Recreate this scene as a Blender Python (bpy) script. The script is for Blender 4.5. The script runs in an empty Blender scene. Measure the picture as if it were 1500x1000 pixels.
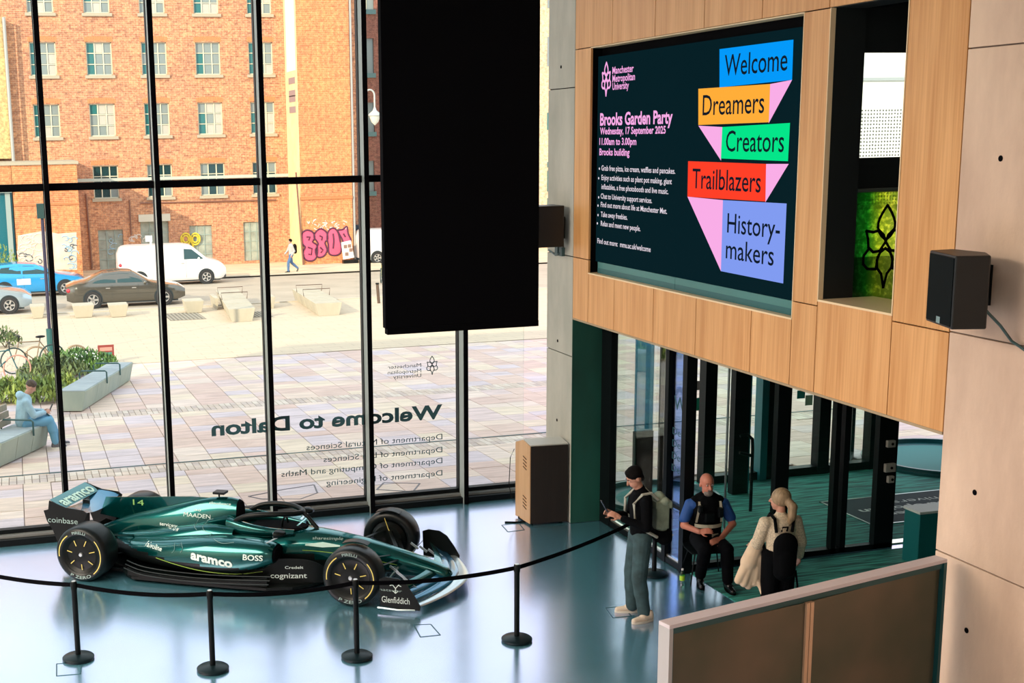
import bpy, bmesh, math, random
import numpy as np
from mathutils import Vector, Matrix
from mathutils.bvhtree import BVHTree
R_ = random.Random(7)
PI = math.pi
SC = bpy.context.scene
COL = SC.collection

# ------------------------------------------------------------------ camera
CAM_F, CAM_PX, CAM_PY, CAM_H = 1911.0, 546.8, 563.8, 5.5
PITCH, ROLL, YAW = .1882, -.0184, -.2647
def _rot():
    cp, sp = math.cos(PITCH), math.sin(PITCH); cr, sr = math.cos(ROLL), math.sin(ROLL); cy, sy = math.cos(YAW), math.sin(YAW)
    Rz = np.array([[cy, sy, 0], [-sy, cy, 0], [0, 0, 1]]); M = np.array([[1, 0, 0], [0, 0, -1], [0, 1, 0]])
    Rx = np.array([[1, 0, 0], [0, cp, -sp], [0, sp, cp]]); Rr = np.array([[cr, -sr, 0], [sr, cr, 0], [0, 0, 1]])
    return Rr @ Rx @ M @ Rz
RM = _rot()
cam = bpy.data.cameras.new('camera'); camo = bpy.data.objects.new('camera', cam); COL.objects.link(camo)
cam.sensor_width = 36; cam.lens = CAM_F / 1500 * 36
cam.shift_x = (750 - CAM_PX) / 1500; cam.shift_y = (CAM_PY - 500) / 1500
cam.clip_start = .05; cam.clip_end = 500
_m = Matrix.Identity(4)
for i in range(3):
    _m[i][0] = RM[0][i]; _m[i][1] = -RM[1][i]; _m[i][2] = -RM[2][i]
_m[2][3] = CAM_H
camo.matrix_world = _m
SC.camera = camo

# ------------------------------------------------------------------ light
SUN_DIR = Vector((3.3, 3.2, -1.8)).normalized()
w = bpy.data.worlds.new('sky'); SC.world = w; w.use_nodes = True
bg = w.node_tree.nodes['Background']; bg.inputs['Color'].default_value = (.82, .90, 1.0, 1); bg.inputs['Strength'].default_value = 2.0
sl = bpy.data.lights.new('sun', 'SUN'); sl.energy = 4.8; sl.angle = .009; sl.color = (1.0, .83, .62)
so = bpy.data.objects.new('sun', sl); COL.objects.link(so); so.rotation_euler = SUN_DIR.to_track_quat('-Z', 'Y').to_euler(); so.location = (-30, -30, 30)
def area(name, loc, sx, sy, power, color, target=None):
    l = bpy.data.lights.new(name, 'AREA'); l.shape = 'RECTANGLE'; l.size = sx; l.size_y = sy; l.energy = power; l.color = color
    o = bpy.data.objects.new(name, l); COL.objects.link(o); o.location = loc
    if target: o.rotation_euler = (Vector(target) - Vector(loc)).to_track_quat('-Z', 'Y').to_euler()
    return o
area('added_fill_light', (-8, 10.5, 8.7), 6, 13, 3600, (1.0, .87, .72))  # both are unseen fill lamps, added to brighten the inner walls
area('added_fill_light', (-3, -2, 8.7), 5, 4, 500, (1.0, .88, .74))
SC.view_settings.view_transform = 'Standard'; SC.view_settings.look = 'None'
SC.view_settings.exposure = 0.0; SC.view_settings.gamma = 1.0; SC.view_settings.use_curve_mapping = False

# ------------------------------------------------------------------ point helpers: a pixel of the photograph on a plane of the place
def ray(x, y): return RM.T @ np.array([(x - CAM_PX) / CAM_F, (y - CAM_PY) / CAM_F, 1])
def onZ(x, y, z=0.0): d = ray(x, y); t = (z - CAM_H) / d[2]; return Vector((d[0] * t, d[1] * t, z))
def onY(x, y, Y): d = ray(x, y); t = Y / d[1]; return Vector((d[0] * t, Y, CAM_H + d[2] * t))
def onX(x, y, X): d = ray(x, y); t = X / d[0]; return Vector((X, d[1] * t, CAM_H + d[2] * t))
GK, GY = .03, 18.3
def gz(Y): return -GK * (Y - GY) if Y > GY else 0.0
def onG(x, y):
    d = ray(x, y); t = (GK * GY - CAM_H) / (d[2] + GK * d[1]); return Vector((d[0] * t, d[1] * t, CAM_H + d[2] * t))

# ------------------------------------------------------------------ materials
MATS = {}
def principled(name):
    m = bpy.data.materials.new(name); m.use_nodes = True
    return m, m.node_tree, m.node_tree.nodes['Principled BSDF']
def mat(name, col, rough=.5, metal=0.0, noise=0.0, scale=8.0, stretch=(1, 1, 1), bump=0.0, spec=None, coat=0.0, emit=0.0, col2=None):
    if name in MATS: return MATS[name]
    m, nt, p = principled(name); N = nt.nodes; L = nt.links
    c = tuple(col) + (1,)
    p.inputs['Base Color'].default_value = c; p.inputs['Roughness'].default_value = rough; p.inputs['Metallic'].default_value = metal
    if spec is not None: p.inputs['Specular IOR Level'].default_value = spec
    if coat: p.inputs['Coat Weight'].default_value = coat; p.inputs['Coat Roughness'].default_value = .06
    if emit: p.inputs['Emission Color'].default_value = c; p.inputs['Emission Strength'].default_value = emit
    if noise or col2:
        tc = N.new('ShaderNodeTexCoord'); mp = N.new('ShaderNodeMapping'); mp.inputs['Scale'].default_value = stretch
        nz = N.new('ShaderNodeTexNoise'); nz.inputs['Scale'].default_value = scale; nz.inputs['Detail'].default_value = 5
        L.new(tc.outputs['Object'], mp.inputs[0]); L.new(mp.outputs[0], nz.inputs['Vector'])
        cr = N.new('ShaderNodeValToRGB'); cr.color_ramp.elements[0].position = .3; cr.color_ramp.elements[1].position = .7
        a = tuple(v * (1 - noise) for v in col) if not col2 else tuple(col2)
        b = tuple(min(1, v * (1 + noise)) for v in col) if not col2 else tuple(col)
        cr.color_ramp.elements[0].color = a + (1,); cr.color_ramp.elements[1].color = b + (1,)
        L.new(nz.outputs['Fac'], cr.inputs[0]); L.new(cr.outputs[0], p.inputs['Base Color'])
        if bump:
            bp = N.new('ShaderNodeBump'); bp.inputs['Strength'].default_value = bump; bp.inputs['Distance'].default_value = .01
            L.new(nz.outputs['Fac'], bp.inputs['Height']); L.new(bp.outputs[0], p.inputs['Normal'])
    MATS[name] = m; return m
def glass_mat(name, tint=(1, 1, 1), refl=.10, rough=.0, maxr=.6):
    if name in MATS: return MATS[name]
    m = bpy.data.materials.new(name); m.use_nodes = True; nt = m.node_tree; N = nt.nodes; L = nt.links; N.clear()
    out = N.new('ShaderNodeOutputMaterial'); mx = N.new('ShaderNodeMixShader'); tr = N.new('ShaderNodeBsdfTransparent'); gl = N.new('ShaderNodeBsdfGlossy')
    tr.inputs['Color'].default_value = tuple(tint) + (1,); gl.inputs['Roughness'].default_value = rough
    lw = N.new('ShaderNodeLayerWeight'); lw.inputs['Blend'].default_value = .12
    ma = N.new('ShaderNodeMath'); ma.operation = 'MULTIPLY_ADD'; ma.inputs[1].default_value = maxr; ma.inputs[2].default_value = refl * .4
    L.new(lw.outputs['Fresnel'], ma.inputs[0]); L.new(ma.outputs[0], mx.inputs[0]); L.new(tr.outputs[0], mx.inputs[1]); L.new(gl.outputs[0], mx.inputs[2]); L.new(mx.outputs[0], out.inputs[0])
    MATS[name] = m; return m
def wood_mat(name, c1, c2, scale=3.0, axis='Z', rough=.45):
    m, nt, p = principled(name); N = nt.nodes; L = nt.links
    tc = N.new('ShaderNodeTexCoord'); oi = N.new('ShaderNodeObjectInfo'); add = N.new('ShaderNodeVectorMath'); add.operation = 'ADD'
    sc = N.new('ShaderNodeVectorMath'); sc.operation = 'SCALE'; sc.inputs['Scale'].default_value = 37.0
    cb = N.new('ShaderNodeCombineXYZ'); L.new(oi.outputs['Random'], cb.inputs[0]); L.new(oi.outputs['Random'], cb.inputs[1]); L.new(cb.outputs[0], sc.inputs[0])
    L.new(tc.outputs['Object'], add.inputs[0]); L.new(sc.outputs[0], add.inputs[1])
    mp = N.new('ShaderNodeMapping'); mp.inputs['Scale'].default_value = (14, 14, .35) if axis == 'Z' else (.35, 14, 14)
    L.new(add.outputs[0], mp.inputs[0])
    nz = N.new('ShaderNodeTexNoise'); nz.inputs['Scale'].default_value = scale; nz.inputs['Detail'].default_value = 6; L.new(mp.outputs[0], nz.inputs['Vector'])
    mp2 = N.new('ShaderNodeMapping'); mp2.inputs['Scale'].default_value = (1.6, 1.6, .12) if axis == 'Z' else (.12, 1.6, 1.6)
    L.new(add.outputs[0], mp2.inputs[0]); n2 = N.new('ShaderNodeTexNoise'); n2.inputs['Scale'].default_value = 4; n2.inputs['Detail'].default_value = 3; L.new(mp2.outputs[0], n2.inputs['Vector'])
    ad = N.new('ShaderNodeMath'); ad.operation = 'MULTIPLY_ADD'; ad.inputs[1].default_value = .45; L.new(nz.outputs['Fac'], ad.inputs[0])
    m2 = N.new('ShaderNodeMath'); m2.operation = 'MULTIPLY'; m2.inputs[1].default_value = .55; L.new(n2.outputs['Fac'], m2.inputs[0]); L.new(m2.outputs[0], ad.inputs[2])
    cr = N.new('ShaderNodeValToRGB'); cr.color_ramp.elements[0].position = .36; cr.color_ramp.elements[1].position = .64
    cr.color_ramp.elements[0].color = tuple(c2) + (1,); cr.color_ramp.elements[1].color = tuple(c1) + (1,)
    L.new(ad.outputs[0], cr.inputs[0]); L.new(cr.outputs[0], p.inputs['Base Color']); p.inputs['Roughness'].default_value = rough
    MATS[name] = m; return m
def brick_mat(name, c1, c2, mortar, bw=.225, bh=.075, patch=None, wallaxis='Y'):
    m, nt, p = principled(name); N = nt.nodes; L = nt.links
    tc = N.new('ShaderNodeTexCoord'); sp = N.new('ShaderNodeSeparateXYZ'); cb = N.new('ShaderNodeCombineXYZ'); L.new(tc.outputs['Object'], sp.inputs[0])
    ad = N.new('ShaderNodeMath'); ad.operation = 'ADD'; L.new(sp.outputs[0], ad.inputs[0]); L.new(sp.outputs[1], ad.inputs[1])
    L.new(ad.outputs[0], cb.inputs[0]); L.new(sp.outputs[2], cb.inputs[1])
    br = N.new('ShaderNodeTexBrick'); br.inputs['Scale'].default_value = 1; br.inputs['Brick Width'].default_value = bw; br.inputs['Row Height'].default_value = bh
    br.inputs['Mortar Size'].default_value = .009; br.inputs['Mortar Smooth'].default_value = .3; br.inputs['Bias'].default_value = -.1
    br.inputs['Color1'].default_value = tuple(c1) + (1,); br.inputs['Color2'].default_value = tuple(c2) + (1,); br.inputs['Mortar'].default_value = tuple(mortar) + (1,)
    L.new(cb.outputs[0], br.inputs['Vector'])
    nz = N.new('ShaderNodeTexNoise'); nz.inputs['Scale'].default_value = .35; nz.inputs['Detail'].default_value = 6; L.new(tc.outputs['Object'], nz.inputs['Vector'])
    mx = N.new('ShaderNodeMix'); mx.data_type = 'RGBA'; mx.blend_type = 'MULTIPLY'; mx.inputs[0].default_value = 1
    cr = N.new('ShaderNodeValToRGB'); cr.color_ramp.elements[0].position = .35; cr.color_ramp.elements[1].position = .65
    cr.color_ramp.elements[0].color = (.86, .86, .90, 1); cr.color_ramp.elements[1].color = (1.08, 1.08, 1.0, 1)
    L.new(nz.outputs['Fac'], cr.inputs[0]); L.new(br.outputs['Color'], mx.inputs[6]); L.new(cr.outputs[0], mx.inputs[7])
    n3 = N.new('ShaderNodeTexNoise'); n3.inputs['Scale'].default_value = 5; n3.inputs['Detail'].default_value = 8; n3.inputs['Roughness'].default_value = .75; L.new(tc.outputs['Object'], n3.inputs['Vector'])
    mx2 = N.new('ShaderNodeMix'); mx2.data_type = 'RGBA'; mx2.blend_type = 'MULTIPLY'; mx2.inputs[0].default_value = 1
    c3 = N.new('ShaderNodeValToRGB'); c3.color_ramp.elements[0].position = .38; c3.color_ramp.elements[1].position = .6
    c3.color_ramp.elements[0].color = (.60, .56, .6, 1); c3.color_ramp.elements[1].color = (1.18, 1.18, 1.14, 1)
    L.new(n3.outputs['Fac'], c3.inputs[0]); L.new(mx.outputs[2], mx2.inputs[6]); L.new(c3.outputs[0], mx2.inputs[7])
    L.new(mx2.outputs[2], p.inputs['Base Color']); p.inputs['Roughness'].default_value = .9; p.inputs['Specular IOR Level'].default_value = .2
    MATS[name] = m; return m
def concrete_mat(name, c1, c2, scale=1.3, rough=.75, pits=True):
    m, nt, p = principled(name); N = nt.nodes; L = nt.links
    tc = N.new('ShaderNodeTexCoord'); n1 = N.new('ShaderNodeTexNoise'); n1.inputs['Scale'].default_value = scale; n1.inputs['Detail'].default_value = 9; n1.inputs['Roughness'].default_value = .62
    mp = N.new('ShaderNodeMapping'); mp.inputs['Scale'].default_value = (1, 1, .35); L.new(tc.outputs['Object'], mp.inputs[0]); L.new(mp.outputs[0], n1.inputs['Vector'])
    cr = N.new('ShaderNodeValToRGB'); cr.color_ramp.elements[0].position = .34; cr.color_ramp.elements[1].position = .66
    cr.color_ramp.elements[0].color = tuple(c2) + (1,); cr.color_ramp.elements[1].color = tuple(c1) + (1,)
    L.new(n1.outputs['Fac'], cr.inputs[0]); L.new(cr.outputs[0], p.inputs['Base Color']); p.inputs['Roughness'].default_value = rough; p.inputs['Specular IOR Level'].default_value = .3
    bp = N.new('ShaderNodeBump'); bp.inputs['Strength'].default_value = .15; bp.inputs['Distance'].default_value = .01; n2 = N.new('ShaderNodeTexNoise'); n2.inputs['Scale'].default_value = 35; L.new(tc.outputs['Object'], n2.inputs['Vector'])
    L.new(n2.outputs['Fac'], bp.inputs['Height']); L.new(bp.outputs[0], p.inputs['Normal'])
    MATS[name] = m; return m

# ------------------------------------------------------------------ mesh builder
def frame_of(d):
    d = Vector(d).normalized(); a = Vector((0, 0, 1)) if abs(d.z) < .9 else Vector((1, 0, 0))
    s = d.cross(a).normalized(); return s, s.cross(d).normalized()
class MB:
    def __init__(s): s.v = []; s.f = []; s.mi = []; s.cur = 0
    def add(s, vs, fs):
        o = len(s.v); s.v += [tuple(v) for v in vs]; s.f += [tuple(i + o for i in f) for f in fs]; s.mi += [s.cur] * len(fs); return s
    def box(s, x0, x1, y0, y1, z0, z1):
        x0, x1 = min(x0, x1), max(x0, x1); y0, y1 = min(y0, y1), max(y0, y1); z0, z1 = min(z0, z1), max(z0, z1)
        return s.add([(x0, y0, z0), (x1, y0, z0), (x1, y1, z0), (x0, y1, z0), (x0, y0, z1), (x1, y0, z1), (x1, y1, z1), (x0, y1, z1)],
                     [(0, 3, 2, 1), (4, 5, 6, 7), (0, 1, 5, 4), (1, 2, 6, 5), (2, 3, 7, 6), (3, 0, 4, 7)])
    def beam(s, p0, p1, w, h, up=(0, 0, 1)):
        p0, p1 = Vector(p0), Vector(p1); d = (p1 - p0).normalized(); u = Vector(up)
        if abs(d.dot(u)) > .95: u = Vector((0, 1, 0))
        a = d.cross(u).normalized() * (w / 2); b = a.cross(d).normalized() * (h / 2)
        vs = [p + q for p in (p0, p1) for q in (-a - b, a - b, a + b, -a + b)]
        return s.add(vs, [(0, 3, 2, 1), (4, 5, 6, 7), (0, 1, 5, 4), (1, 2, 6, 5), (2, 3, 7, 6), (3, 0, 4, 7)])
    def loft(s, rings, caps=True, closed=True):
        n = len(rings[0]); o = []
        vs = [v for r in rings for v in r]; fs = []
        for i in range(len(rings) - 1):
            for j in range(n if closed else n - 1):
                k = (j + 1) % n; fs.append((i * n + j, i * n + k, (i + 1) * n + k, (i + 1) * n + j))
        if caps: fs.append(tuple(range(n - 1, -1, -1))); fs.append(tuple((len(rings) - 1) * n + j for j in range(n)))
        return s.add(vs, fs)
    def cyl(s, p0, p1, r0, r1=None, n=12, caps=True):
        r1 = r0 if r1 is None else r1; p0, p1 = Vector(p0), Vector(p1); a, b = frame_of(p1 - p0)
        R = [[p + (a * math.cos(t) + b * math.sin(t)) * r for t in [2 * PI * i / n for i in range(n)]] for p, r in ((p0, r0), (p1, r1))]
        return s.loft(R, caps)
    def tube(s, pts, r, n=8, closed=False):
        pts = [Vector(p) for p in pts]; rr = r if isinstance(r, (list, tuple)) else [r] * len(pts); R = []
        for i, p in enumerate(pts):
            d = (pts[min(i + 1, len(pts) - 1)] - pts[max(i - 1, 0)])
            if closed: d = pts[(i + 1) % len(pts)] - pts[i - 1]
            a, b = frame_of(d)
            R.append([p + (a * math.cos(2 * PI * j / n) + b * math.sin(2 * PI * j / n)) * rr[i] for j in range(n)])
        if closed: R.append(R[0])
        return s.loft(R, not closed)
    def lathe(s, prof, c=(0, 0, 0), axis='Z', n=24, caps=False):
        c = Vector(c); R = []
        for r, h in prof:
            ring = []
            for i in range(n):
                t = 2 * PI * i / n; a, b = r * math.cos(t), r * math.sin(t)
                ring.append(c + (Vector((a, b, h)) if axis == 'Z' else Vector((b, h, a)) if axis == 'Y' else Vector((h, a, b))))
            R.append(ring)
        return s.loft(R, caps)
    def prism(s, outline, vec):
        vec = Vector(vec); n = len(outline); a = [Vector(p) for p in outline]
        vs = a + [p + vec for p in a]; fs = [tuple(range(n - 1, -1, -1)), tuple(range(n, 2 * n))] + [(i, (i + 1) % n, n + (i + 1) % n, n + i) for i in range(n)]
        return s.add(vs, fs)
    def quad(s, *p): return s.add(list(p), [tuple(range(len(p)))])
    def sphere(s, c, r, n=10, m=7, sc=(1, 1, 1), rot=None):
        c = Vector(c); R = []
        for i in range(m + 1):
            t = PI * i / m; rr = max(math.sin(t), .02)
            ring = []
            for j in range(n):
                q = Vector((rr * math.cos(2 * PI * j / n) * r * sc[0], rr * math.sin(2 * PI * j / n) * r * sc[1], -math.cos(t) * r * sc[2]))
                if rot: q = rot @ q
                ring.append(c + q)
            R.append(ring)
        return s.loft(R, True)
    def xf(s, M): s.v = [tuple(M @ Vector(v)) for v in s.v]; return s
    def build(s, name, m, parent=None, smooth=False, bevel=0, w=True, fix=True):
        me = bpy.data.meshes.new(name)
        off = parent_loc(parent) if (parent is not None and w) else None
        vs = s.v if off is None else [(v[0] - off[0], v[1] - off[1], v[2] - off[2]) for v in s.v]
        me.from_pydata(vs, [], s.f)
        for mm in (m if isinstance(m, (list, tuple)) else [m]): me.materials.append(mm)
        if isinstance(m, (list, tuple)): me.polygons.foreach_set('material_index', s.mi)
        if fix:
            b = bmesh.new(); b.from_mesh(me); bmesh.ops.recalc_face_normals(b, faces=b.faces); b.to_mesh(me); b.free()
        if smooth: shade(me)
        o = bpy.data.objects.new(name, me); COL.objects.link(o)
        if parent is not None: o.parent = parent
        if bevel:
            bv = o.modifiers.new('bevel', 'BEVEL'); bv.width = bevel; bv.segments = 2; bv.limit_method = 'ANGLE'
        return o
def parent_loc(p):
    L = Vector(p.location)
    while p.parent is not None: p = p.parent; L = L + Vector(p.location)
    return L
def shade(me, ang=.7):
    me.polygons.foreach_set('use_smooth', [True] * len(me.polygons))
    try: me.set_sharp_from_angle(angle=ang)
    except Exception: pass
def tag(o, label=None, cat=None, group=None, kind=None):
    if label: o['label'] = label
    if cat: o['category'] = cat
    if group: o['group'] = group
    if kind: o['kind'] = kind
    return o
def empty(name, loc=(0, 0, 0), rz=0.0, label=None, cat=None, group=None, kind=None):
    o = bpy.data.objects.new(name, None); COL.objects.link(o); o.location = loc; o.rotation_euler = (0, 0, rz); o.empty_display_size = .1
    return tag(o, label, cat, group, kind)
def copy_tree(o, parent=None):
    c = o.copy(); COL.objects.link(c); c.parent = parent
    for ch in [x for x in o.children]: copy_tree(ch, c)
    return c
_dg = None
def evaluated(o):
    dg = bpy.context.evaluated_depsgraph_get(); dg.update(); return bpy.data.meshes.new_from_object(o.evaluated_get(dg))
def text_geo(body, bold=0.0, depth=0.0, align='LEFT'):
    c = bpy.data.curves.new('t', 'FONT'); c.body = body; c.size = 1; c.offset = bold; c.extrude = depth; c.align_x = 'LEFT'; c.resolution_u = 3
    c.space_line = 1.0
    o = bpy.data.objects.new('t', c); COL.objects.link(o); me = evaluated(o); bpy.data.objects.remove(o); bpy.data.curves.remove(c)
    vs = [tuple(v.co) for v in me.vertices]; fs = [tuple(p.vertices) for p in me.polygons]; bpy.data.meshes.remove(me)
    return vs, fs
def text_mb(mb, body, org, right, up, width=None, height=None, bold=0.0, thick=.0, capref=.69):
    """letters laid on a plane: org = left end of the base line, right/up = unit vectors, height = cap height"""
    vs, fs = text_geo(body, bold)
    if not vs: return mb
    x0 = min(v[0] for v in vs); x1 = max(v[0] for v in vs)
    sy = height / capref; sx = (width / (x1 - x0)) if width else sy
    org, right, up = Vector(org), Vector(right), Vector(up); n = right.cross(up) * thick
    mb.add([org + right * ((v[0] - x0) * sx) + up * (v[1] * sy) + n for v in vs], fs)
    return mb
# ------------------------------------------------------------------ materials used widely
M_oak = wood_mat('oak_veneer', (.80, .43, .17), (.60, .27, .08))
M_oakedge = mat('pale_edge', (.86, .66, .40), .5)
M_conc = concrete_mat('fair_faced_concrete', (.78, .58, .44), (.58, .41, .31))
M_conc2 = concrete_mat('grey_concrete', (.60, .58, .50), (.42, .42, .36))
M_black = mat('black_metal', (.003, .005, .006), .45, 0, spec=.15)
M_blackm = mat('matte_black', (.002, .002, .003), .85, 0, spec=.05)
M_fin = mat('grey_fin_metal', (.30, .34, .32), .45, .1)
M_white = mat('white_paint', (.80, .79, .76), .5)
M_glass = glass_mat('clear_glass', (.97, 1.0, .985), .05)
M_glassg = glass_mat('greenish_glass', (.80, .97, .90), .10)
M_vest = glass_mat('door_glass', (.95, 1.0, .96), .08, maxr=.35)
def st(o): o['kind'] = 'structure'; return o
WX = 7.40; CEIL = 8.8

# floor: polished terrazzo with a clear reflective seal
m, nt, p = principled('polished_floor'); N = nt.nodes; L = nt.links
tc = N.new('ShaderNodeTexCoord'); nz = N.new('ShaderNodeTexNoise'); nz.inputs['Scale'].default_value = 60; nz.inputs['Detail'].default_value = 2
n2 = N.new('ShaderNodeTexNoise'); n2.inputs['Scale'].default_value = .7; n2.inputs['Detail'].default_value = 4
L.new(tc.outputs['Object'], nz.inputs['Vector']); L.new(tc.outputs['Object'], n2.inputs['Vector'])
cr = N.new('ShaderNodeValToRGB'); cr.color_ramp.elements[0].position = .4; cr.color_ramp.elements[1].position = .62
cr.color_ramp.elements[0].color = (.07, .29, .38, 1); cr.color_ramp.elements[1].color = (.15, .43, .54, 1); L.new(nz.outputs['Fac'], cr.inputs[0])
N.remove(p); out = N['Material Output']; df = N.new('ShaderNodeBsdfDiffuse'); gl = N.new('ShaderNodeBsdfGlossy'); gl.inputs['Color'].default_value = (.86, .80, 1.0, 1); ms = N.new('ShaderNodeMixShader'); lw = N.new('ShaderNodeLayerWeight'); lw.inputs['Blend'].default_value = .5
fm = N.new('ShaderNodeMapRange'); fm.inputs[1].default_value = 0; fm.inputs[2].default_value = .8; fm.inputs[3].default_value = .10; fm.inputs[4].default_value = .80; L.new(lw.outputs['Facing'], fm.inputs[0]); L.new(fm.outputs[0], ms.inputs[0]); L.new(cr.outputs[0], df.inputs[0]); L.new(df.outputs[0], ms.inputs[1]); L.new(gl.outputs[0], ms.inputs[2]); L.new(ms.outputs[0], out.inputs[0])
rr = N.new('ShaderNodeMapRange'); rr.inputs[3].default_value = .14; rr.inputs[4].default_value = .26; L.new(n2.outputs['Fac'], rr.inputs[0]); L.new(rr.outputs[0], gl.inputs['Roughness'])
M_floor = m
fl = MB(); fl.box(-12, WX + .45, -6, 18.3, -.3, 0); fl.box(WX + .45, 16, -6, 14.36, -.3, -.002); floor = st(fl.build('floor', M_floor))
# lobby carpet
m, nt, p = principled('ribbed_carpet'); N = nt.nodes; L = nt.links
tc = N.new('ShaderNodeTexCoord'); sp = N.new('ShaderNodeSeparateXYZ'); L.new(tc.outputs['Object'], sp.inputs[0])
wv = N.new('ShaderNodeTexNoise'); mp = N.new('ShaderNodeMapping'); mp.inputs['Scale'].default_value = (1.2, 16, 1); L.new(tc.outputs['Object'], mp.inputs[0]); L.new(mp.outputs[0], wv.inputs['Vector']); wv.inputs['Scale'].default_value = 1.3; wv.inputs['Detail'].default_value = 3
cr = N.new('ShaderNodeValToRGB'); cr.color_ramp.elements[0].position = .4; cr.color_ramp.elements[1].position = .6
cr.color_ramp.elements[0].color = (.008, .10, .09, 1); cr.color_ramp.elements[1].color = (.05, .40, .32, 1); L.new(wv.outputs['Fac'], cr.inputs[0]); L.new(cr.outputs[0], p.inputs['Base Color'])
p.inputs['Roughness'].default_value = .8
M_carpet = m
cp = MB(); cp.box(7.95, 16, 5.0, 14.2, -.1, .006); cp.box(WX + .5, 16, 14.36, 18.1, -.3, .004)
tag(cp.build('floor_carpet', M_carpet), kind='structure')
# ceiling, back and left walls, roof mass (they keep the sun out and hold the room's light)
M_inner = mat('inner_plaster', (.50, .42, .36), .9)
st(MB().box(-12, 16, -6, 18.5, CEIL, 10.3).build('ceiling', M_inner))
st(MB().box(-12.3, 16.3, -6.3, -6, -.3, 10.3).build('wall_back', M_inner))
st(MB().box(-12.3, -12, -6, 18.5, -.3, 10.3).build('wall_left', M_inner))
st(MB().box(16, 16.3, -6, 18.5, 0, 10.3).build('wall_far_right', M_inner))
# upper floor above the lobby
st(MB().box(WX + .6, 16, -6, 18.2, 3.0, 3.45).build('floor_upper', mat('dark_soffit', (.03, .05, .05), .8)))

# ---------------------------------------------------- right wall: pier, oak panels, fair faced concrete
pier = empty('wall_pier', (WX, 17.1, 0)); st(pier)
def pier_block(z0, z1): return MB().box(WX, WX + .46, 16.65, 17.55, z0 + .006, z1 - .006).build('concrete_panel', M_conc2, pier, bevel=.004)
for z0, z1 in ((0, 2.42), (2.42, 3.82), (3.82, 6.1), (6.1, CEIL)): pier_block(z0, z1)
MB().box(WX + .02, WX + .44, 16.67, 17.53, 0, CEIL).build('joint_core', M_blackm, pier)
for x, y in ((817, 499), (816, 615), (822, 98)):
    q = onX(x, y, WX); MB().cyl((WX - .004, q.y, q.z), (WX + .01, q.y, q.z), .022, n=12).build('tie_hole', M_blackm, pier)
MB().box(WX + .003, WX + .455, 16.635, 16.652, .006, 2.96).build('pier_shade_sheet', mat('pier_shade_sheet', (.008, .075, .055), .5, noise=.4, scale=1.5, stretch=(1, 1, .4)), pier)  # added sheet, its dark green is the shade under the overhang, painted
conc = empty('wall_right', (WX, 4, 0)); st(conc)
for z0, z1 in ((0, 1.95), (1.95, 3.83), (3.83, 6.1), (6.1, CEIL)):
    for y0, y1 in ((6.6, 9.05), (4.1, 6.6), (1.6, 4.1), (-.9, 1.6), (-6, -.9)):
        MB().box(WX, WX + .6, y0 + .005, y1 - .005, z0 + .006, z1 - .006).build('concrete_panel', M_conc, conc, bevel=.003)
MB().box(WX + .02, WX + .58, -6, 9.04, 0, CEIL).build('joint_core', mat('joint_grey', (.16, .12, .10), .9), conc)
for x, y in ((1466, 232), (1428, 721), (1416, 923)):
    q = onX(x, y, WX); MB().cyl((WX - .004, q.y, q.z), (WX + .01, q.y, q.z), .024, n=12).build('tie_hole', M_blackm, conc)

oak = empty('wall_oak', (WX, 12.8, 3)); st(oak)
def opanel(y0, y1, z0, z1, gap=.006):
    MB().box(WX, WX + .03, y0 + gap, y1 - gap, z0 + gap, z1 - gap).build('oak_panel', M_oak, oak)
ZB, ZJ, ZS, ZT = 2.97, 3.82, 3.65, 6.59
SY0, SY1 = 11.33, 16.14            # screen opening
ys = [16.64, 15.52, 14.37, 13.23, 12.07, 10.93, 9.8, 9.05]
for a, b in zip(ys[:-1], ys[1:]): opanel(b, a, ZT, 7.7); opanel(b, a, 7.7, CEIL)
opanel(SY1, 16.64, ZJ, ZT); opanel(SY1, 16.64, ZB, ZJ)
opanel(10.91, SY0, ZJ, ZT); opanel(10.91, SY0, ZB, ZJ)
opanel(9.05, 9.79, ZJ, ZT); opanel(9.05, 9.79, ZB, ZJ)
opanel(9.79, 10.91, ZB, 3.88)
for a, b in zip([SY1, 15.34, 14.26, 13.23, 12.07], [15.34, 14.26, 13.23, 12.07, SY0]): opanel(b, a, ZB, ZS)
# backing and reveals
bk = MB(); bk.box(WX + .03, WX + .6, 9.05, 9.79, ZB + .01, CEIL); bk.box(WX + .03, WX + .6, 9.79, 10.91, ZB + .01, 3.86); bk.box(WX + .03, WX + .6, 9.79, 16.64, ZT + .01, CEIL)
bk.box(WX + .03, WX + .3, 10.93, SY0, ZB + .01, CEIL); bk.box(WX + .03, WX + .6, SY0, SY1, ZB + .01, ZS - .02); bk.box(WX + .03, WX + .6, SY1, 16.64, ZB + .01, CEIL)
bk.box(WX + .3, WX + .6, SY0, SY1, ZS, ZT)
bk.build('panel_backing', M_blackm, oak)
MB().box(WX + .0, WX + .62, 9.06, 16.64, ZB - .02, ZB + .004).build('soffit_edge', mat('soffit_board', (.40, .30, .18), .6), oak)
MB().box(WX - .004, WX + .30, SY0, SY1, ZS - .018, ZS).build('ledge', M_oakedge, oak)
MB().box(WX - .004, WX + .30, SY0, SY1, ZT - .012, ZT).build('head_trim', M_oakedge, oak)
MB().box(WX - .004, WX + .62, 9.79, 10.91, 3.865, 3.885).build('ledge', M_oakedge, oak)
for y in (10.905, 9.795): MB().box(WX - .004, WX + .05, y - .006, y + .006, 3.88, ZT).build('edge_trim', M_oakedge, oak)
MB().box(WX - .003, WX + .05, SY0 - .006, SY0 + .006, ZS, ZT).build('edge_trim', M_oakedge, oak)
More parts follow.
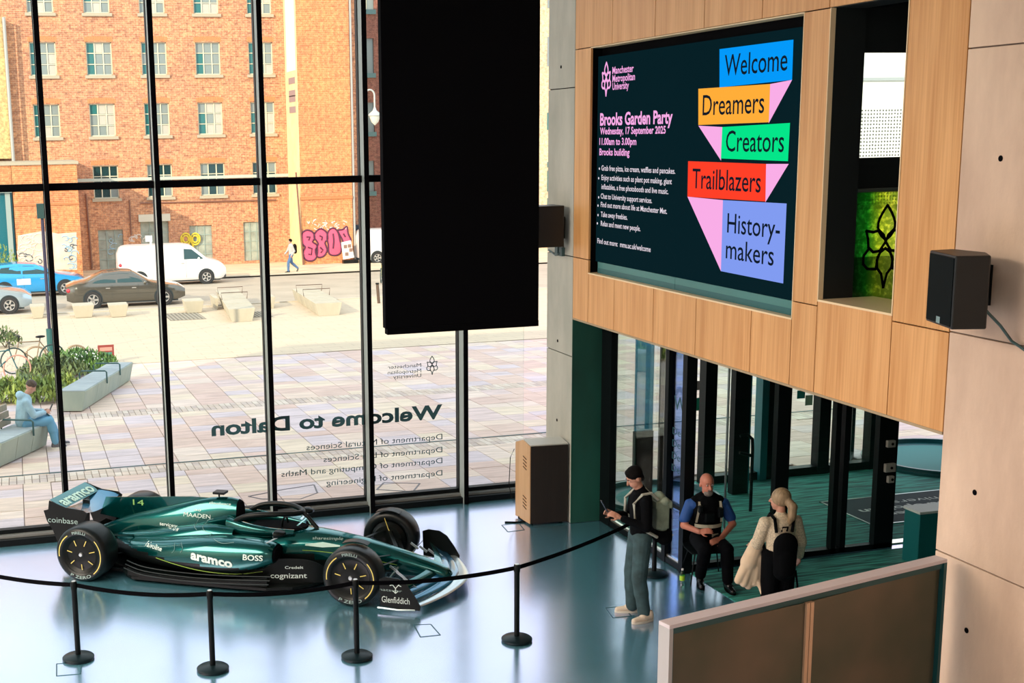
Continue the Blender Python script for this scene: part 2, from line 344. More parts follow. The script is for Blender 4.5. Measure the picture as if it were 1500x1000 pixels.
# recess window in the oak wall: black reveal, clear upper pane, bar, green stained glass panel
M_rev = mat('black_reveal', (.010, .014, .015), .5)
win = empty('window_2', (WX + .4, 10.35, 3.9)); st(win)
MB().box(WX + .03, 7.78, 10.905, 10.93, 3.88, ZT).build('reveal', M_rev, win)
MB().box(WX + .03, 7.78, 9.77, 9.793, 3.88, ZT).build('reveal', M_rev, win)
MB().box(7.78, 9.6, 10.93, 11.0, 6.19, 7.6).build('head_panel', M_rev, win)
MB().box(WX + .03, 7.78, 9.79, 10.91, ZT, ZT + .02).build('reveal', M_rev, win)
MB().box(7.74, 9.6, 10.93, 11.0, 3.45, 3.84).build('blue_sill', mat('blue_sill', (.02, .10, .22), .5), win)
MB().box(7.78, 9.6, 10.98, 11.0, 4.92, 5.215).build('dark_rail', M_rev, win)
MB().cyl((7.70, 10.95, 4.905), (9.6, 10.95, 4.905), .02).build('handrail', mat('satin_rail', (.25, .32, .30), .3, .8), win)
MB().box(7.78, 9.6, 10.95, 10.956, 5.22, 6.18).build('pane', M_glass, win)
m, nt, p = principled('green_stained_glass'); N = nt.nodes; L = nt.links
tc = N.new('ShaderNodeTexCoord'); sp = N.new('ShaderNodeSeparateXYZ'); L.new(tc.outputs['Object'], sp.inputs[0])
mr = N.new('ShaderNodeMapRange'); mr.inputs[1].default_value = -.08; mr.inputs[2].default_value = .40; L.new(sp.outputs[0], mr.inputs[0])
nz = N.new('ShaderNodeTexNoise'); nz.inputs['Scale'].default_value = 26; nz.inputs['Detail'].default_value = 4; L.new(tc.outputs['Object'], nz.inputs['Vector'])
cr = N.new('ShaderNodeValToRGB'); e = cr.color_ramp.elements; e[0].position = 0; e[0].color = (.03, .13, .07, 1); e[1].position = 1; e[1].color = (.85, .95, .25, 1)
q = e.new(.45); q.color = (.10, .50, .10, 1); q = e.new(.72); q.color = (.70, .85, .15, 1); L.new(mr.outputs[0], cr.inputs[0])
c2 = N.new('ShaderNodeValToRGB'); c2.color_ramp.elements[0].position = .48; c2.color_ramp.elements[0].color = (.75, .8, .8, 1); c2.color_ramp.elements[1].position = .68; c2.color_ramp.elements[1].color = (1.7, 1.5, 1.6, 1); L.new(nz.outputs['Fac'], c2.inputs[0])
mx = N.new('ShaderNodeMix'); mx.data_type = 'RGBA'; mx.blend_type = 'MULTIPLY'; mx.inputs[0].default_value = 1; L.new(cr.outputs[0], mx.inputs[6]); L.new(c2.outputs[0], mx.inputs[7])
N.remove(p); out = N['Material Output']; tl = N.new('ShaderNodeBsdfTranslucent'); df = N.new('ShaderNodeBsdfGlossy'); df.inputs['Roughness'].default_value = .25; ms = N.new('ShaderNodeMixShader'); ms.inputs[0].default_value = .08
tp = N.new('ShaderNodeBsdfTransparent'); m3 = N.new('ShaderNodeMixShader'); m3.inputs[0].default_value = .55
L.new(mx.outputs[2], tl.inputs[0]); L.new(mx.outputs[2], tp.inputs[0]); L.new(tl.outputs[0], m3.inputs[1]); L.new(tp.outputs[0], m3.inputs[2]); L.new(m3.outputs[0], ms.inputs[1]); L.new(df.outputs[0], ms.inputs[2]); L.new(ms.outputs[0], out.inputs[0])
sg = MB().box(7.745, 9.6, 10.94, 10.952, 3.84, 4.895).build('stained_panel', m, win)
# flower emblem of six outlined petals
def petal_pts(kind, n=10):
    return [(math.sin(PI * i / n) ** 1.0 * .17, i / n) for i in range(n + 1)]
def emblem(mb, C, right, up, h, lw, thick=.0):
    """six-petalled outlined flower, h tall; drawn from outlines of flat strips"""
    C, right, up = Vector(C), Vector(right), Vector(up); nrm = right.cross(up)
    def stroke(pts, closed=True):
        P = [C + right * (a * h) + up * (b * h) for a, b in pts]; n = len(P)
        for i in range(n if closed else n - 1):
            a, b = P[i], P[(i + 1) % n]; d = (b - a)
            if d.length < 1e-6: continue
            s = nrm.cross(d).normalized() * (lw / 2); e = d.normalized() * (lw * .25)
            mb.quad(a - s - e + nrm * thick, b - s + e + nrm * thick, b + s + e + nrm * thick, a + s - e + nrm * thick)
    def petal(base, tip, wd, bulge=.5):
        bx, by = base; tx, ty = tip; dx, dy = tx - bx, ty - by; nx, ny = -dy, dx; l = math.hypot(dx, dy); nx /= l; ny /= l; L_ = []; R2 = []
        for i in range(9):
            t = i / 8; ww = wd * math.sin(PI * t ** .8) ; L_.append((bx + dx * t + nx * ww, by + dy * t + ny * ww)); R2.append((bx + dx * t - nx * ww, by + dy * t - ny * ww))
        return L_ + R2[::-1][1:-1]
    stroke(petal((0, .08), (0, .5), .12))
    for s in (-1, 1):
        stroke([(0, .06), (s * .03, .14), (s * .10, .20), (s * .18, .18), (s * .28, .20), (s * .25, .10), (s * .24, .0), (s * .17, -.06), (s * .08, -.05), (0, .06)], False)
        stroke([(s * .24, -.03), (s * .30, -.10), (s * .30, -.2), (s * .24, -.26), (s * .12, -.27), (s * .11, -.2), (s * .10, -.12), (s * .04, -.02)], False)
    stroke([(0, -.02), (-.07, -.07), (-.11, -.16), (-.10, -.26), (-.04, -.33), (0, -.5), (.04, -.33), (.10, -.26), (.11, -.16), (.07, -.07)], True)
em = MB(); q = onY(1297, 361, 10.93); q2 = onY(1297, 310, 10.93); emblem(em, (q.x, 10.93, q.z), (1, 0, 0), (0, 0, 1), .80, .028, -.0); em.build('flower_emblem', M_blackm, win)

# ---------------------------------------------------- curtain wall: fins, transoms, panes
facade = empty('window_1', (0, 18.3, 0)); st(facade)
YG = 18.34
FX = [.443 + 1.47 * n for n in range(-8, 5)]
for x in FX:
    MB().box(x - .043, x + .043, 18.28, 18.40, .1, CEIL).build('mullion', M_black, facade)
    MB().box(x - .032, x + .032, 18.06, 18.28, 0, CEIL).build('fin', M_fin, facade, bevel=.003)
for x in FX:   # added sheet, painted black for the shade on the fin front
    MB().box(x - .034, x + .034, 18.045, 18.062, 0, CEIL).build('fin_front_shade', M_blackm, facade)
edges = [-12.0] + FX + [WX]
MB().box(-12, WX, 18.12, 18.42, 0, .09).build('sill', M_black, facade)
MB().box(-12, WX, 18.30, 18.42, .13, .19).build('bottom_rail', M_black, facade)
MB().box(-12, WX, 18.22, 18.42, .09, .13).build('sill_top', mat('grey_sill', (.35, .37, .36), .3, .5), facade)
for a, b in zip(edges[:-1], edges[1:]):
    MB().box(a, b, 18.2, 18.40, 4.86, 4.955).build('transom', M_blackm, facade)
    MB().box(a + .043, b - .043, YG, YG + .012, .19, 4.86).build('pane', M_glass, facade)
    MB().box(a + .043, b - .043, YG, YG + .012, 4.955, CEIL).build('pane', M_glass, facade)
# right of the pier: curtain wall above and behind the lobby
fr = empty('window_3', (12, 18.0, 0)); st(fr)
for x in (8.1, 9.9, 11.9, 14.2):
    MB().box(x - .04, x + .04, 17.95, 18.1, 3.2, CEIL).build('mullion', M_black, fr)
for a, b in ((7.86, 8.1), (8.1, 9.9), (9.9, 11.9), (11.9, 14.2), (14.2, 16)):
    MB().box(a + .04, b - .04, 18.0, 18.012, 3.45, CEIL).build('pane', M_glass, fr)
# lobby, outer glazing line
lob = empty('window_4', (11.5, 18.0, 0)); st(lob)
def postx(x, y): return onZ(x, y).x
PO = [(1033, 718, .20), (1121, 704, .16), (1200, 692, .20), (1275, 684, .20)]
PXs = []
for x, y, wd in PO:
    q = onY(x, y, 17.95); PXs.append(q.x); MB().box(q.x - wd / 2, q.x + wd / 2, 17.85, 18.05, 0, 3.0).build('post', M_black, lob)
q0 = 10.1
MB().box(PXs[0], PXs[-1], 17.87, 18.03, 0, .13).build('sill', M_black, lob)
MB().box(PXs[0], PXs[-1], 17.87, 18.03, 2.6, 3.0).build('head', M_black, lob)
for a, b in zip(PXs[:-1], PXs[1:]): MB().box(a + .1, b - .1, 17.97, 17.98, .13, 2.6).build('pane', M_vest, lob)
# teal lined side post, slim steel stile
MB().box(PXs[1] - .2, PXs[1] - .08, 17.8, 18.0, 0, 3.0).build('lining', mat('teal_lining', (.01, .16, .20), .4), lob)
q = onZ(1080, 722); MB().box(q.x - .13, q.x + .13, q.y - .07, q.y + .07, 0, 3.0).build('post', M_black, lob)
MB().box(q.x + .13, q.x + .15, q.y - .07, q.y + .07, 0, 3.0).build('lining', MATS['teal_lining'], lob)
# open door leaf beyond
def leaf(name, a, b, z1, m, par, w_=.07):
    a, b = Vector(a), Vector(b); f = MB(); up = Vector((0, 0, z1))
    for p in (a, b): f.beam(p, p + up, w_, w_, up=(b - a))
    f.beam(a + Vector((0, 0, .05)), b + Vector((0, 0, .05)), w_, .1); f.beam(a + Vector((0, 0, z1 - .05)), b + Vector((0, 0, z1 - .05)), w_, .1)
    o = f.build(name, m, par); g = MB(); d = (b - a).normalized() * .04
    g.beam(a + d + Vector((0, 0, z1 / 2)), b - d + Vector((0, 0, z1 / 2)), .01, z1 - .16); g.build('pane', M_vest, par); return o
d3 = empty('door_3', (13.3, 18.3, 0)); st(d3)
a = onY(1243, 683, 18.05); leaf('leaf_frame', (a.x, 18.08, gz(18)), (a.x + .55, 18.75, -.02), 2.35, M_black, d3)
# inner lobby glazing: side (X=7.88) and front (Y=14.33)
d1 = empty('door_1', (7.88, 15.5, 0)); st(d1)
LX = 7.90
def lyz(px, lz=0):  # Y of a pixel column on the side glazing's foot line
    y = 765 + (px - 875) * 70 / 125.; return onX(px, y, LX).y
def side_post(x0, x1, dep=.10, z1=3.0, m=None):
    a, b = lyz(x0), lyz(x1); MB().box(LX - dep / 2, LX + dep / 2, b, a, 0, z1).build('post', m or M_black, d1)
side_post(875, 896); side_post(973, 978); side_post(1000, 1006, .14)
MB().box(LX - .04, LX + .04, 14.25, 16.65, 0, .08).build('sill', M_black, d1)
MB().box(LX - .02, LX + .02, 14.30, 16.65, .08, .11).build('steel_strip', mat('bright_steel', (.95, .92, .82), .32, .95), d1)
MB().box(LX - .03, LX + .03, 14.3, 15.05, .78, .83).build('mid_rail', M_black, d1)
MB().box(LX - .004, LX + .004, lyz(973), lyz(898), .1, 3.0).build('pane', M_vest, d1)
MB().box(LX - .004, LX + .004, lyz(1000), lyz(979), .1, 3.0).build('pane', glass_mat('lilac_glass', (.55, .70, .98), .15, maxr=.6), d1)
tx = MB(); 
text_mb(tx, 'W', (LX - .006, lyz(982), 2.05), (0, -1, 0), (0, 0, 1), .30, .17, .01)
for k, z in enumerate((1.72, 1.56, 1.40, 1.24)): text_mb(tx, 'Dep', (LX - .006, lyz(981), z), (0, -1, 0), (0, 0, 1), .30, .09, .0)
tx.build('lettering', mat('reflected_letters', (.01, .07, .09), .5), d1)  # painted reflection of the big window's vinyl words in this pane
# inner black post with screen beyond the glass
q = onZ(940, 735); pn = MB(); pn.box(q.x - .15, q.x + .15, q.y - .04, q.y + .04, 0, 1.1); pn.build('sliding_leaf_base', M_black, d1)
MB().box(q.x - .15, q.x + .15, q.y - .01, q.y + .01, 1.1, 3.0).build('pane', glass_mat('blue_glass', (.22, .48, .60), .35, maxr=.9), d1)
d2 = empty('door_2', (9.5, 14.33, 0)); st(d2); YD = 14.33
def fx(px, y=815): return onY(px, y, YD).x
MB().box(fx(1000, 835), fx(1300, 800), YD - .05, YD + .05, 0, .07).build('sill', M_black, d2)
MB().box(fx(1008, 830), 12.4, YD + .06, YD + .20, 0, .012).build('steel_strip', MATS['bright_steel'], d2)
for x0, x1, y in ((1128, 1147, 818), (1213, 1220, 806), (1226, 1234, 805), (1276, 1303, 800)):
    MB().box(fx(x0, y), fx(x1, y), YD - .05, YD + .05, 0, 3.0).build('post', M_black, d2)
for a, b in ((1008, 1128), (1147, 1213), (1234, 1276)): MB().box(fx(a), fx(b), YD - .004, YD + .004, .07, 3.0).build('pane', M_vest, d2)
st_x = fx(1058); MB().cyl((st_x, YD - .02, 0), (st_x, YD - .02, 3.0), .015).build('steel_stile', MATS['satin_rail'], d2)
hd = MB(); q = onY(1098, 590, YD + .4); hd.tube([(q.x - .12, YD + .4, 1.58), (q.x - .02, YD + .4, 1.60), (q.x + .06, YD + .4, 1.53), (q.x + .07, YD + .4, 1.40), (q.x + .07, YD + .4, .55)], .022); hd.tube([(q.x - .12, YD + .4, 1.36), (q.x + .07, YD + .4, 1.30)], .022)
hd.build('pull_handle', M_black, d2)
# stickers and reader boxes
for x0, x1, y0, y1, c in ((1168, 1179, 572, 583, (.02, .30, .25)), (1180, 1190, 579, 593, (.25, .45, .30)), (1015, 1024, 583, 601, (.03, .45, .28)), (1020, 1025, 558, 571, (.45, .42, .40))):
    a = onY(x0, y0, YD - .008); b = onY(x1, y1, YD - .008); MB().box(a.x, b.x, YD - .009, YD - .006, b.z, a.z).build('door_sticker', mat('sticker_%.2f_%.2f' % c[:2], c, .5), d2)
for x0, x1, y0, y1 in ((1299, 1310, 645, 654), (1296, 1310, 679, 690), (1300, 1308, 697, 706)):
    a = onY(x0, y0, YD - .07); b = onY(x1, y1, YD - .07); r = MB().box(a.x, b.x, YD - .10, YD - .05, b.z, a.z).build('card_reader', mat('reader_grey', (.35, .35, .32), .5), d2, bevel=.006)
    c = (Vector((a.x, 0, a.z)) + Vector((b.x, 0, b.z))) / 2; k = MB().cyl((c.x + .01, YD - .108, c.z), (c.x + .01, YD - .10, c.z), .018).build('reader_lens', M_blackm, d2)
# circular drums of the revolving doors
M_drum = mat('teal_drum', (.008, .085, .095), .35)
for i, (cx, cy, r, lab) in enumerate(((9.15, 17.3, .95, 'low round teal plinth of the revolving door behind the standing man'), (14.7, 18.0, 1.25, 'round teal plinth beyond the open doorway on the right'))):
    t = empty('revolving_door', (cx, cy, 0), 0, lab, 'revolving door')
    b = MB(); b.lathe([(r - .3, .004), (r, .004), (r, .05), (r - .05, .05), (r - .05, .10), (r - .10, .10), (r - .12, .03), (r - .3, .03)], (cx, cy, 0), n=40); b.build('ring', M_drum, t, smooth=True)
    b = MB(); b.cyl((cx, cy, .0), (cx, cy, .03), r - .3, n=40); b.build('turntable', mat('teal_matting', (.02, .20, .19), .7), t)
    if i == 0:
        b = MB(); n = 12
        for k in range(n):
            a0, a1 = PI * .55 + PI * .9 * k / n, PI * .55 + PI * .9 * (k + 1) / n
            P = [(cx + (r - .02) * math.cos(a_), cy + (r - .02) * math.sin(a_)) for a_ in (a0, a1)]
            b.quad((P[0][0], P[0][1], .1), (P[1][0], P[1][1], .1), (P[1][0], P[1][1], 2.9), (P[0][0], P[0][1], 2.9))
        b.build('curved_glass', M_vest, t, smooth=True)
        MB().box(cx - .03, cx + .03, cy - .03, cy + .03, .03, 2.9).build('centre_post', M_black, t)
# logo mat
lg = empty('logo_mat', (12.2, 15.8, .01), 0, 'dark entrance mat lettered with the university name, inside the doors', 'mat')
c = [onZ(1205, 737), onZ(1272, 771), onZ(1385, 757), onZ(1385, 719)]
b = MB(); b.prism([(11.36, 15.19, .006), (13.9, 15.19, .006), (13.9, 16.40, .006), (11.36, 16.40, .006)], (0, 0, .008)); b.build('mat_field', mat('dark_mat', (.006, .022, .030), .8), lg)
b = MB(); bx = .02
for (x0, x1, y0, y1) in ((11.33, 13.9, 15.16, 15.19), (11.33, 13.9, 16.40, 16.43), (11.33, 11.36, 15.16, 16.43)): b.box(x0, x1, y0, y1, .006, .016)
b.build('metal_edging', MATS['satin_rail'], lg)
tb = MB(); M_let = mat('pale_lettering', (.62, .66, .64), .7)
text_mb(tb, 'Manchester', (13.35, 15.62, .0155), (-1, 0, 0), (0, -1, 0), 1.45, .15, .02); text_mb(tb, 'Metropolitan', (13.35, 15.87, .0155), (-1, 0, 0), (0, -1, 0), 1.75, .15, .02); text_mb(tb, 'University', (13.35, 16.12, .0155), (-1, 0, 0), (0, -1, 0), 1.35, .15, .0)
tb.build('lettering', M_let, lg)
em = MB(); emblem(em, (13.62, 15.85, .0155), (-1, 0, 0), (0, -1, 0), .8, .03); em.build('flower_emblem', M_let, lg)
a = onY(1348, 750, 13.5); b = onY(1374, 750, 13.5)
t = empty('teal_cabinet', (a.x + .25, 13.6, 0), 0, 'tall flat teal cabinet half hidden by the concrete wall', 'cabinet')
MB().box(a.x, a.x + .5, 13.5, 13.8, 0.006, a.z - .03).build('body', mat('teal_panel', (.005, .13, .14), .4), t, bevel=.01)
MB().box(a.x - .01, a.x + .51, 13.49, 13.81, a.z - .03, a.z).build('top_edge', mat('pale_metal', (.55, .62, .6), .4), t)

# ---------------------------------------------------- vinyl lettering on the big window (read from outside)
YV = YG - .006; Rv, Uv = (-1, 0, 0), (0, 0, 1); M_vinyl = mat('grey_green_vinyl', (.035, .11, .13), .6)
def ln(body, xr, xl, y, h, bold):
    tv = MB(); a = onY(xr[0], xr[1], YV); b = onY(xl, y, YV); text_mb(tv, body, (a.x, YV, a.z), Rv, Uv, a.x - b.x, h, bold); tv.build('window_lettering', M_vinyl, facade)
ln('Welcome to Dalton', (648, 612), 310, 636, .205, .032)
for body, y, xl in (('Department of Natural Sciences', 643, 449), ('Department of Life Sciences', 662, 474), ('Department of Computing and Maths', 678, 412), ('Department of Engineering', 696, 478)):
    ln(body, (648, y), xl, y + 12, .085, .0)
for body, y, xl in (('Manchester', 537, 568), ('Metropolitan', 545, 568), ('University', 552, 576)): ln(body, (617, y), xl, y, .055, .0)
tv = MB(); emblem(tv, tuple(onY(633, 535, YV)), Rv, Uv, .28, .012); tv.build('flower_emblem', M_vinyl, facade)
# ------------------------------------------------------------------ wall screen
scr = empty('display_screen', (WX + .1, 13.7, 3.8), 0, 'large lit wall screen with event text and coloured word blocks, set in the oak wall', 'screen')
XS = 7.5
def emi(name, col, s=1.0):
    if name in MATS: return MATS[name]
    m, nt, p = principled(name); p.inputs['Base Color'].default_value = (.01, .01, .01, 1); p.inputs['Emission Color'].default_value = tuple(col) + (1,); p.inputs['Emission Strength'].default_value = s; p.inputs['Roughness'].default_value = .9
    p.inputs['Specular IOR Level'].default_value = .0; p.inputs['Base Color'].default_value = (.002, .002, .002, 1)
    MATS[name] = m; return m
MB().box(XS, XS + .12, SY0 + .02, SY1 - .01, 3.80, 6.47).build('screen_panel', emi('screen_dark', (.001, .013, .018)), scr)
MB().box(XS + .06, XS + .12, SY0 + .01, SY1, 6.47, ZT - .012).build('top_gap', M_blackm, scr)
for a, b in ((SY0 + .02, 13.9), (13.905, SY1 - .1)):
    MB().box(XS - .01, XS + .12, a, b, 3.72, 3.80).build('lower_strip', mat('screen_strip_light', (.05, .20, .19), .4), scr)
    MB().box(XS - .012, XS + .12, a, b, 3.652, 3.72).build('lower_strip', mat('screen_strip_dark', (.01, .11, .12), .4), scr)
def sp_(x, y, d=.004): q = onX(x, y, XS - d); return (XS - d, q.y, q.z)
def poly(name, pts, m, d=.004):
    b = MB(); b.prism([sp_(x, y, d) for x, y in pts], (.002, 0, 0)); return b.build(name, m, scr)
PK = emi('pink_light', (.95, .42, .80))
poly('ribbon', [(1128, 123), (1160, 117), (1126, 180)], PK, .003)
poly('ribbon', [(1023, 184), (1058, 186), (1056, 235)], PK, .003)
poly('ribbon', [(1122, 240), (1155, 240), (1121, 296)], PK, .003)
poly('ribbon', [(1007, 288), (1059, 293), (1056, 397)], PK, .003)
BL = [('Welcome', [(1054, 72), (1162, 58), (1160, 117), (1054, 128)], (.0, .32, .95), (1061, 111), (1153, 103), 6.02),
      ('Dreamers', [(1023, 130), (1128, 123), (1126, 179), (1023, 183)], (1.0, .42, .04), (1029, 168), (1119, 166), 0),
      ('Creators', [(1058, 186), (1157, 180), (1154, 236), (1056, 232)], (.0, .78, .25), (1063, 222), (1148, 222), 0),
      ('Trailblazers', [(1008, 236), (1122, 240), (1121, 295), (1007, 288)], (1.0, .05, .02), (1014, 275), (1114, 282), 0),
      ('History-', [(1059, 293), (1152, 298), (1147, 415), (1056, 397)], (.22, .33, .88), (1065, 340), (1142, 350), 0)]
DKT = emi('dark_letters', (.004, .010, .02))
def wl(tb, body, p0, p1, h, bold=.0, d=.008):
    a = onX(p0[0], p0[1], XS - d); b = onX(p1[0], p1[1], XS - d)
    text_mb(tb, body, (XS - d, a.y, (a.z + b.z) / 2), (0, -1, 0), (0, 0, 1), a.y - b.y, h, bold)
for i, (wd, pts, c, p0, p1, _) in enumerate(BL):
    poly('word_block', pts, emi('block_%d' % i, c), .006)
    tb = MB(); h = .22 if i < 4 else .21
    wl(tb, wd, p0, p1, h, .004)
    if i == 4: wl(tb, 'makers', (1063, 378), (1133, 389), .21, .004)
    tb.build('word_lettering', DKT, scr)
WH = emi('white_letters', (.8, .72, .8))
def wline(body, p0, p1, h, bold, m, nm): tb = MB(); wl(tb, body, p0, p1, h, bold); tag(tb.build(nm, m, scr), kind='stuff')
wline('Brooks Garden Party', (879, 181), (985, 183), .15, .03, PK, 'title_line')
for body, p0, p1, h in (('Wednesday, 17 September 2025', (879, 196), (975, 196), .085), ('11.00am to 3.00pm', (878, 211), (932, 213), .085), ('Brooks building', (878, 226), (922, 229), .085)): wline(body, p0, p1, h, .025, PK, 'text_line')
for body, p0, p1 in (('Grab free pizza, ice cream, waffles and pancakes.', (881, 250), (989, 254)), ('Enjoy activities such as plant pot making, giant', (881, 264), (984, 269)), ('inflatables, a free photobooth and live music.', (881, 277), (979, 284)),
                     ('Chat to University support services.', (880, 291), (955, 297)), ('Find out more about life at Manchester Met.', (880, 303), (977, 313)), ('Take away freebies.', (880, 317), (919, 322)), ('Relax and meet new people.', (880, 330), (938, 339)), ('Find out more:  mmu.ac.uk/welcome', (875, 355), (953, 370))):
    wline(body, p0, p1, .066, .012, WH, 'text_line')
for x, y in ((878, 247), (877, 261), (877, 289), (876, 301), (876, 315), (875, 327)): q = sp_(x, y, .008); MB().cyl((XS - .009, q[1], q[2]), (XS - .007, q[1], q[2]), .016, n=8).build('bullet_dot', WH, scr)
for body, p0, p1 in (('Manchester', (897, 106), (928, 107)), ('Metropolitan', (897, 118), (930, 119)), ('University', (897, 130), (921, 131))): wline(body, p0, p1, .085, .02, PK, 'logo_line')
tb = MB(); emblem(tb, sp_(888, 116, .008), (0, -1, 0), (0, 0, 1), .42, .028); tb.build('flower_emblem', PK, scr)

# ------------------------------------------------------------------ hanging black display (seen from behind)
a = onY(565, 490, 12.0); b = onY(789, 478, 12.0)
hb = empty('hanging_display', ((a.x + b.x) / 2, 12.0, (a.z + b.z) / 2), 0, 'huge plain black banner panel hanging down in front of the glass wall', 'banner')
zb = (a.z + b.z) / 2
o = MB().box(a.x, b.x, 12.0, 12.10, zb + .06, CEIL - .3).build('panel', M_blackm, hb, bevel=.006)
MB().box(a.x + .02, b.x + .0, 12.0, 12.10, zb, zb + .06).build('bottom_bar', M_blackm, hb)
for x in (a.x + .3, b.x - .3): MB().cyl((x, 12.05, CEIL - .3), (x, 12.05, CEIL), .01).build('suspension_cable', M_black, hb)

# ------------------------------------------------------------------ loudspeakers
def speaker(name, x0, x1, y0, y1, z0, z1, lab, taper):
    t = empty(name, ((x0 + x1) / 2, (y0 + y1) / 2, z0), 0, lab, 'speaker')
    t_ = taper
    b = MB(); b.prism([(x0, y0 + t_, z0), (x0 + .03, y0, z0), (x1, y0 , z0), (x1, y1, z0), (x0, y1 , z0)], (0, 0, z1 - z0))
    b.build('cabinet', mat('speaker_black', (.002, .004, .005), .6, spec=.12), t, bevel=.008)
    return t
# right: bracketed to the concrete wall, its long flat grille turned a little towards the room
c0 = onX(1362, 367, 7.0); 
sp = empty('wall_speaker', (7.05, 8.55, 3.98), 0, 'black loudspeaker on the concrete wall beside the oak panels', 'speaker')
F = onZ(1362, 367, 4.52); 
def pt(x, y, z): q = onZ(x, y, z); return (q.x, q.y)
Pz = 4.52
P0 = onX(1362, 368, 6.95); P1 = onX(1404, 371, 6.82); P2 = onX(1462, 368, 7.15)
ztop = 4.54; zbot = 3.98
pts = [(P0.x, P0.y), (6.80, P1.y), (7.05, 8.22), (7.20, 8.45), (7.18, P0.y + .02)]
b = MB(); b.prism([(x, y, zbot) for x, y in pts], (0, 0, ztop - zbot)); b.build('cabinet', mat('speaker_black', (.004, .006, .007), .45), sp, bevel=.012)
b = MB(); d = Vector((pts[1][0] - pts[0][0], pts[1][1] - pts[0][1], 0)); n_ = Vector((d.y, -d.x, 0)).normalized() * (-.006)
if n_.x > 0: n_ = -n_
A = Vector((pts[0][0], pts[0][1], zbot + .02)) + n_ + d * .04; B_ = Vector((pts[1][0], pts[1][1], zbot + .02)) + n_ - d * .04
b.prism([A, B_, B_ + Vector((0, 0, ztop - zbot - .04)), A + Vector((0, 0, ztop - zbot - .04))], -n_ * .9); b.build('grille', mat('grille_black', (.004, .007, .008), .8, spec=.1), sp)
b = MB(); A2 = A + d * .42 + n_ * .5; b.prism([A2, A2 + d * .14, A2 + d * .14 + Vector((0, 0, .05)), A2 + Vector((0, 0, .05))], n_ * .3); b.build('badge', mat('badge_grey', (.18, .30, .32), .4), sp)
MB().box(7.16, WX + .0, 8.66, 8.72, 4.15, 4.38).build('wall_bracket', M_black, sp)
MB().box(WX - .02, WX, 8.60, 8.78, 4.10, 4.42).build('wall_plate', M_black, sp)
b = MB(); b.tube([(7.15, 8.35, 4.1), (7.28, 8.34, 3.98), (7.36, 8.30, 3.86), (7.38, 8.1, 3.78), (7.385, 7.6, 3.76), (7.385, 7.0, 3.76)], .012); b.build('cable', mat('grey_cable', (.05, .10, .10), .5), sp, smooth=True)
# left: on the pier, mostly behind the hanging panel
sp = empty('pier_speaker', (6.9, 16.9, 4.3), 0, 'black loudspeaker on the pier beside the hanging panel', 'speaker')
z1_, z0_ = onY(820, 300, 16.9).z, onY(820, 360, 16.9).z; xr = onY(819, 330, 16.9).x
MB().box(xr - .42, xr, 16.72, 17.1, z0_, z1_).build('cabinet', MATS['speaker_black'], sp, bevel=.01)
MB().box(xr, WX, 16.98, 17.04, z0_ + .17, z0_ + .32).build('wall_bracket', M_black, sp)
MB().box(WX - .03, WX, 16.93, 17.09, z0_ + .1, z0_ + .4).build('wall_plate', M_black, sp)
b = MB(); b.tube([(xr, 16.95, z0_ + .1), (xr + .1, 16.97, z0_ - .02), (WX - .06, 17.0, z0_ - .12), (WX - .02, 17.2, z0_ - .16), (WX - .02, 17.45, z0_ - .10)], .01); b.build('cable', MATS['grey_cable'], sp, smooth=True)
jb = empty('junction_box', (WX, 17.05, z0_ - .14), 0, 'pair of small socket boxes on the pier under the loudspeaker', 'socket')
for y in (16.92, 17.07): MB().box(WX - .05, WX, y, y + .1, z0_ - .15, z0_ - .03).build('socket', MATS['grey_cable'], jb, bevel=.004)

# ------------------------------------------------------------------ lectern
A = onZ(756, 757); Bq = onZ(777, 770); Cq = onZ(831, 766)
dvec = (Cq - Bq); dvec.z = 0; bvec = (A - Bq); bvec.z = 0
lt = empty('lectern', (Bq.x, Bq.y, 0), 0, 'tall wooden lectern with vent slots on its pale side, beside the pier', 'lectern')
D = Bq + dvec + bvec; h1, h2 = 1.16, 1.13
M_lo = wood_mat('lectern_oak', (.72, .45, .24), (.58, .33, .16)); M_ld = wood_mat('lectern_dark', (.026, .018, .014), (.016, .012, .010))
foot = [Bq + Vector((0, 0, .03)), Cq + Vector((0, 0, .03)), D + Vector((0, 0, .03)), A + Vector((0, 0, .03))]
b = MB(); b.cur = 0
ap = Bq * .55 + A * .45
topn = h1
V = [Vector((p.x, p.y, .03)) for p in (Bq, Cq, D, A)] + [Vector((Bq.x, Bq.y, h1)), Vector((Cq.x, Cq.y, h1)), Vector((D.x, D.y, h1 - .03)), Vector((A.x, A.y, h1 - .03))]
b.add(V, [(0, 3, 2, 1), (1, 2, 6, 5), (2, 3, 7, 6), (4, 5, 6, 7), (0, 1, 5, 4)]); b.build('cabinet', M_ld, lt)
sd = MB(); nn = Vector((-(A - Bq).y, (A - Bq).x, 0)).normalized() * .012
if nn.x > 0: nn = -nn
mid = (Bq + A) / 2
sd.prism([Vector((Bq.x, Bq.y, .03)), Vector((A.x, A.y, .03)), Vector((A.x, A.y, h1 - .03)), Vector((mid.x, mid.y, h1 + .05)), Vector((Bq.x, Bq.y, h1))], nn); sd.build('side_panel', M_lo, lt)
for z in (.98, .93, .88, .83, .40, .35, .30, .25):
    p0 = Bq + bvec * .22 + nn * 1.3; p1 = Bq + bvec * .45 + nn * 1.3; MB().beam((p0.x, p0.y, z - .03), (p1.x, p1.y, z), .012, .008).build('vent_slot', mat('slot_dark', (.12, .06, .03), .8), lt)
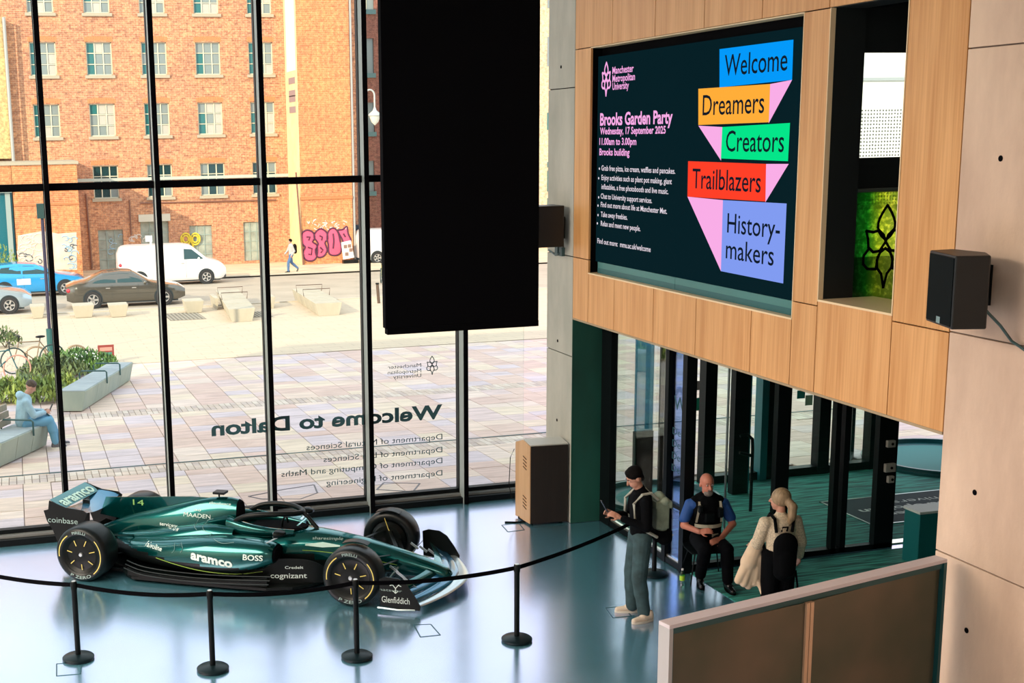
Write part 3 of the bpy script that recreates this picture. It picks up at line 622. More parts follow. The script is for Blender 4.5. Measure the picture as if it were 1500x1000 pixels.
tp_ = MB(); tp_.prism([Vector((p.x, p.y, h1 + .004)) for p in (Bq, Cq)] + [Vector((p.x, p.y, h1 + .05)) for p in (D * .5 + Cq * .5, A * .5 + Bq * .5)], (0, 0, .015)); tp_.build('reading_top', mat('pale_top', (.55, .55, .50), .5), lt)
for p in (Bq + dvec * .1 + bvec * .2, Cq - dvec * .1 + bvec * .2, D - dvec * .1 - bvec * .2, A + dvec * .1 - bvec * .2): MB().cyl((p.x, p.y, .0), (p.x, p.y, .03), .025).build('castor', M_black, lt)
b = MB(); q = A + nn * 2; b.tube([(q.x, q.y + .02, 1.02), (q.x - .06, q.y + .02, .9), (q.x - .08, q.y + .02, .5), (q.x - .05, q.y, .3), (q.x, q.y, .22)], .006); b.build('cable', M_black, lt, smooth=True)
b = MB(); b.tube([(A.x + .05, A.y - .02, .06), (A.x - .02, A.y - .15, .03), (A.x + .02, A.y - .3, .012), (A.x - .12, A.y - .28, .012), (A.x - .26, A.y - .22, .012)], .012); tag(b.build('floor_cable', M_black, smooth=True), 'thin black cable on the floor running from the lectern to a hatch', 'cable')

# ------------------------------------------------------------------ floor hatches
M_hl = mat('hatch_line', (.02, .09, .12), .4)
def hatch(pts, lab):
    P = [onZ(*q) for q in pts]; t = empty('floor_hatch', (P[0].x, P[0].y, 0), 0, lab, 'floor hatch', 'flush floor hatches')
    b = MB()
    for i in range(4):
        a_, b_ = P[i], P[(i + 1) % 4]; b.beam((a_.x, a_.y, .001), (b_.x, b_.y, .001), .014, .003)
    b.build('hatch_frame', M_hl, t); c = (P[0] + P[1] + P[2] + P[3]) / 4
    b = MB(); b.prism([Vector((c.x + (p.x - c.x) * .9, c.y + (p.y - c.y) * .9, .0002)) for p in P], (0, 0, .0012)); b.build('hatch_lid', M_floor, t)
hatch([(83, 972), (120, 970), (118, 987), (83, 990)], 'square flush floor hatch beside the leftmost barrier post base')
hatch([(606, 915), (631, 914), (645, 930), (616, 933)], 'square flush floor hatch in front of the racing car nose')
hatch([(887, 890), (912, 888), (925, 902), (898, 905)], 'square flush floor hatch by the feet of the standing man')
hatch([(735, 769), (760, 766), (768, 776), (744, 779)], 'square flush floor hatch in front of the wooden lectern')

# ------------------------------------------------------------------ belt barrier
M_post = mat('post_black', (.002, .004, .005), .4, spec=.2); M_base = mat('base_black', (.003, .012, .016), .4, spec=.25)
PB = [onZ(115, 965), onZ(312, 981), onZ(523, 963), onZ(757, 938), onZ(958, 842)]
LB = ['leftmost barrier post, black with round base, below the car\'s rear wheel', 'barrier post second from the left, black with round base, before the side of the car',
      'middle black barrier post, standing before the front wheel of the car', 'black barrier post with round base standing right of the car nose', 'black barrier post mostly hidden behind the standing man']
def stanchion():
    t = empty('barrier_post'); H_ = .88
    MB().lathe([(.0, .0), (.165, .0), (.17, .01), (.17, .03), (.155, .042), (.05, .055), (.03, .06), (.0, .06)], n=32).build('base', M_base, t, smooth=True)
    MB().cyl((0, 0, .05), (0, 0, .80), .03, n=16).build('post', M_post, t, smooth=True)
    MB().lathe([(.0, .80), (.036, .80), (.036, .868), (.03, .88), (.0, .88)], n=16).build('belt_head', M_post, t, smooth=True)
    MB().lathe([(.0, .8805), (.022, .8805), (.022, .886), (.0, .886)], n=14).build('cap', mat('cap_silver', (.6, .62, .6), .3, .7), t, smooth=True)
    return t
s0 = stanchion()
for i, p in enumerate(PB):
    t = s0 if i == 0 else copy_tree(s0); t.location = (p.x, p.y, 0); tag(t, LB[i], 'barrier post', 'belt barrier posts around the racing car')
PL = onZ(-90, 822, .85); PL = Vector((PL.x, PL.y, 0))
SEG = [(PL, PB[0]), (PB[0], PB[1]), (PB[1], PB[2]), (PB[2], PB[3]), (PB[3], PB[4])]
LS = ['black belt stretched from the left edge to the leftmost barrier post', 'black belt stretched between the two left barrier posts, before the rear wheel', 'black belt stretched before the car sidepod between second and middle posts', 'black belt stretched before the car nose between middle and right posts', 'black belt stretched from the right post to the post behind the standing man']
for (a, b_), lb in zip(SEG, LS):
    q = MB(); n = 12; d = (b_ - a); d.z = 0; s = Vector((-d.y, d.x, 0)).normalized() * .002; rings = []
    for i in range(n + 1):
        t = i / n; p = a + d * (.03 / d.length + t * (1 - .06 / d.length)); z = .84 - .05 * 4 * t * (1 - t)
        rings.append([(p.x - s.x, p.y - s.y, z - .024), (p.x + s.x, p.y + s.y, z - .024), (p.x + s.x, p.y + s.y, z + .024), (p.x - s.x, p.y - s.y, z + .024)])
    q.loft(rings); tag(q.build('barrier_belt', M_blackm), lb, 'belt', 'belts of the barrier')

# ------------------------------------------------------------------ partition in the foreground
M_pf = mat('partition_frame', (.62, .55, .58), .4); M_pd = mat('partition_channel', (.004, .06, .065), .4)
m, nt, p = principled('bronze_mesh'); N = nt.nodes; L = nt.links
tc = N.new('ShaderNodeTexCoord'); n1 = N.new('ShaderNodeTexNoise'); n1.inputs['Scale'].default_value = 1.1; n1.inputs['Detail'].default_value = 3; L.new(tc.outputs['Object'], n1.inputs['Vector'])
cr = N.new('ShaderNodeValToRGB'); cr.color_ramp.elements[0].position = .3; cr.color_ramp.elements[1].position = .7; cr.color_ramp.elements[0].color = (.055, .065, .04, 1); cr.color_ramp.elements[1].color = (.15, .105, .07, 1)
L.new(n1.outputs['Fac'], cr.inputs[0]); L.new(cr.outputs[0], p.inputs['Base Color']); p.inputs['Roughness'].default_value = .28; p.inputs['Metallic'].default_value = .35
M_bronze = m
QA, QB = onZ(981, 916, 2.0), onZ(1388, 818.5, 2.0); QM = onZ(1191, 869, 2.0)
dd = (QB - QA).normalized(); nb = Vector((-dd.y, dd.x, 0)) * .12
pa = empty('partition', ((QA.x + QB.x) / 2, (QA.y + QB.y) / 2, 0), 0, 'low partition screen with a pale metal frame and two bronze panels, in the foreground', 'partition')
b = MB(); b.prism([QA, QB, QB + nb, QA + nb], (0, 0, -.03)); b.build('top_rail', M_pf, pa, bevel=.003)
b = MB(); e_ = dd * .035; b.prism([QA + Vector((0, 0, -.03)), QA + e_ + Vector((0, 0, -.03)), QA + e_ + nb + Vector((0, 0, -.03)), QA + nb + Vector((0, 0, -.03))], (0, 0, -1.97)); b.build('end_post', mat('partition_end', (.42, .40, .40), .4), pa)
b = MB(); b.prism([QB - e_ + Vector((0, 0, -.03)), QB + Vector((0, 0, -.03)), QB + nb + Vector((0, 0, -.03)), QB - e_ + nb + Vector((0, 0, -.03))], (0, 0, -1.97)); b.build('end_post', M_pd, pa)
b = MB(); f_ = nb * .12; b.prism([QA + e_ + f_ + Vector((0, 0, -.03)), QB - e_ + f_ + Vector((0, 0, -.03)), QB - e_ + f_ * 2 + Vector((0, 0, -.03)), QA + e_ + f_ * 2 + Vector((0, 0, -.03))], (0, 0, -.05)); b.build('top_channel', M_pd, pa)
b = MB(); b.prism([QA + e_ + f_ + Vector((0, 0, -.08)), QA + e_ * 1.5 + f_ + Vector((0, 0, -.08)), QA + e_ * 1.5 + f_ * 2 + Vector((0, 0, -.08)), QA + e_ + f_ * 2 + Vector((0, 0, -.08))], (0, 0, -1.92)); b.build('side_channel', M_pd, pa)
for s, e in ((QA + e_ * 1.5, QM - dd * .04), (QM + dd * .04, QB - e_ * 1.2)):
    b = MB(); o_ = nb * .3; b.prism([s + o_ + Vector((0, 0, -.08)), e + o_ + Vector((0, 0, -.08)), e + o_ * 1.5 + Vector((0, 0, -.08)), s + o_ * 1.5 + Vector((0, 0, -.08))], (0, 0, -1.9)); b.build('bronze_panel', M_bronze, pa)
for k in (-1, 1):
    b = MB(); s = QM + dd * (.021 * k - .017); o_ = nb * .15; b.prism([s + o_ + Vector((0, 0, -.08)), s + dd * .034 + o_ + Vector((0, 0, -.08)), s + dd * .034 + nb * .8 + Vector((0, 0, -.08)), s + nb * .8 + Vector((0, 0, -.08))], (0, 0, -1.92)); b.build('middle_post', mat('partition_mid', (.62, .40, .26), .35, .4), pa)
b = MB(); b.beam((QA.x, QA.y + .06, .02), (QB.x, QB.y + .06, .02), .12, .04); b.build('bottom_rail', M_pf, pa)
# ------------------------------------------------------------------ the racing car
_a = onZ(121, 852); _b = onZ(516, 889)
_u = (_b - _a); ang = math.atan2(_u.y, _u.x); _u = Vector((math.cos(ang), math.sin(ang), 0)); _v = Vector((-_u.y, _u.x, 0))
O_ = _a + _v * .93
car = empty('racing_car', (O_.x, O_.y, 0), ang, 'dark green open-wheel racing car with sponsor lettering, behind the belt barrier', 'racing car')
def cb(mb, name, m, par=None, smooth=True, bevel=0): return mb.build(name, m, par or car, smooth=smooth, w=False, bevel=bevel)
m, nt, p = principled('racing_green'); p.inputs['Base Color'].default_value = (.0, .085, .085, 1); p.inputs['Metallic'].default_value = .8; p.inputs['Roughness'].default_value = .22; p.inputs['Coat Tint'].default_value = (.5, 1, 1, 1); p.inputs['Coat Weight'].default_value = .8; p.inputs['Coat Roughness'].default_value = .04
M_rg = m
M_carbon = mat('carbon_black', (.002, .004, .004), .38, spec=.25)
M_silver = mat('brushed_silver', (.62, .70, .72), .28, .8)
M_tyre = mat('tyre_rubber', (.004, .007, .008), .38, spec=.35)
M_yel = mat('tyre_yellow', (.75, .62, .16), .6); M_lime = mat('lime_line', (.25, .42, .06), .5)
M_txt = mat('decal_white', (.68, .80, .76), .5); M_txtg = mat('decal_pale', (.30, .42, .40), .5); M_bwing = mat('blue_wing', (.01, .16, .30), .25, .5, coat=.6)
def ring(x, yc, hw, zb, zt, e=2.6, n=28, tw=1.0, ztop_in=0):
    R = []
    zc, hz = (zb + zt) / 2, (zt - zb) / 2
    for i in range(n):
        t = 2 * PI * i / n; c, s = math.cos(t), math.sin(t)
        y = math.copysign(abs(c) ** (2 / e), c) * hw; z = math.copysign(abs(s) ** (2 / e), s) * hz
        if s > 0: y *= 1 - (1 - tw) * (z / hz) ** 1.2
        R.append((x, yc + y, zc + z))
    return R
def interp(stn, k=6):
    """Catmull-Rom through station tuples"""
    out = []; P = [stn[0]] + list(stn) + [stn[-1]]
    for i in range(1, len(P) - 2):
        for j in range(k):
            t = j / k; out.append(tuple(.5 * ((2 * b) + (-a + c) * t + (2 * a - 5 * b + 4 * c - d) * t * t + (-a + 3 * b - 3 * c + d) * t ** 3) for a, b, c, d in zip(P[i - 1], P[i], P[i + 1], P[i + 2])))
    out.append(tuple(stn[-1])); return out
BV = []
def body_loft(stn, name, m, yc=0, e=2.6, tw=1.0, k=6, dark=None):
    mb = MB(); mb.loft([ring(s[0], s[5] if len(s) > 5 else yc, s[1], s[2], s[3], s[4] if len(s) > 4 and s[4] else e, tw=tw, n=44 if dark else 28) for s in interp(stn, k)])
    BV.append((list(mb.v), list(mb.f)))
    if dark:
        for i, f in enumerate(mb.f):
            c = [sum(mb.v[j][q] for j in f) / len(f) for q in range(3)]
            mb.mi[i] = 1 if c[2] < dark(c[0]) else 0
        return cb(mb, name, [m, M_carbon])
    return cb(mb, name, m)
# nose and survival cell
body_loft([(4.60, .05, .15, .21), (4.54, .10, .13, .26), (4.35, .125, .135, .34), (4.0, .15, .15, .44), (3.6, .175, .17, .54), (3.2, .21, .17, .605), (2.9, .25, .14, .64), (2.6, .30, .11, .65), (2.2, .37, .10, .64), (1.7, .38, .10, .62), (1.2, .30, .12, .50)], 'nose_and_tub', M_rg, e=3.4, tw=.72, dark=lambda x: (.34 - .36 * max(0, x - 3.5)) if x > 2.9 else .40)
# engine cover and airbox
body_loft([(1.80, .125, .60, .955), (1.62, .15, .50, .975), (1.35, .18, .35, .945), (1.0, .20, .28, .86), (.65, .18, .25, .76), (.3, .13, .22, .66), (0, .09, .20, .55), (-.3, .06, .20, .42)], 'engine_cover', M_rg, e=2.3, tw=.7)
b = MB(); b.loft([ring(1.835, 0, .095, .66, .93, 2.3), ring(1.80, 0, .118, .62, .95, 2.3)]); cb(b, 'airbox_mouth', M_blackm)
b = MB(); b.prism([(1.45, -.006, .95), (1.1, -.006, .945), (.5, -.006, .90), (-.12, -.006, .86), (-.22, -.006, .62), (.3, -.006, .55), (1.3, -.006, .80)], (0, .012, 0)); cb(b, 'shark_fin', M_rg, smooth=False)
BV.append((list(b.v), list(b.f)))
b = MB(); b.tube([(1.52, 0, .97), (1.52, 0, 1.02)], .012); b.box(1.46, 1.62, -.07, .07, 1.015, 1.045); cb(b, 'camera_pod', M_carbon, bevel=.008)
# sidepods
for s in (-1, 1):
    body_loft([(2.52, .17, .36, .57, 3.2, s * .56), (2.40, .20, .30, .61, 3.2, s * .57), (2.1, .26, .19, .625, 3.0, s * .53), (1.7, .29, .15, .61, 2.8, s * .49), (1.3, .28, .14, .56, 2.6, s * .45), (.9, .25, .14, .49, 2.5, s * .38), (.5, .20, .15, .43, 2.4, s * .28), (.2, .13, .17, .38, 2.3, s * .18), (-.05, .07, .19, .34, 2.2, s * .11)], 'sidepod', M_rg, tw=.8, dark=lambda x: .30 + .06 * max(0, 1.2 - x) + .05 * max(0, x - 2.2))
    b = MB(); b.loft([ring(2.545, s * .56, .135, .40, .545, 3.2), ring(2.515, s * .56, .155, .37, .565, 3.2)]); cb(b, 'sidepod_inlet', M_blackm)
    # shoulder blending cover to pod
    body_loft([(1.85, .10, .45, .66, 2.4, s * .30), (1.5, .16, .35, .68, 2.4, s * .27), (1.0, .18, .28, .60, 2.4, s * .22), (.5, .14, .22, .50, 2.3, s * .16), (.1, .08, .2, .42, 2.2, s * .1)], 'shoulder', M_rg, tw=.75)
# floor
fp = [(3.05, .30), (2.95, .48), (2.75, .66), (2.45, .78), (2.0, .80), (1.2, .80), (.62, .79), (.50, .70), (.38, .56), (-.30, .52), (-.34, .30)]
out = [(x, -y, .045) for x, y in fp] + [(x, y, .045) for x, y in fp[::-1]]
b = MB(); b.prism(out, (0, 0, .035)); cb(b, 'underfloor', M_carbon, smooth=False)
for s in (-1, 1):
    b = MB(); b.loft([[(x, s * y0, z), (x, s * (y0 + .012), z), (x, s * (y0 + .012), z + h), (x, s * y0, z + h)] for x, y0, z, h in interp([(2.45, .73, .08, .12), (2.1, .77, .08, .09), (1.5, .79, .08, .05), (.8, .78, .08, .06), (.55, .74, .08, .10)], 4)]); cb(b, 'floor_edge_wing', M_carbon)
    for k in range(3):
        b = MB(); b.tube([(x, s * (y + .01 - .045 * k), z + .035 * k) for x, y, z in interp([(2.5, .80, .14), (2.0, .82, .115), (1.4, .82, .10), (.8, .80, .12), (.5, .74, .17)], 4)], .008, n=6); cb(b, 'floor_strake', mat('strake_sheen', (.006, .014, .018), .5, 0, spec=.25))
    # floor fence carrying lettering
    b = MB(); b.loft([[(x, s * y, zb), (x, s * (y - .01), zb), (x, s * (y - .01), zt), (x, s * y, zt)] for x, y, zb, zt in interp([(3.12, .36, .08, .24), (2.95, .45, .08, .36), (2.7, .53, .08, .40), (2.4, .60, .08, .38), (2.1, .70, .08, .30)], 3)]); BV.append((list(b.v), list(b.f))); cb(b, 'floor_fence', M_carbon)
b = MB(); b.loft([[(x, -w_, .05), (x, w_, .05), (x, w_, z), (x, -w_, z)] for x, w_, z in ((.4, .48, .10), (0, .48, .16), (-.35, .48, .27))]); cb(b, 'diffuser', M_carbon, smooth=False)
for y in (-.36, -.18, 0, .18, .36): b = MB(); b.box(-.42, -.05, y - .006, y + .006, .05, .27); cb(b, 'diffuser_strake', M_carbon, smooth=False)
b = MB(); b.box(-.52, -.28, -.045, .045, .26, .40); cb(b, 'rear_crash_structure', M_carbon, bevel=.015)
b = MB(); b.box(-.535, -.515, -.035, .035, .29, .37); cb(b, 'rain_light', mat('rain_red', (.25, .01, .01), .3))
# cockpit
b = MB(); b.loft([[(x, -w_, z), (x, w_, z), (x, w_ * .8, z + .02), (x, -w_ * .8, z + .02)] for x, w_, z in interp([(2.72, .06, .648), (2.6, .16, .645), (2.3, .22, .640), (1.98, .20, .630)], 4)]); cb(b, 'cockpit_opening', M_blackm, smooth=False)
for s in (-1, 1):
    b = MB(); b.loft([ring(x, s * y, w_, z0, z1, 2.4, n=14) for x, y, w_, z0, z1 in interp([(2.62, .20, .03, .60, .665), (2.3, .29, .05, .58, .70), (1.95, .27, .075, .58, .745), (1.72, .17, .11, .58, .78)], 4)]); cb(b, 'headrest', M_rg)
b = MB(); b.loft([[(2.74, -.10, .65), (2.72, -.10, .655)], [(2.66, -.17, .71), (2.64, -.17, .715)], [(2.66, .17, .71), (2.64, .17, .715)], [(2.74, .10, .65), (2.72, .10, .655)]], closed=False, caps=False); cb(b, 'windscreen', mat('cyan_screen', (.35, .75, .75), .12, .3), smooth=False)
b = MB(); b.lathe([(.10, -.014), (.125, 0), (.10, .014), (.085, 0), (.10, -.014)], (2.42, 0, .66), 'X', 18); cb(b, 'steering_wheel', M_carbon)
hp = [(1.80, -.24, .70), (1.95, -.27, .80), (2.15, -.27, .845), (2.40, -.22, .86), (2.60, -.11, .85), (2.66, 0, .845), (2.60, .11, .85), (2.40, .22, .86), (2.15, .27, .845), (1.95, .27, .80), (1.80, .24, .70)]
halo = MB(); halo.tube([tuple(q) for q in interp(hp, 4)], .034, n=10); ho = cb(halo, 'halo', M_carbon)
b = MB(); b.tube([(2.66, 0, .845), (2.74, 0, .78), (2.86, 0, .64)], [.03, .024, .03], n=8); cb(b, 'halo_strut', M_carbon)
for s in (-1, 1):
    mr_ = MB(); mr_.loft([ring(2.62, s * .52, .035, .69, .73, 2.4, 14), ring(2.56, s * .53, .085, .665, .75, 2.6, 14), ring(2.50, s * .53, .09, .66, .752, 2.6, 14)]); o = cb(mr_, 'mirror', M_carbon)
    b = MB(); b.box(2.494, 2.499, s * .53 - .075, s * .53 + .075, .675, .74); b.build('mirror_glass', M_silver, o, w=False)
    b = MB(); b.beam((2.55, s * .46, .69), (2.50, s * .33, .62), .04, .01); b.beam((2.56, s * .55, .68), (2.40, s * .62, .60), .03, .01); b.build('mirror_stay', M_silver, o, w=False)
# wheels
def tyre_profile(r, w2, rim):
    return [(rim, -w2 * .86), (rim + .02, -w2 * .97), (rim + (r - rim) * .5, -w2), (r - .035, -w2 * .95), (r - .012, -w2 * .84), (r, -w2 * .6), (r + .001, 0), (r, w2 * .6), (r - .012, w2 * .84), (r - .035, w2 * .95), (rim + (r - rim) * .5, w2), (rim + .02, w2 * .97), (rim, w2 * .86)]
def wheel(x, y, wd, s, front):
    r = .36; rim = .245; w2 = wd / 2; c = (x, y, r)
    b = MB(); b.lathe(tyre_profile(r, w2, rim), c, 'Y', 56); t = cb(b, 'wheel', M_tyre)
    b = MB(); b.lathe([(.0, s * w2 * .80), (.05, s * w2 * .86), (.12, s * w2 * .82), (.2, s * w2 * .74), (.246, s * w2 * .88), (.25, s * w2 * .7), (.25, -s * w2 * .7), (.1, -s * w2 * .72), (0, -s * w2 * .72)], c, 'Y', 40); cov = b.build('wheel_cover', M_carbon, t, smooth=True, w=False)
    yo = y + s * (w2 * .84 + .006)
    for k in range(7):
        b = MB()
        a_ = 2 * PI * k / 7 + .25
        for r0, r1, ww in ((.125, .20, .010),):
            p0 = Vector((x + r0 * math.cos(a_), yo, r + r0 * math.sin(a_))); p1 = Vector((x + r1 * math.cos(a_), yo - s * .008, r + r1 * math.sin(a_))); b.beam(p0, p1, ww, .004, up=(0, 1, 0)); b.build('yellow_dash', M_yel, t, w=False)
    b = MB(); b.cyl((x, yo - s * .01, r), (x, yo + s * .012, r), .03, .022, n=12); b.build('wheel_nut', M_silver, t, w=False)
    ys = y + s * (w2 + .0015)
    for a0, a1 in ((2.15, 3.25), (-.9, .75)) if True else ():
        b = MB(); n = 16; R0, R1 = .288, .300
        for k in range(n):
            A0, A1 = a0 + (a1 - a0) * k / n, a0 + (a1 - a0) * (k + 1) / n
            b.quad(*[(x + R * math.cos(A), ys, r + R * math.sin(A)) for R, A in ((R0, A0), (R1, A0), (R1, A1), (R0, A1))])
        b.build('yellow_sidewall_arc', M_yel, t, w=False)
    # sidewall lettering following the arc
    for word, ac, hh in (('PIRELLI', PI / 2, .034), ('P ZERO', -PI / 2, .040)):
        vs, fs = text_geo(word, .01); x0, x1 = min(v[0] for v in vs), max(v[0] for v in vs); sc_ = hh / .69
        b = MB(); V2 = []
        sg = 1 if ac > 0 else 1
        for v in vs:
            if ac > 0: R = .280 + v[1] * sc_; A = ac + s * ((v[0] - (x0 + x1) / 2) * sc_ * 1.3 / .30)
            else: R = .312 - v[1] * sc_; A = ac - s * ((v[0] - (x0 + x1) / 2) * sc_ * 1.6 / .30)
            V2.append((x + R * math.cos(A), ys, r + R * math.sin(A)))
        b.add(V2, fs); b.build('sidewall_lettering', M_txtg, t, w=False)
    return t
for x, wd, yy in ((0.0, .40, .76), (3.60, .31, .80)):
    for s in (-1, 1):
        t = wheel(x, s * yy, wd, s, x > 1)
        # brake drum fairing on the inside
        b = MB(); yi = s * (yy - wd / 2); b.lathe([(0, -s * .06), (.19, -s * .05), (.235, .0), (.235, s * .05), (0, s * .05)], (x, yi, .36), 'Y', 32); b.build('brake_drum', M_carbon, t, smooth=True, w=False)
        b = MB(); b.tube([(x - .03, yi - s * .065, .36 + .30), (x + .02, yi - s * .07, .36 + .16), (x + .14, yi - s * .07, .36 - .06)], .005, n=5); b.build('drum_stripe', M_yel, t, w=False)
        if x > 1:
            b = MB(); R = .385; b.loft([[(x + R * math.cos(a_), yi - s * .03, .36 + R * math.sin(a_)), (x + R * math.cos(a_), yi + s * .10, .36 + R * math.sin(a_)), (x + (R + .01) * math.cos(a_), yi + s * .10, .36 + (R + .01) * math.sin(a_)), (x + (R + .01) * math.cos(a_), yi - s * .03, .36 + (R + .01) * math.sin(a_))] for a_ in [1.15 + .12 * k for k in range(8)]]); b.build('wheel_winglet', M_carbon, t, w=False, smooth=True)
# suspension
def arm(p0, p1, w_=.05, h=.012, par=None):
    p0, p1 = Vector(p0), Vector(p1); b = MB(); d = p1 - p0; f = Vector((1, 0, 0)) * w_ / 2; g = Vector((0, 0, 1)) * h
    b.loft([[q - f, q + g * .6, q + f, q - g * .6] for q in (p0, p1)]); cb(b, 'suspension_arm', M_carbon)
for s in (-1, 1):
    arm((3.85, s * .16, .42), (3.62, s * .62, .50)); arm((3.35, s * .20, .47), (3.58, s * .62, .50)); arm((3.9, s * .15, .24), (3.63, s * .62, .24)); arm((3.3, s * .2, .22), (3.57, s * .62, .24)); arm((3.5, s * .2, .52), (3.6, s * .6, .28)); arm((3.95, s * .13, .36), (3.75, s * .62, .38))
    arm((.45, s * .15, .42), (.02, s * .55, .50)); arm((-.15, s * .08, .40), (-.02, s * .55, .50)); arm((.5, s * .2, .22), (.03, s * .55, .24)); arm((-.2, s * .08, .24), (-.02, s * .55, .22)); arm((0, 0, .36), (0, s * .56, .36), .06, .03)
# front wing
def foil(xle, z, ch, th, pitch, n=7):
    up, lo = [], []
    for i in range(n):
        t = i / (n - 1); y_ = th * 2.6 * (math.sqrt(t) * (1 - t) + .05 * (1 - t)); X = -t * ch
        up.append((X, y_)); lo.append((X, -y_ * .3))
    P = up + lo[::-1][1:-1]; c, s = math.cos(pitch), math.sin(pitch)
    return [(xle + X * c - Z * s * 0, z + Z * c - X * s) for X, Z in P]
def xle0(y): a_ = abs(y); return 4.80 - .36 * (a_ / .97) ** 1.6
M_flap = [M_silver, M_bwing, M_bwing, M_rg]
for k, (off, z0, ch, pit) in enumerate(((0, .085, .16, .10), (-.13, .115, .15, .28), (-.25, .165, .14, .42), (-.35, .225, .13, .52))):
    b = MB(); R = []
    for i in range(33):
        y = -.96 + 1.92 * i / 32; a_ = abs(y) / .96
        lift = (.05 * (1 - a_) ** 2 if k == 0 else .02 * (1 - a_)) ; c_ = ch * (1 - .25 * a_)
        R.append([(X, y, Z) for X, Z in foil(xle0(y) + off * (1 - .1 * a_), z0 * (1 - .15 * (1 - a_) * (k > 1)) + lift, c_, .012, pit)])
    b.loft(R); cb(b, 'front_wing_flap' if k else 'front_wing_mainplane', M_flap[k])
for s in (-1, 1):
    b = MB(); b.prism([(x, s * .965, z) for x, z in ((3.98, .07), (3.97, .40), (4.05, .43), (4.20, .42), (4.30, .36), (4.40, .22), (4.47, .10), (4.46, .05), (4.2, .05))], (0, s * .012, 0)); BV.append((list(b.v), list(b.f))); cb(b, 'front_wing_endplate', M_carbon, smooth=False)
    for j in range(4): b = MB(); b.beam((4.35 - .1 * j, s * (.62 - .05 * j), .17 + .05 * j), (4.25 - .1 * j, s * (.62 - .05 * j), .24 + .05 * j), .006, .03); cb(b, 'slot_gap_bracket', M_silver, smooth=False)
    b = MB(); b.tube([(4.40, s * .97, .05), (4.2, s * 1.0, .045), (3.95, s * .99, .05)], .012, n=6); cb(b, 'endplate_foot', M_silver)
# rear wing
RW = interp([(0.0,), (1.0,)], 1)
def rwx(y): return 0
for nm, x0, z0, ch, pit, th, mm, dip in (('rear_wing_mainplane', -.18, .76, .34, .16, .016, M_bwing, .10), ('rear_wing_flap', -.48, .80, .24, .45, .010, M_rg, .0)):
    b = MB(); R = []
    for i in range(21):
        y = -.46 + .92 * i / 20; a_ = (abs(y) / .46); zz = z0 - dip * (1 - a_ ** 2) * .6
        R.append([(X, y, Z) for X, Z in foil(x0, zz, ch, th, pit)])
    b.loft(R); BV.append((list(b.v), list(b.f))); cb(b, nm, mm)
b = MB(); R = []
for i in range(11):
    y = -.40 + .8 * i / 10; R.append([(X, y, Z) for X, Z in foil(-.18, .36, .2, .012, .35)])
b.loft(R); cb(b, 'beam_wing', M_carbon)
b = MB(); b.beam((-.45, 0, .36), (-.42, 0, .80), .02, .10, up=(1, 0, 0)); cb(b, 'wing_pylon', M_carbon, smooth=False)
for s in (-1, 1):
    b = MB(); b.prism([(x, s * .47, z) for x, z in ((-.14, .76), (-.20, .80), (-.45, .82), (-.60, .87), (-.69, .90), (-.71, .78), (-.78, .76), (-.74, .62), (-.66, .50), (-.60, .34), (-.55, .14), (-.30, .14), (-.26, .36), (-.24, .52), (-.18, .64))], (0, s * .012, 0)); BV.append((list(b.v), list(b.f))); cb(b, 'rear_wing_endplate', M_carbon, smooth=False)
# lime pinstripe on tub and lettering projected onto the bodywork
allv, allf = [], []
for v_, f_ in BV:
    o = len(allv); allv += [Vector(q) for q in v_]; allf += [tuple(i + o for i in ff) for ff in f_]
bvh = BVHTree.FromPolygons(allv, allf)
def cast(x, z, s=-1, y0=1.6):
    h = bvh.ray_cast(Vector((x, s * y0, z)), Vector((0, -s, 0)), 3)
    return h[0].y + s * .006 if h[0] is not None else None
def side_text(word, x, z, h, width=None, bold=.0, m=None, slope=0.0, s=-1, name='lettering'):
    vs, fs = text_geo(word, bold); x0, x1 = min(v[0] for v in vs), max(v[0] for v in vs); sy = h / .69; sx = width / (x1 - x0) if width else sy
    b = MB(); V2 = []; last = None
    for v in vs:
        X = x + (v[0] - x0) * sx; Z = z + v[1] * sy + (X - x) * slope
        if s > 0: X = x - (v[0] - x0) * sx
        y = cast(X, Z, s)
        if y is None: y = last if last is not None else s * .5
        last = y; V2.append((X, y, Z))
    b.add(V2, fs); return cb(b, name, m or M_txt, smooth=False)
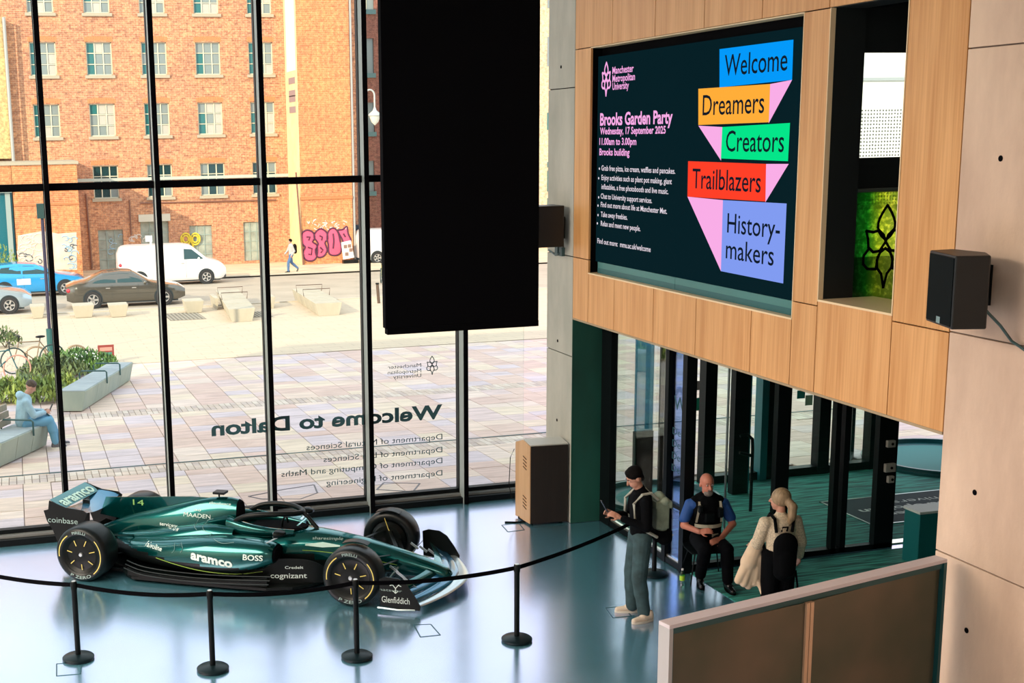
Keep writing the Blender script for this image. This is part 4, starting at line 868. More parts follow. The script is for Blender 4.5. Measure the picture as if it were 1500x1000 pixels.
for s in (-1, 1):
    f = 1 if s < 0 else -1
    def T(word, xa, xb, z, h, bold=0, m=None, slope=0): side_text(word, xa if s < 0 else xb, z, h, abs(xb - xa), bold, m, slope * (1 if s < 0 else 1), s)
    T('aramco', 1.44, 2.02, .37, .105, .04, None, -.10)
    T('BOSS', 2.16, 2.42, .425, .065, .02)
    T('servicenow', .74, 1.08, .585, .045, .01, None, -.04)
    T('MAADEN', 1.08, 1.46, .725, .05, .0, M_txt, -.02); T('oo', 1.22, 1.32, .80, .03, .0)
    T('Valvoline', .66, .98, .40, .05, .01, None, -.03)
    T('14', .28, .44, .78, .075, .0, mat('decal_lime', (.25, .5, .15), .5))
    T('cognizant', 2.44, 2.88, .15, .065, .01)
    T('Credelt', 2.62, 2.84, .27, .035, .01)
    T('coinbase', -.72, -.28, .61, .075, .0, M_txtg)
    if s > 0: q_ = MB(); text_mb(q_, 'arm', (-.46, .466, .66), (1, 0, 0), (0, 0, 1), .22, .07); cb(q_, 'lettering', M_txtg, smooth=False)
    T('Glenfiddich', 4.00, 4.34, .12, .075, .0)
    T('sharesimple', 2.86, 3.24, .56, .03, .0, M_txtg)
    T('komatsuhr', 3.85, 4.25, .26, .03, .0, M_txtg)
    T('cloudware', 1.42, 1.72, .895, .028, .0, M_txt)
    # winged emblem on the tub
    b = MB(); pts = []
    for i in range(13):
        t = -1 + i / 6; pts.append((3.0 + .22 * t, .505 + .03 * (1 - abs(t)) + .0))
    V2 = []; 
    for (x_, z_) in pts: 
        for dz in (0, -.012 - .05 * (1 - abs((x_ - 3.0) / .24))): V2.append((x_, (cast(x_, z_ + dz, s) or s * .3) + s * .004, z_ + dz))
    b.add(V2, [(2 * i, 2 * i + 1, 2 * i + 3, 2 * i + 2) for i in range(12)]); cb(b, 'winged_emblem', mat('decal_teal', (.50, .72, .66), .5), smooth=False)
    # stag mark on the endplate
    b = MB()
    for (x0_, z0_), (x1_, z1_) in (((4.17, .24), (4.17, .31)), ((4.17, .30), (4.12, .36)), ((4.17, .30), (4.22, .36)), ((4.13, .34), (4.10, .33)), ((4.21, .34), (4.24, .33)), ((4.17, .24), (4.14, .27)), ((4.17, .24), (4.20, .27))):
        b.beam((x0_, s * .982, z0_), (x1_, s * .982, z1_), .008, .003, up=(0, 1, 0))
    cb(b, 'stag_mark', M_txt, smooth=False)
    # lime pinstripes
    for P in ([(3.95, .30), (3.4, .38), (3.0, .42), (2.75, .43)], [(2.35, .235), (2.0, .20), (1.6, .21), (1.2, .26), (.9, .30)]):
        V2 = []
        for x_, z_ in interp(P, 8):
            y = cast(x_, z_, s)
            if y is not None: V2.append((x_, y, z_))
        if len(V2) > 2: b = MB(); b.tube(V2, .0045, n=5); cb(b, 'lime_pinstripe', M_lime)
    # pale contour squiggles on the engine cover
    for P in ([(1.20, .74), (1.30, .72), (1.28, .66), (1.36, .62)], [(1.5, .72), (1.42, .69), (1.46, .63), (1.6, .6)], [(1.15, .50), (1.18, .44), (1.15, .40)], [(1.25, .52), (1.3, .47), (1.28, .42)], [(1.7, .6), (1.85, .58), (2.0, .6)]):
        V2 = [(x_, (cast(x_, z_, s) or s * .3) , z_) for x_, z_ in interp(P, 5)]; b = MB(); b.tube(V2, .0025, n=4); cb(b, 'contour_line', M_txtg)
# big name on the rear flap, laid on its upper face
vs, fs = text_geo('aramco', .03); x0, x1 = min(v[0] for v in vs), max(v[0] for v in vs)
b = MB(); V2 = []
for v in vs:
    y = .40 - (v[0] - x0) / (x1 - x0) * .80 if False else -.40 + (v[0] - x0) / (x1 - x0) * .80
    t = .10 + v[1] / .75 * .75; X = -.48 - t * .24 * math.cos(.45); Z = .80 + t * .24 * math.sin(.45)
    h = bvh.ray_cast(Vector((X, y, 1.4)), Vector((0, 0, -1)), 1.0); Z = h[0].z + .006 if h[0] is not None else Z + .02
    V2.append((X, y, Z))
b.add(V2, fs); cb(b, 'flap_lettering', mat('decal_mint', (.55, .85, .75), .4), smooth=False)
# ------------------------------------------------------------------ people
def caps(mb, p0, r0, p1, r1, flat=1.0, fdir=None, n=14):
    """tapered capsule with rounded ends; flat squeezes it along fdir"""
    p0, p1 = Vector(p0), Vector(p1); d = p1 - p0; L_ = d.length; d = d / max(L_, 1e-6)
    if fdir is not None:
        b = Vector(fdir); b = (b - d * b.dot(d)).normalized(); a = d.cross(b)
    else: a, b = frame_of(d)
    R = []
    for k in range(4):
        t = PI / 2 * (1 - k / 4); c, r = p0 - d * r0 * math.sin(t) * .98, r0 * max(math.cos(t), .05); R.append((c, r))
    for k in range(5):
        t = PI / 2 * k / 4; c, r = p1 + d * r1 * math.sin(t) * .98, r1 * max(math.cos(t), .05); R.append((c, r))
    rings = [[c + a * (r * math.cos(2 * PI * j / n)) + b * (r * flat * math.sin(2 * PI * j / n)) for j in range(n)] for c, r in R]
    return mb.loft(rings)
def fuse(mb, name, m, parent, voxel=.009, smooth_it=3):
    me = bpy.data.meshes.new(name); me.from_pydata([tuple(v) for v in mb.v], [], mb.f)
    b = bmesh.new(); b.from_mesh(me)
    bmesh.ops.recalc_face_normals(b, faces=b.faces)
    b.to_mesh(me); b.free()
    o = bpy.data.objects.new(name, me); COL.objects.link(o)
    r = o.modifiers.new('r', 'REMESH'); r.mode = 'VOXEL'; r.voxel_size = voxel
    s = o.modifiers.new('s', 'SMOOTH'); s.iterations = smooth_it; s.factor = .5
    me2 = evaluated(o); o.modifiers.clear(); o.data = me2; bpy.data.meshes.remove(me); me2.name = name
    me2.materials.clear(); me2.materials.append(m); me2.polygons.foreach_set('use_smooth', [True] * len(me2.polygons))
    o.parent = parent; return o
V3 = Vector
M_skin = mat('skin', (.52, .26, .18), .55); M_skin2 = mat('skin_ruddy', (.55, .20, .13), .5)
M_hair = mat('dark_hair', (.005, .004, .004), .8, spec=.1); M_blond = mat('blond_hair', (.30, .21, .12), .55, noise=.35, scale=40, stretch=(1, 1, .2))
def head(mb, c, f, up=(0, 0, 1), k=1.0):
    """skull, jaw, nose, ears around centre c facing f"""
    c, f, up = V3(c), V3(f).normalized(), V3(up).normalized(); s = f.cross(up).normalized(); up = s.cross(f)
    Q = Matrix((s, f, up)).transposed()
    mb.sphere(c + up * .025 * k - f * .012 * k, .098 * k, 16, 12, (.80, 1.0, 1.0), Q)
    mb.sphere(c - up * .045 * k + f * .022 * k, .072 * k, 14, 10, (.86, .95, 1.05), Q)
    mb.sphere(c - up * .095 * k + f * .050 * k, .030 * k, 10, 8, (1.1, .9, .8), Q)
    caps(mb, c + up * .015 * k + f * .086 * k, .010 * k, c - up * .024 * k + f * .108 * k, .014 * k, n=8)
    for q in (-1, 1):
        mb.sphere(c + s * (.079 * k * q) - f * .012 * k - up * .01 * k, .026 * k, 8, 6, (.35, .75, 1.2), Q)
    return Q
def face_marks(par, c, f, up=(0, 0, 1), k=1.0, brow=None):
    c, f, up = V3(c), V3(f).normalized(), V3(up).normalized(); s = f.cross(up).normalized(); up = s.cross(f); Q = Matrix((s, f, up)).transposed()
    e = MB(); w_ = MB(); bw = MB(); mo = MB()
    for q in (-1, 1):
        p = c + s * .031 * q * k + f * .079 * k + up * .012 * k; w_.sphere(p, .012 * k, 10, 7, (1.2, .5, .7), Q); e.sphere(p + f * .0045 * k, .006 * k, 8, 6, (1, .6, 1), Q)
        caps(bw, c + s * .015 * q * k + f * .089 * k + up * .034 * k, .004 * k, c + s * .046 * q * k + f * .078 * k + up * .033 * k, .003 * k, n=6)
    caps(mo, c - s * .022 * k + f * .086 * k - up * .056 * k, .005 * k, c + s * .022 * k + f * .086 * k - up * .056 * k, .005 * k, n=6)
    w_.build('eyes', mat('eye_white', (.6, .58, .55), .3), par, smooth=True, w=False); e.build('pupils', M_black, par, smooth=True, w=False); bw.build('eyebrows', brow or M_hair, par, smooth=True, w=False); mo.build('mouth', mat('lips', (.35, .12, .10), .5), par, smooth=True, w=False)
def hand(mb, wrist, d, nrm, side, curl=.5, k=1.0):
    """palm plus four fingers and a thumb; d = pointing direction, nrm = back of the hand, side=+1/-1 thumb side along d x nrm"""
    w_, d, nrm = V3(wrist), V3(d).normalized(), V3(nrm).normalized(); t = d.cross(nrm).normalized() * side; nrm = (nrm - d * nrm.dot(d)).normalized()
    caps(mb, w_, .026 * k, w_ + d * .03 * k, .028 * k, .7, nrm, n=10)
    for j in range(3): caps(mb, w_ + d * .03 * k + t * (.02 - .02 * j) * k, .018 * k, w_ + d * .082 * k + t * (.026 - .025 * j) * k, .015 * k, .75, nrm, n=8)
    for j, L_ in enumerate((.068, .078, .072, .056)):
        b0 = w_ + d * .088 * k + t * (.032 - .0205 * j) * k; a1 = curl * .8; a2 = curl * 1.8; a3 = curl * 2.6
        p1 = b0 + (d * math.cos(a1) - nrm * math.sin(a1)) * L_ * .45 * k; p2 = p1 + (d * math.cos(a2) - nrm * math.sin(a2)) * L_ * .32 * k; p3 = p2 + (d * math.cos(a3) - nrm * math.sin(a3)) * L_ * .23 * k
        caps(mb, b0, .0092 * k, p1, .0088 * k, n=8); caps(mb, p1, .0088 * k, p2, .008 * k, n=8); caps(mb, p2, .008 * k, p3, .007 * k, n=8)
    b0 = w_ + d * .028 * k + t * .024 * k; p1 = b0 + (d * .6 + t * .75 - nrm * .2).normalized() * .042 * k; p2 = p1 + (d * .85 + t * .2 - nrm * .5 * curl).normalized() * .034 * k
    caps(mb, b0, .013 * k, p1, .0105 * k, n=8); caps(mb, p1, .0105 * k, p2, .0085 * k, n=8)
def shoe(par, heel, d, m, msole, k=1.0, name='shoe'):
    heel, d = V3(heel), V3(d); d.z = 0; d.normalize(); b = MB(); z = V3((0, 0, 1))
    caps(b, heel + z * .055 * k, .040 * k, heel + d * .10 * k + z * .060 * k, .045 * k, 1.0, z); caps(b, heel + d * .10 * k + z * .05 * k, .045 * k, heel + d * .215 * k + z * .036 * k, .036 * k, .85, z); caps(b, heel + z * .06 * k, .038 * k, heel + z * .10 * k + d * .01, .040 * k)
    o = fuse(b, name, m, par, .008, 2)
    s = MB(); L_ = []; t = d.cross(z)
    for a_ in range(20):
        q = 2 * PI * a_ / 20; L_.append(heel + d * (.105 + .148 * math.cos(q)) * k + t * (.044 + .006 * math.cos(q)) * math.sin(q) * k + z * .002)
    s.prism(L_, (0, 0, .026 * k)); so_ = s.build('sole', msole, o, w=False); return o
def leg(mb, hip, knee, ank, r=(.085, .058, .040), k=1.0):
    caps(mb, hip, r[0] * k, knee, r[1] * k); caps(mb, knee, r[1] * k, V3(knee) * .55 + V3(ank) * .45 , r[1] * .98 * k); caps(mb, V3(knee) * .55 + V3(ank) * .45, r[1] * .95 * k, ank, r[2] * k)
def arm_(mb, sh, el, wr, r=(.050, .040, .028), k=1.0):
    caps(mb, sh, r[0] * k, el, r[1] * k); caps(mb, el, r[1] * k, wr, r[2] * k)
def facing(name, loc, f, label, cat='person', z=0.0):
    """empty whose local +Y looks along f"""
    return empty(name, (loc[0], loc[1], z), math.atan2(-f[0], f[1]), label, cat)

# --- standing man with a phone: faces left, head bowed. local +Y = forward, +X = his right
mn = facing('person', (6.63, 12.98), (-1, .12), 'standing man in black jacket and grey jeans looking at phone, wearing a backpack')
b = MB(); hc = V3((0, .075, 1.665)); hf = V3((.0, .82, -.50)); hu = V3((0, .50, .82))
head(b, hc, hf, hu); caps(b, (0, .0, 1.50), .058, (0, .045, 1.60), .054)
caps(b, (0, 0, 1.02), .14, (0, 0, 1.40), .15, .65, (0, 1, 0)); caps(b, (-.12, 0, 1.42), .07, (.12, 0, 1.42), .07)
leg(b, (-.09, 0, .93), (-.10, .03, .50), (-.11, -.03, .10)); leg(b, (.09, 0, .93), (.13, .04, .50), (.15, .02, .10))
Lel, Lwr = V3((-.27, .02, 1.16)), V3((-.16, .25, 1.24)); Rel, Rwr = V3((.27, .02, 1.16)), V3((.08, .26, 1.22))
arm_(b, (-.19, 0, 1.42), Lel, Lwr); arm_(b, (.19, 0, 1.42), Rel, Rwr)
hand(b, Lwr + V3((.02, .03, .01)), (.25, .85, .45), (-.5, -.3, .2), -1, .45); hand(b, Rwr + V3((0, .03, .01)), (-.1, .9, .4), (.6, -.2, -.1), 1, .5)
fuse(b, 'body', M_skin, mn, .0075)
face_marks(mn, hc, hf, hu)
b = MB(); Q = Matrix((hf.cross(hu).normalized(), hf.normalized(), hu.normalized())).transposed()
b.sphere(hc + hu * .050 - hf * .022, .103, 16, 12, (.87, .98, .90), Q); b.sphere(hc + hu * .095 + hf * .030, .050, 12, 8, (1.25, .9, .75), Q); b.sphere(hc - hf * .068 - hu * .02, .062, 12, 8, (1.1, .6, 1.0), Q)
fuse(b, 'hair', M_hair, mn, .009)
b = MB(); caps(b, (0, -.005, 1.02), .165, (0, -.005, 1.38), .175, .72, (0, 1, 0)); caps(b, (-.15, -.005, 1.42), .078, (.15, -.005, 1.42), .078); caps(b, (0, .0, 1.46), .075, (0, .01, 1.53), .064)
arm_(b, (-.19, 0, 1.42), Lel, Lwr, (.074, .06, .042)); arm_(b, (.19, 0, 1.42), Rel, Rwr, (.074, .06, .042))
M_jack = mat('black_jacket', (.0015, .002, .003), .9, spec=.1); fuse(b, 'jacket', M_jack, mn, .010)
b = MB(); leg(b, (-.09, 0, .95), (-.105, .035, .50), (-.11, -.03, .10), (.115, .088, .075)); leg(b, (.09, 0, .95), (.13, .045, .50), (.15, .02, .10), (.115, .088, .075)); caps(b, (-.07, 0, .97), .12, (.07, 0, .97), .12, .95, (0, 1, 0))
fuse(b, 'jeans', mat('grey_jeans', (.035, .075, .085), .85, noise=.35, scale=9), mn, .010)
M_sneak = mat('cream_shoe', (.72, .60, .48), .6); M_sole = mat('pale_sole', (.75, .68, .58), .6)
shoe(mn, (-.13, -.10, 0), (-.25, 1, 0), M_sneak, M_sole); shoe(mn, (.17, -.04, 0), (.2, 1, 0), M_sneak, M_sole)
ph = MB(); ph.beam((-.04, .40, 1.30), (-.02, .47, 1.43), .075, .009, up=(0, 1, -.5)); tag(ph.build('phone', M_black, mn, w=False))
# backpack is carried: a thing of its own
M_kh = mat('khaki_pack', (.22, .27, .20), .75, noise=.3, scale=7)
bp = facing('backpack', (6.63, 12.98), (-1, .12), 'khaki and black roll-top backpack on the back of the standing man', 'backpack')
def soft(name, mb_fn, m, par, vox=.011): b = MB(); mb_fn(b); return fuse(b, name, m, par, vox, 4)
def f_(b): caps(b, (0, -.235, 1.08), .13, (0, -.225, 1.36), .135, .62, (0, 1, 0)); b.box(-.13, .13, -.30, -.15, 1.08, 1.40)
soft('bag', f_, M_kh, bp)
def f_(b): b.box(-.125, .125, -.335, -.14, 1.32, 1.40); caps(b, (-.10, -.25, 1.40), .05, (.10, -.25, 1.40), .05, 1.2, (0, 1, 0))
soft('roll_top', f_, mat('khaki_light', (.30, .36, .27), .7), bp)
def f_(b): b.box(-.135, .135, -.34, -.15, .93, 1.06); caps(b, (-.09, -.25, .97), .09, (.09, -.25, .97), .09, 1.0, (0, 1, 0))
soft('base', f_, M_jack, bp)
for s in (-1, 1):
    b = MB(); b.tube([(s * .10, -.17, 1.42), (s * .12, -.08, 1.51), (s * .13, .03, 1.50), (s * .14, .13, 1.40), (s * .17, .12, 1.22), (s * .18, -.02, 1.08), (s * .15, -.15, 1.0)], .017, n=8); b.build('strap', mat('strap_grey', (.42, .44, .38), .7), bp, smooth=True, w=False)
b = MB(); b.tube([(-.02, -.335, 1.38), (-.02, -.345, 1.2), (-.02, -.345, 1.0)], .008); b.build('buckle_strap', M_jack, bp, w=False); b = MB()
for z, x in ((1.0, -.10), (.97, .05), (1.12, .1)): b.sphere((x, -.345, z), .013, 8, 6)
b.build('buckle', M_white, bp, w=False)

# --- seated guard, facing the camera, right ankle over left knee
gd_p = (8.02, 13.93)
gdn = facing('person', gd_p, (-.22, -1), 'seated bald bearded guard in blue shirt, black vest and dark trousers')
# local: +Y towards the camera, +X = his right (image left)
b = MB(); hc = V3((.02, .04, 1.235)); hf = V3((-.10, 1, -.12)); hu = V3((0, .12, 1))
head(b, hc, hf, hu, 1.06); caps(b, (0, .0, 1.04), .065, (.01, .02, 1.16), .062)
caps(b, (0, -.02, .58), .17, (0, -.01, .95), .18, .7, (0, 1, 0)); caps(b, (-.15, 0, .97), .07, (.15, 0, .97), .07)
leg(b, (-.10, .02, .50), (-.13, .42, .50), (-.15, .42, .12)); leg(b, (.10, .02, .50), (.14, .42, .50), (.12, .20, .12))
RE, RW = V3((.30, .06, .72)), V3((.17, .27, .70)); LE, LW = V3((-.31, .06, .72)), V3((-.10, .26, .60))
arm_(b, (.21, -.01, .96), RE, RW, (.058, .047, .032)); arm_(b, (-.21, -.01, .96), LE, LW, (.058, .047, .032))
hand(b, RW, (-.75, .5, .25), (.2, .6, .6), 1, .35, 1.05); hand(b, LW, (.8, .4, -.1), (-.1, .6, .6), -1, .3, 1.05)
fuse(b, 'body', M_skin2, gdn, .0075); face_marks(gdn, hc, hf, hu, 1.06, mat('grey_brow', (.15, .10, .08), .7))
b = MB(); b.sphere(hc - V3((0, 0, .098)) + hf * .045, .052, 14, 9, (1.15, .85, .85)); b.sphere(hc - V3((0, 0, .05)) + hf * .086, .02, 8, 6, (1.9, .5, .6)); fuse(b, 'beard', mat('grey_beard', (.20, .17, .15), .8, noise=.4, scale=60), gdn, .008)
b = MB(); caps(b, (0, -.02, .60), .178, (0, -.01, .94), .19, .72, (0, 1, 0)); caps(b, (-.17, 0, .97), .082, (.17, 0, .97), .082)
caps(b, (.21, -.01, .96), .080, (.285, .035, .80), .070); caps(b, (-.21, -.01, .96), .080, (-.285, .035, .80), .070); caps(b, (0, 0, 1.02), .078, (0, .01, 1.07), .072)
fuse(b, 'shirt', mat('blue_shirt', (.012, .075, .30), .7), gdn, .010)
b = MB(); caps(b, (0, -.02, .62), .200, (0, -.01, .93), .212, .80, (0, 1, 0)); caps(b, (-.14, .0, 1.01), .075, (.14, .0, 1.01), .075); caps(b, (0, .02, 1.0), .10, (0, .02, 1.04), .088)
vest = fuse(b, 'stab_vest', M_jack, gdn, .010)
M_ref = mat('reflective_tape', (.55, .52, .40), .5)
vv = [v.co.copy() for v in vest.data.vertices]; vb = BVHTree.FromPolygons(vv, [tuple(p_.vertices) for p_ in vest.data.polygons])
def tape(pts, w_, par, bv_, m):
    rows = []
    for a_, t_ in pts:   # a_ = x, t_ = z ; cast from the front
        h = bv_.ray_cast(V3((a_, 1.0, t_)), V3((0, -1, 0)), 2)
        if h[0] is not None: rows.append(h[0] + V3((0, .007, 0)))
    q = MB()
    for i in range(len(rows) - 1):
        d = (rows[i + 1] - rows[i]).normalized(); s = d.cross(V3((0, 1, 0))).normalized() * w_ / 2; q.quad(rows[i] - s, rows[i + 1] - s, rows[i + 1] + s, rows[i] + s)
    return q.build('reflective_strip', m, par, w=False)
tape([(-.17 + .034 * i, .72) for i in range(11)], .045, gdn, vb, M_ref); tape([(.15 - .003 * i, .76 + .03 * i) for i in range(10)], .042, gdn, vb, M_ref); tape([(-.15 + .003 * i, .76 + .03 * i) for i in range(10)], .042, gdn, vb, M_ref); tape([(-.12 + .03 * i, .60) for i in range(4)], .04, gdn, vb, M_ref)
b = MB(); b.box(-.05, .07, .12, .185, .78, .90); b.box(-.15, -.09, .11, .19, .84, .96); b.box(.10, .15, .11, .18, .90, .99); b.build('vest_pouch', M_black, gdn, bevel=.012, w=False)
b = MB(); leg(b, (-.10, .02, .51), (-.13, .42, .51), (-.15, .42, .13), (.115, .085, .068)); leg(b, (.10, .02, .51), (.14, .42, .51), (.12, .20, .13), (.115, .085, .068)); caps(b, (-.08, 0, .53), .13, (.08, 0, .53), .13)
fuse(b, 'trousers', mat('navy_trousers', (.002, .0025, .004), .85, spec=.1), gdn, .010)
M_boot = mat('black_boot', (.006, .006, .007), .22)
shoe(gdn, (-.15, .38, 0), (-.05, 1, 0), M_boot, M_blackm, 1.05, 'boot')
shoe(gdn, (.12, .16, 0), (.15, 1, 0), M_boot, M_blackm, 1.05, 'boot')
# chair
ch = facing('chair', gd_p, (-.22, -1), 'black shell chair with thin wire legs under the seated guard', 'chair')
b = MB(); b.loft([[(x, y, z) for x, y, z in ((-.24, y_, z_), (.24, y_, z_), (.24, y_, z_ - .015), (-.24, y_, z_ - .015))] for y_, z_ in ((.22, .41), (.1, .40), (-.12, .39), (-.2, .42))]); b.build('seat', M_black, ch, bevel=.01, w=False)
b = MB(); b.loft([[(-.23, y_, z_), (.23, y_, z_), (.23, y_ - .015, z_), (-.23, y_ - .015, z_)] for y_, z_ in ((-.2, .41), (-.24, .55), (-.29, .82))]); b.build('backrest', M_black, ch, bevel=.01, w=False)
for sx in (-1, 1):
    for sy in (-1, 1):
        MB().cyl((sx * .17, sy * .12, .385), (sx * .25, sy * .24, .006), .009, n=8).build('leg', M_black, ch, w=False)
    MB().cyl((sx * .17, .13, .37), (sx * .17, -.13, .37), .008, n=8).build('side_rod', M_black, ch, w=False)
# bottle on the floor
q = onZ(999, 859); bt = empty('bottle', (q.x, q.y, 0), 0, 'small green-labelled plastic water bottle on the floor beside the seated guard', 'bottle')
b = MB(); b.lathe([(.0, .004), (.03, .004), (.032, .015), (.031, .08), (.032, .15), (.026, .18), (.013, .205), (.013, .215), (0, .215)], n=18); b.build('bottle_body', glass_mat('pet_plastic', (.55, .85, .75), .3), bt, smooth=True, w=False)
MB().lathe([(.0325, .085), (.0328, .14), (.0325, .145)], n=18).build('bottle_label', mat('lime_label', (.42, .72, .04), .5), bt, smooth=True, w=False)
MB().cyl((0, 0, .212), (0, 0, .232), .014, n=14).build('bottle_cap', M_white, bt, w=False)

# --- standing woman seen from behind, head turned to the left
wp = (7.87, 12.10)
wm = facing('person', wp, (.12, 1), 'standing woman with blond ponytail and cream woolly jumper, seen from behind')
b = MB(); hc = V3((-.01, .03, 1.52)); hf = V3((-.80, .60, -.05)); hu = V3((0, 0, 1))
head(b, hc, hf, hu, .97); caps(b, (0, -.01, 1.34), .05, (0, .01, 1.44), .048)
caps(b, (0, 0, .95), .14, (0, 0, 1.24), .14, .68, (0, 1, 0)); caps(b, (-.12, 0, 1.28), .06, (.12, 0, 1.28), .06)
leg(b, (-.08, 0, .86), (-.09, .02, .46), (-.09, -.02, .09)); leg(b, (.08, 0, .86), (.09, .02, .46), (.10, -.02, .09))
LE2, LW2 = V3((-.235, .06, 1.02)), V3((-.20, .20, .95)); RE2, RW2 = V3((.26, .02, 1.02)), V3((.30, .12, .84))
arm_(b, (-.17, 0, 1.27), LE2, LW2); arm_(b, (.17, 0, 1.27), RE2, RW2); hand(b, LW2, (.1, .9, .1), (0, .2, 1), -1, .5, .92); hand(b, RW2, (.05, .3, -.9), (1, 0, 0), 1, .4, .92)
fuse(b, 'body', M_skin, wm, .0075); face_marks(wm, hc, hf, hu, .97, M_blond)
b = MB(); Q = Matrix((hf.cross(hu).normalized(), hf.normalized(), hu)).transposed()
b.sphere(hc + V3((0, 0, .03)) - hf * .022, .108, 16, 12, (.90, 1.0, 1.0), Q)
caps(b, hc + V3((.06, -.09, .01)), .042, hc + V3((.09, -.14, -.05)), .055); caps(b, hc + V3((.09, -.14, -.05)), .055, hc + V3((.085, -.14, -.16)), .048); caps(b, hc + V3((.085, -.14, -.16)), .048, hc + V3((.06, -.13, -.25)), .020)
fuse(b, 'hair', M_blond, wm, .009)
b = MB(); b.tube([hc + V3((.055, -.075, .03)), hc + V3((.085, -.07, 0)), hc + V3((.07, -.10, -.03)), hc + V3((.03, -.10, .0))], .01, closed=True); b.build('hair_band', M_black, wm, w=False)
b = MB(); caps(b, (0, -.005, .86), .155, (0, -.005, 1.22), .165, .75, (0, 1, 0)); caps(b, (-.14, 0, 1.27), .075, (.14, 0, 1.27), .075); caps(b, (0, 0, 1.32), .07, (0, 0, 1.36), .06)
arm_(b, (-.18, 0, 1.27), LE2, LW2, (.078, .066, .048)); arm_(b, (.18, 0, 1.27), RE2, RW2, (.078, .066, .048))
fuse(b, 'jumper', mat('cream_wool', (.62, .52, .38), .9, noise=.3, scale=60, bump=.6), wm, .010)
b = MB(); leg(b, (-.085, 0, .88), (-.09, .02, .46), (-.09, -.02, .09), (.125, .10, .08)); leg(b, (.085, 0, .88), (.09, .02, .46), (.10, -.02, .09), (.125, .10, .08)); caps(b, (-.07, -.01, .88), .125, (.07, -.01, .88), .125)
fuse(b, 'trousers', M_jack, wm, .011); shoe(wm, (-.09, -.09, 0), (-.1, 1, 0), M_boot, M_blackm, .92); shoe(wm, (.10, -.09, 0), (.1, 1, 0), M_boot, M_blackm, .92)
bp = facing('backpack', wp, (.12, 1), 'plain black backpack worn by the woman with the ponytail', 'backpack')
def f_(b): caps(b, (-.03, -.20, .80), .135, (-.03, -.205, 1.08), .14, .62, (0, 1, 0)); caps(b, (-.03, -.26, .82), .10, (-.03, -.26, .95), .10, .5, (0, 1, 0))
soft('bag', f_, M_jack, bp)
for s in (-1, 1):
    b = MB(); b.tube([(-.02 + s * .09, -.14, 1.20), (s * .11, -.09, 1.34), (s * .115, .02, 1.37), (s * .12, .125, 1.25), (s * .15, .12, 1.05), (s * .165, -.04, .90)], .019, n=8); b.build('strap', M_jack, bp, smooth=True, w=False)
b = MB(); b.tube([(-.06, -.16, 1.22), (-.06, -.18, 1.27), (0, -.18, 1.27), (0, -.16, 1.22)], .01); b.build('carry_handle', M_jack, bp, w=False)
b = MB(); b.tube([(.10, -.2, .78), (.13, -.2, .6), (.12, -.2, .45)], .012); b.build('hanging_strap', M_jack, bp, w=False)
ct = facing('draped_coat', wp, (.12, 1), 'cream coat hanging over the left arm of the woman with the ponytail', 'coat')
def f_(b):
    caps(b, (-.22, .10, 1.00), .085, (-.30, .10, .80), .10, .8, (0, 1, 0))
    for k in range(5): x_ = -.42 + .06 * k; caps(b, (-.30 + .03 * k, .10, .84), .07, (x_, .10 - .012 * (k % 2), .60 - .035 * (2 - abs(k - 2))), .045, 1.0)
    caps(b, (-.20, .06, .58), .03, (-.17, .02, .46), .022)
soft('coat_cloth', f_, mat('cream_cloth', (.80, .62, .44), .8, noise=.12, scale=5), ct)

# --- young man sitting on the outdoor bench
BX = onG(82, 643); sx_, sy_ = .32, 26.7
def seat_local(par): pass
sm = facing('person', (.17, 26.55), (.92, -.38), 'seated young man outdoors in pale blue hooded jacket and jeans, looking at phone', z=gz(26.55) + .02)
b = MB(); hc = V3((0, .14, 1.20)); hf = V3((0, .80, -.55)); hu = V3((0, .55, .80))
head(b, hc, hf, hu); caps(b, (0, .02, 1.02), .055, (0, .08, 1.12), .05); caps(b, (0, -.06, .58), .14, (0, .0, .95), .15, .7, (0, 1, 0))
leg(b, (-.09, 0, .52), (-.11, .45, .53), (-.12, .62, .12)); leg(b, (.09, 0, .52), (.11, .43, .53), (.12, .50, .12))
arm_(b, (-.18, 0, .95), (-.22, .12, .70), (-.10, .34, .70)); arm_(b, (.18, 0, .95), (.22, .12, .70), (.06, .34, .70)); hand(b, (-.10, .36, .70), (.4, .8, .3), (-.5, 0, .5), -1, .5); hand(b, (.06, .36, .70), (-.3, .8, .3), (.5, 0, .5), 1, .5)
fuse(b, 'body', M_skin, sm, .010); b = MB(); Q = Matrix((hf.cross(hu).normalized(), hf.normalized(), hu.normalized())).transposed()
b.sphere(hc + hu * .052 - hf * .024, .104, 14, 10, (.88, .98, .90), Q); b.sphere(hc + hu * .09 + hf * .03, .05, 10, 8, (1.2, 1, .8), Q); fuse(b, 'hair', mat('brown_hair', (.06, .035, .02), .6), sm, .012)
b = MB(); caps(b, (0, -.06, .60), .175, (0, .0, .93), .18, .78, (0, 1, 0)); caps(b, (-.15, 0, .96), .08, (.15, 0, .96), .08); caps(b, (-.06, -.06, 1.06), .085, (.06, -.06, 1.06), .085)
arm_(b, (-.18, 0, .95), (-.22, .12, .70), (-.10, .34, .70), (.08, .07, .05)); arm_(b, (.18, 0, .95), (.22, .12, .70), (.06, .34, .70), (.08, .07, .05)); fuse(b, 'hooded_jacket', mat('pale_blue_cloth', (.33, .50, .60), .8, noise=.15, scale=8), sm, .013)
b = MB(); leg(b, (-.09, 0, .53), (-.11, .45, .54), (-.12, .62, .13), (.115, .085, .065)); leg(b, (.09, 0, .53), (.11, .43, .54), (.12, .50, .13), (.115, .085, .065)); caps(b, (-.07, 0, .54), .12, (.07, 0, .54), .12); fuse(b, 'jeans', mat('light_jeans', (.13, .33, .50), .85), sm, .012)
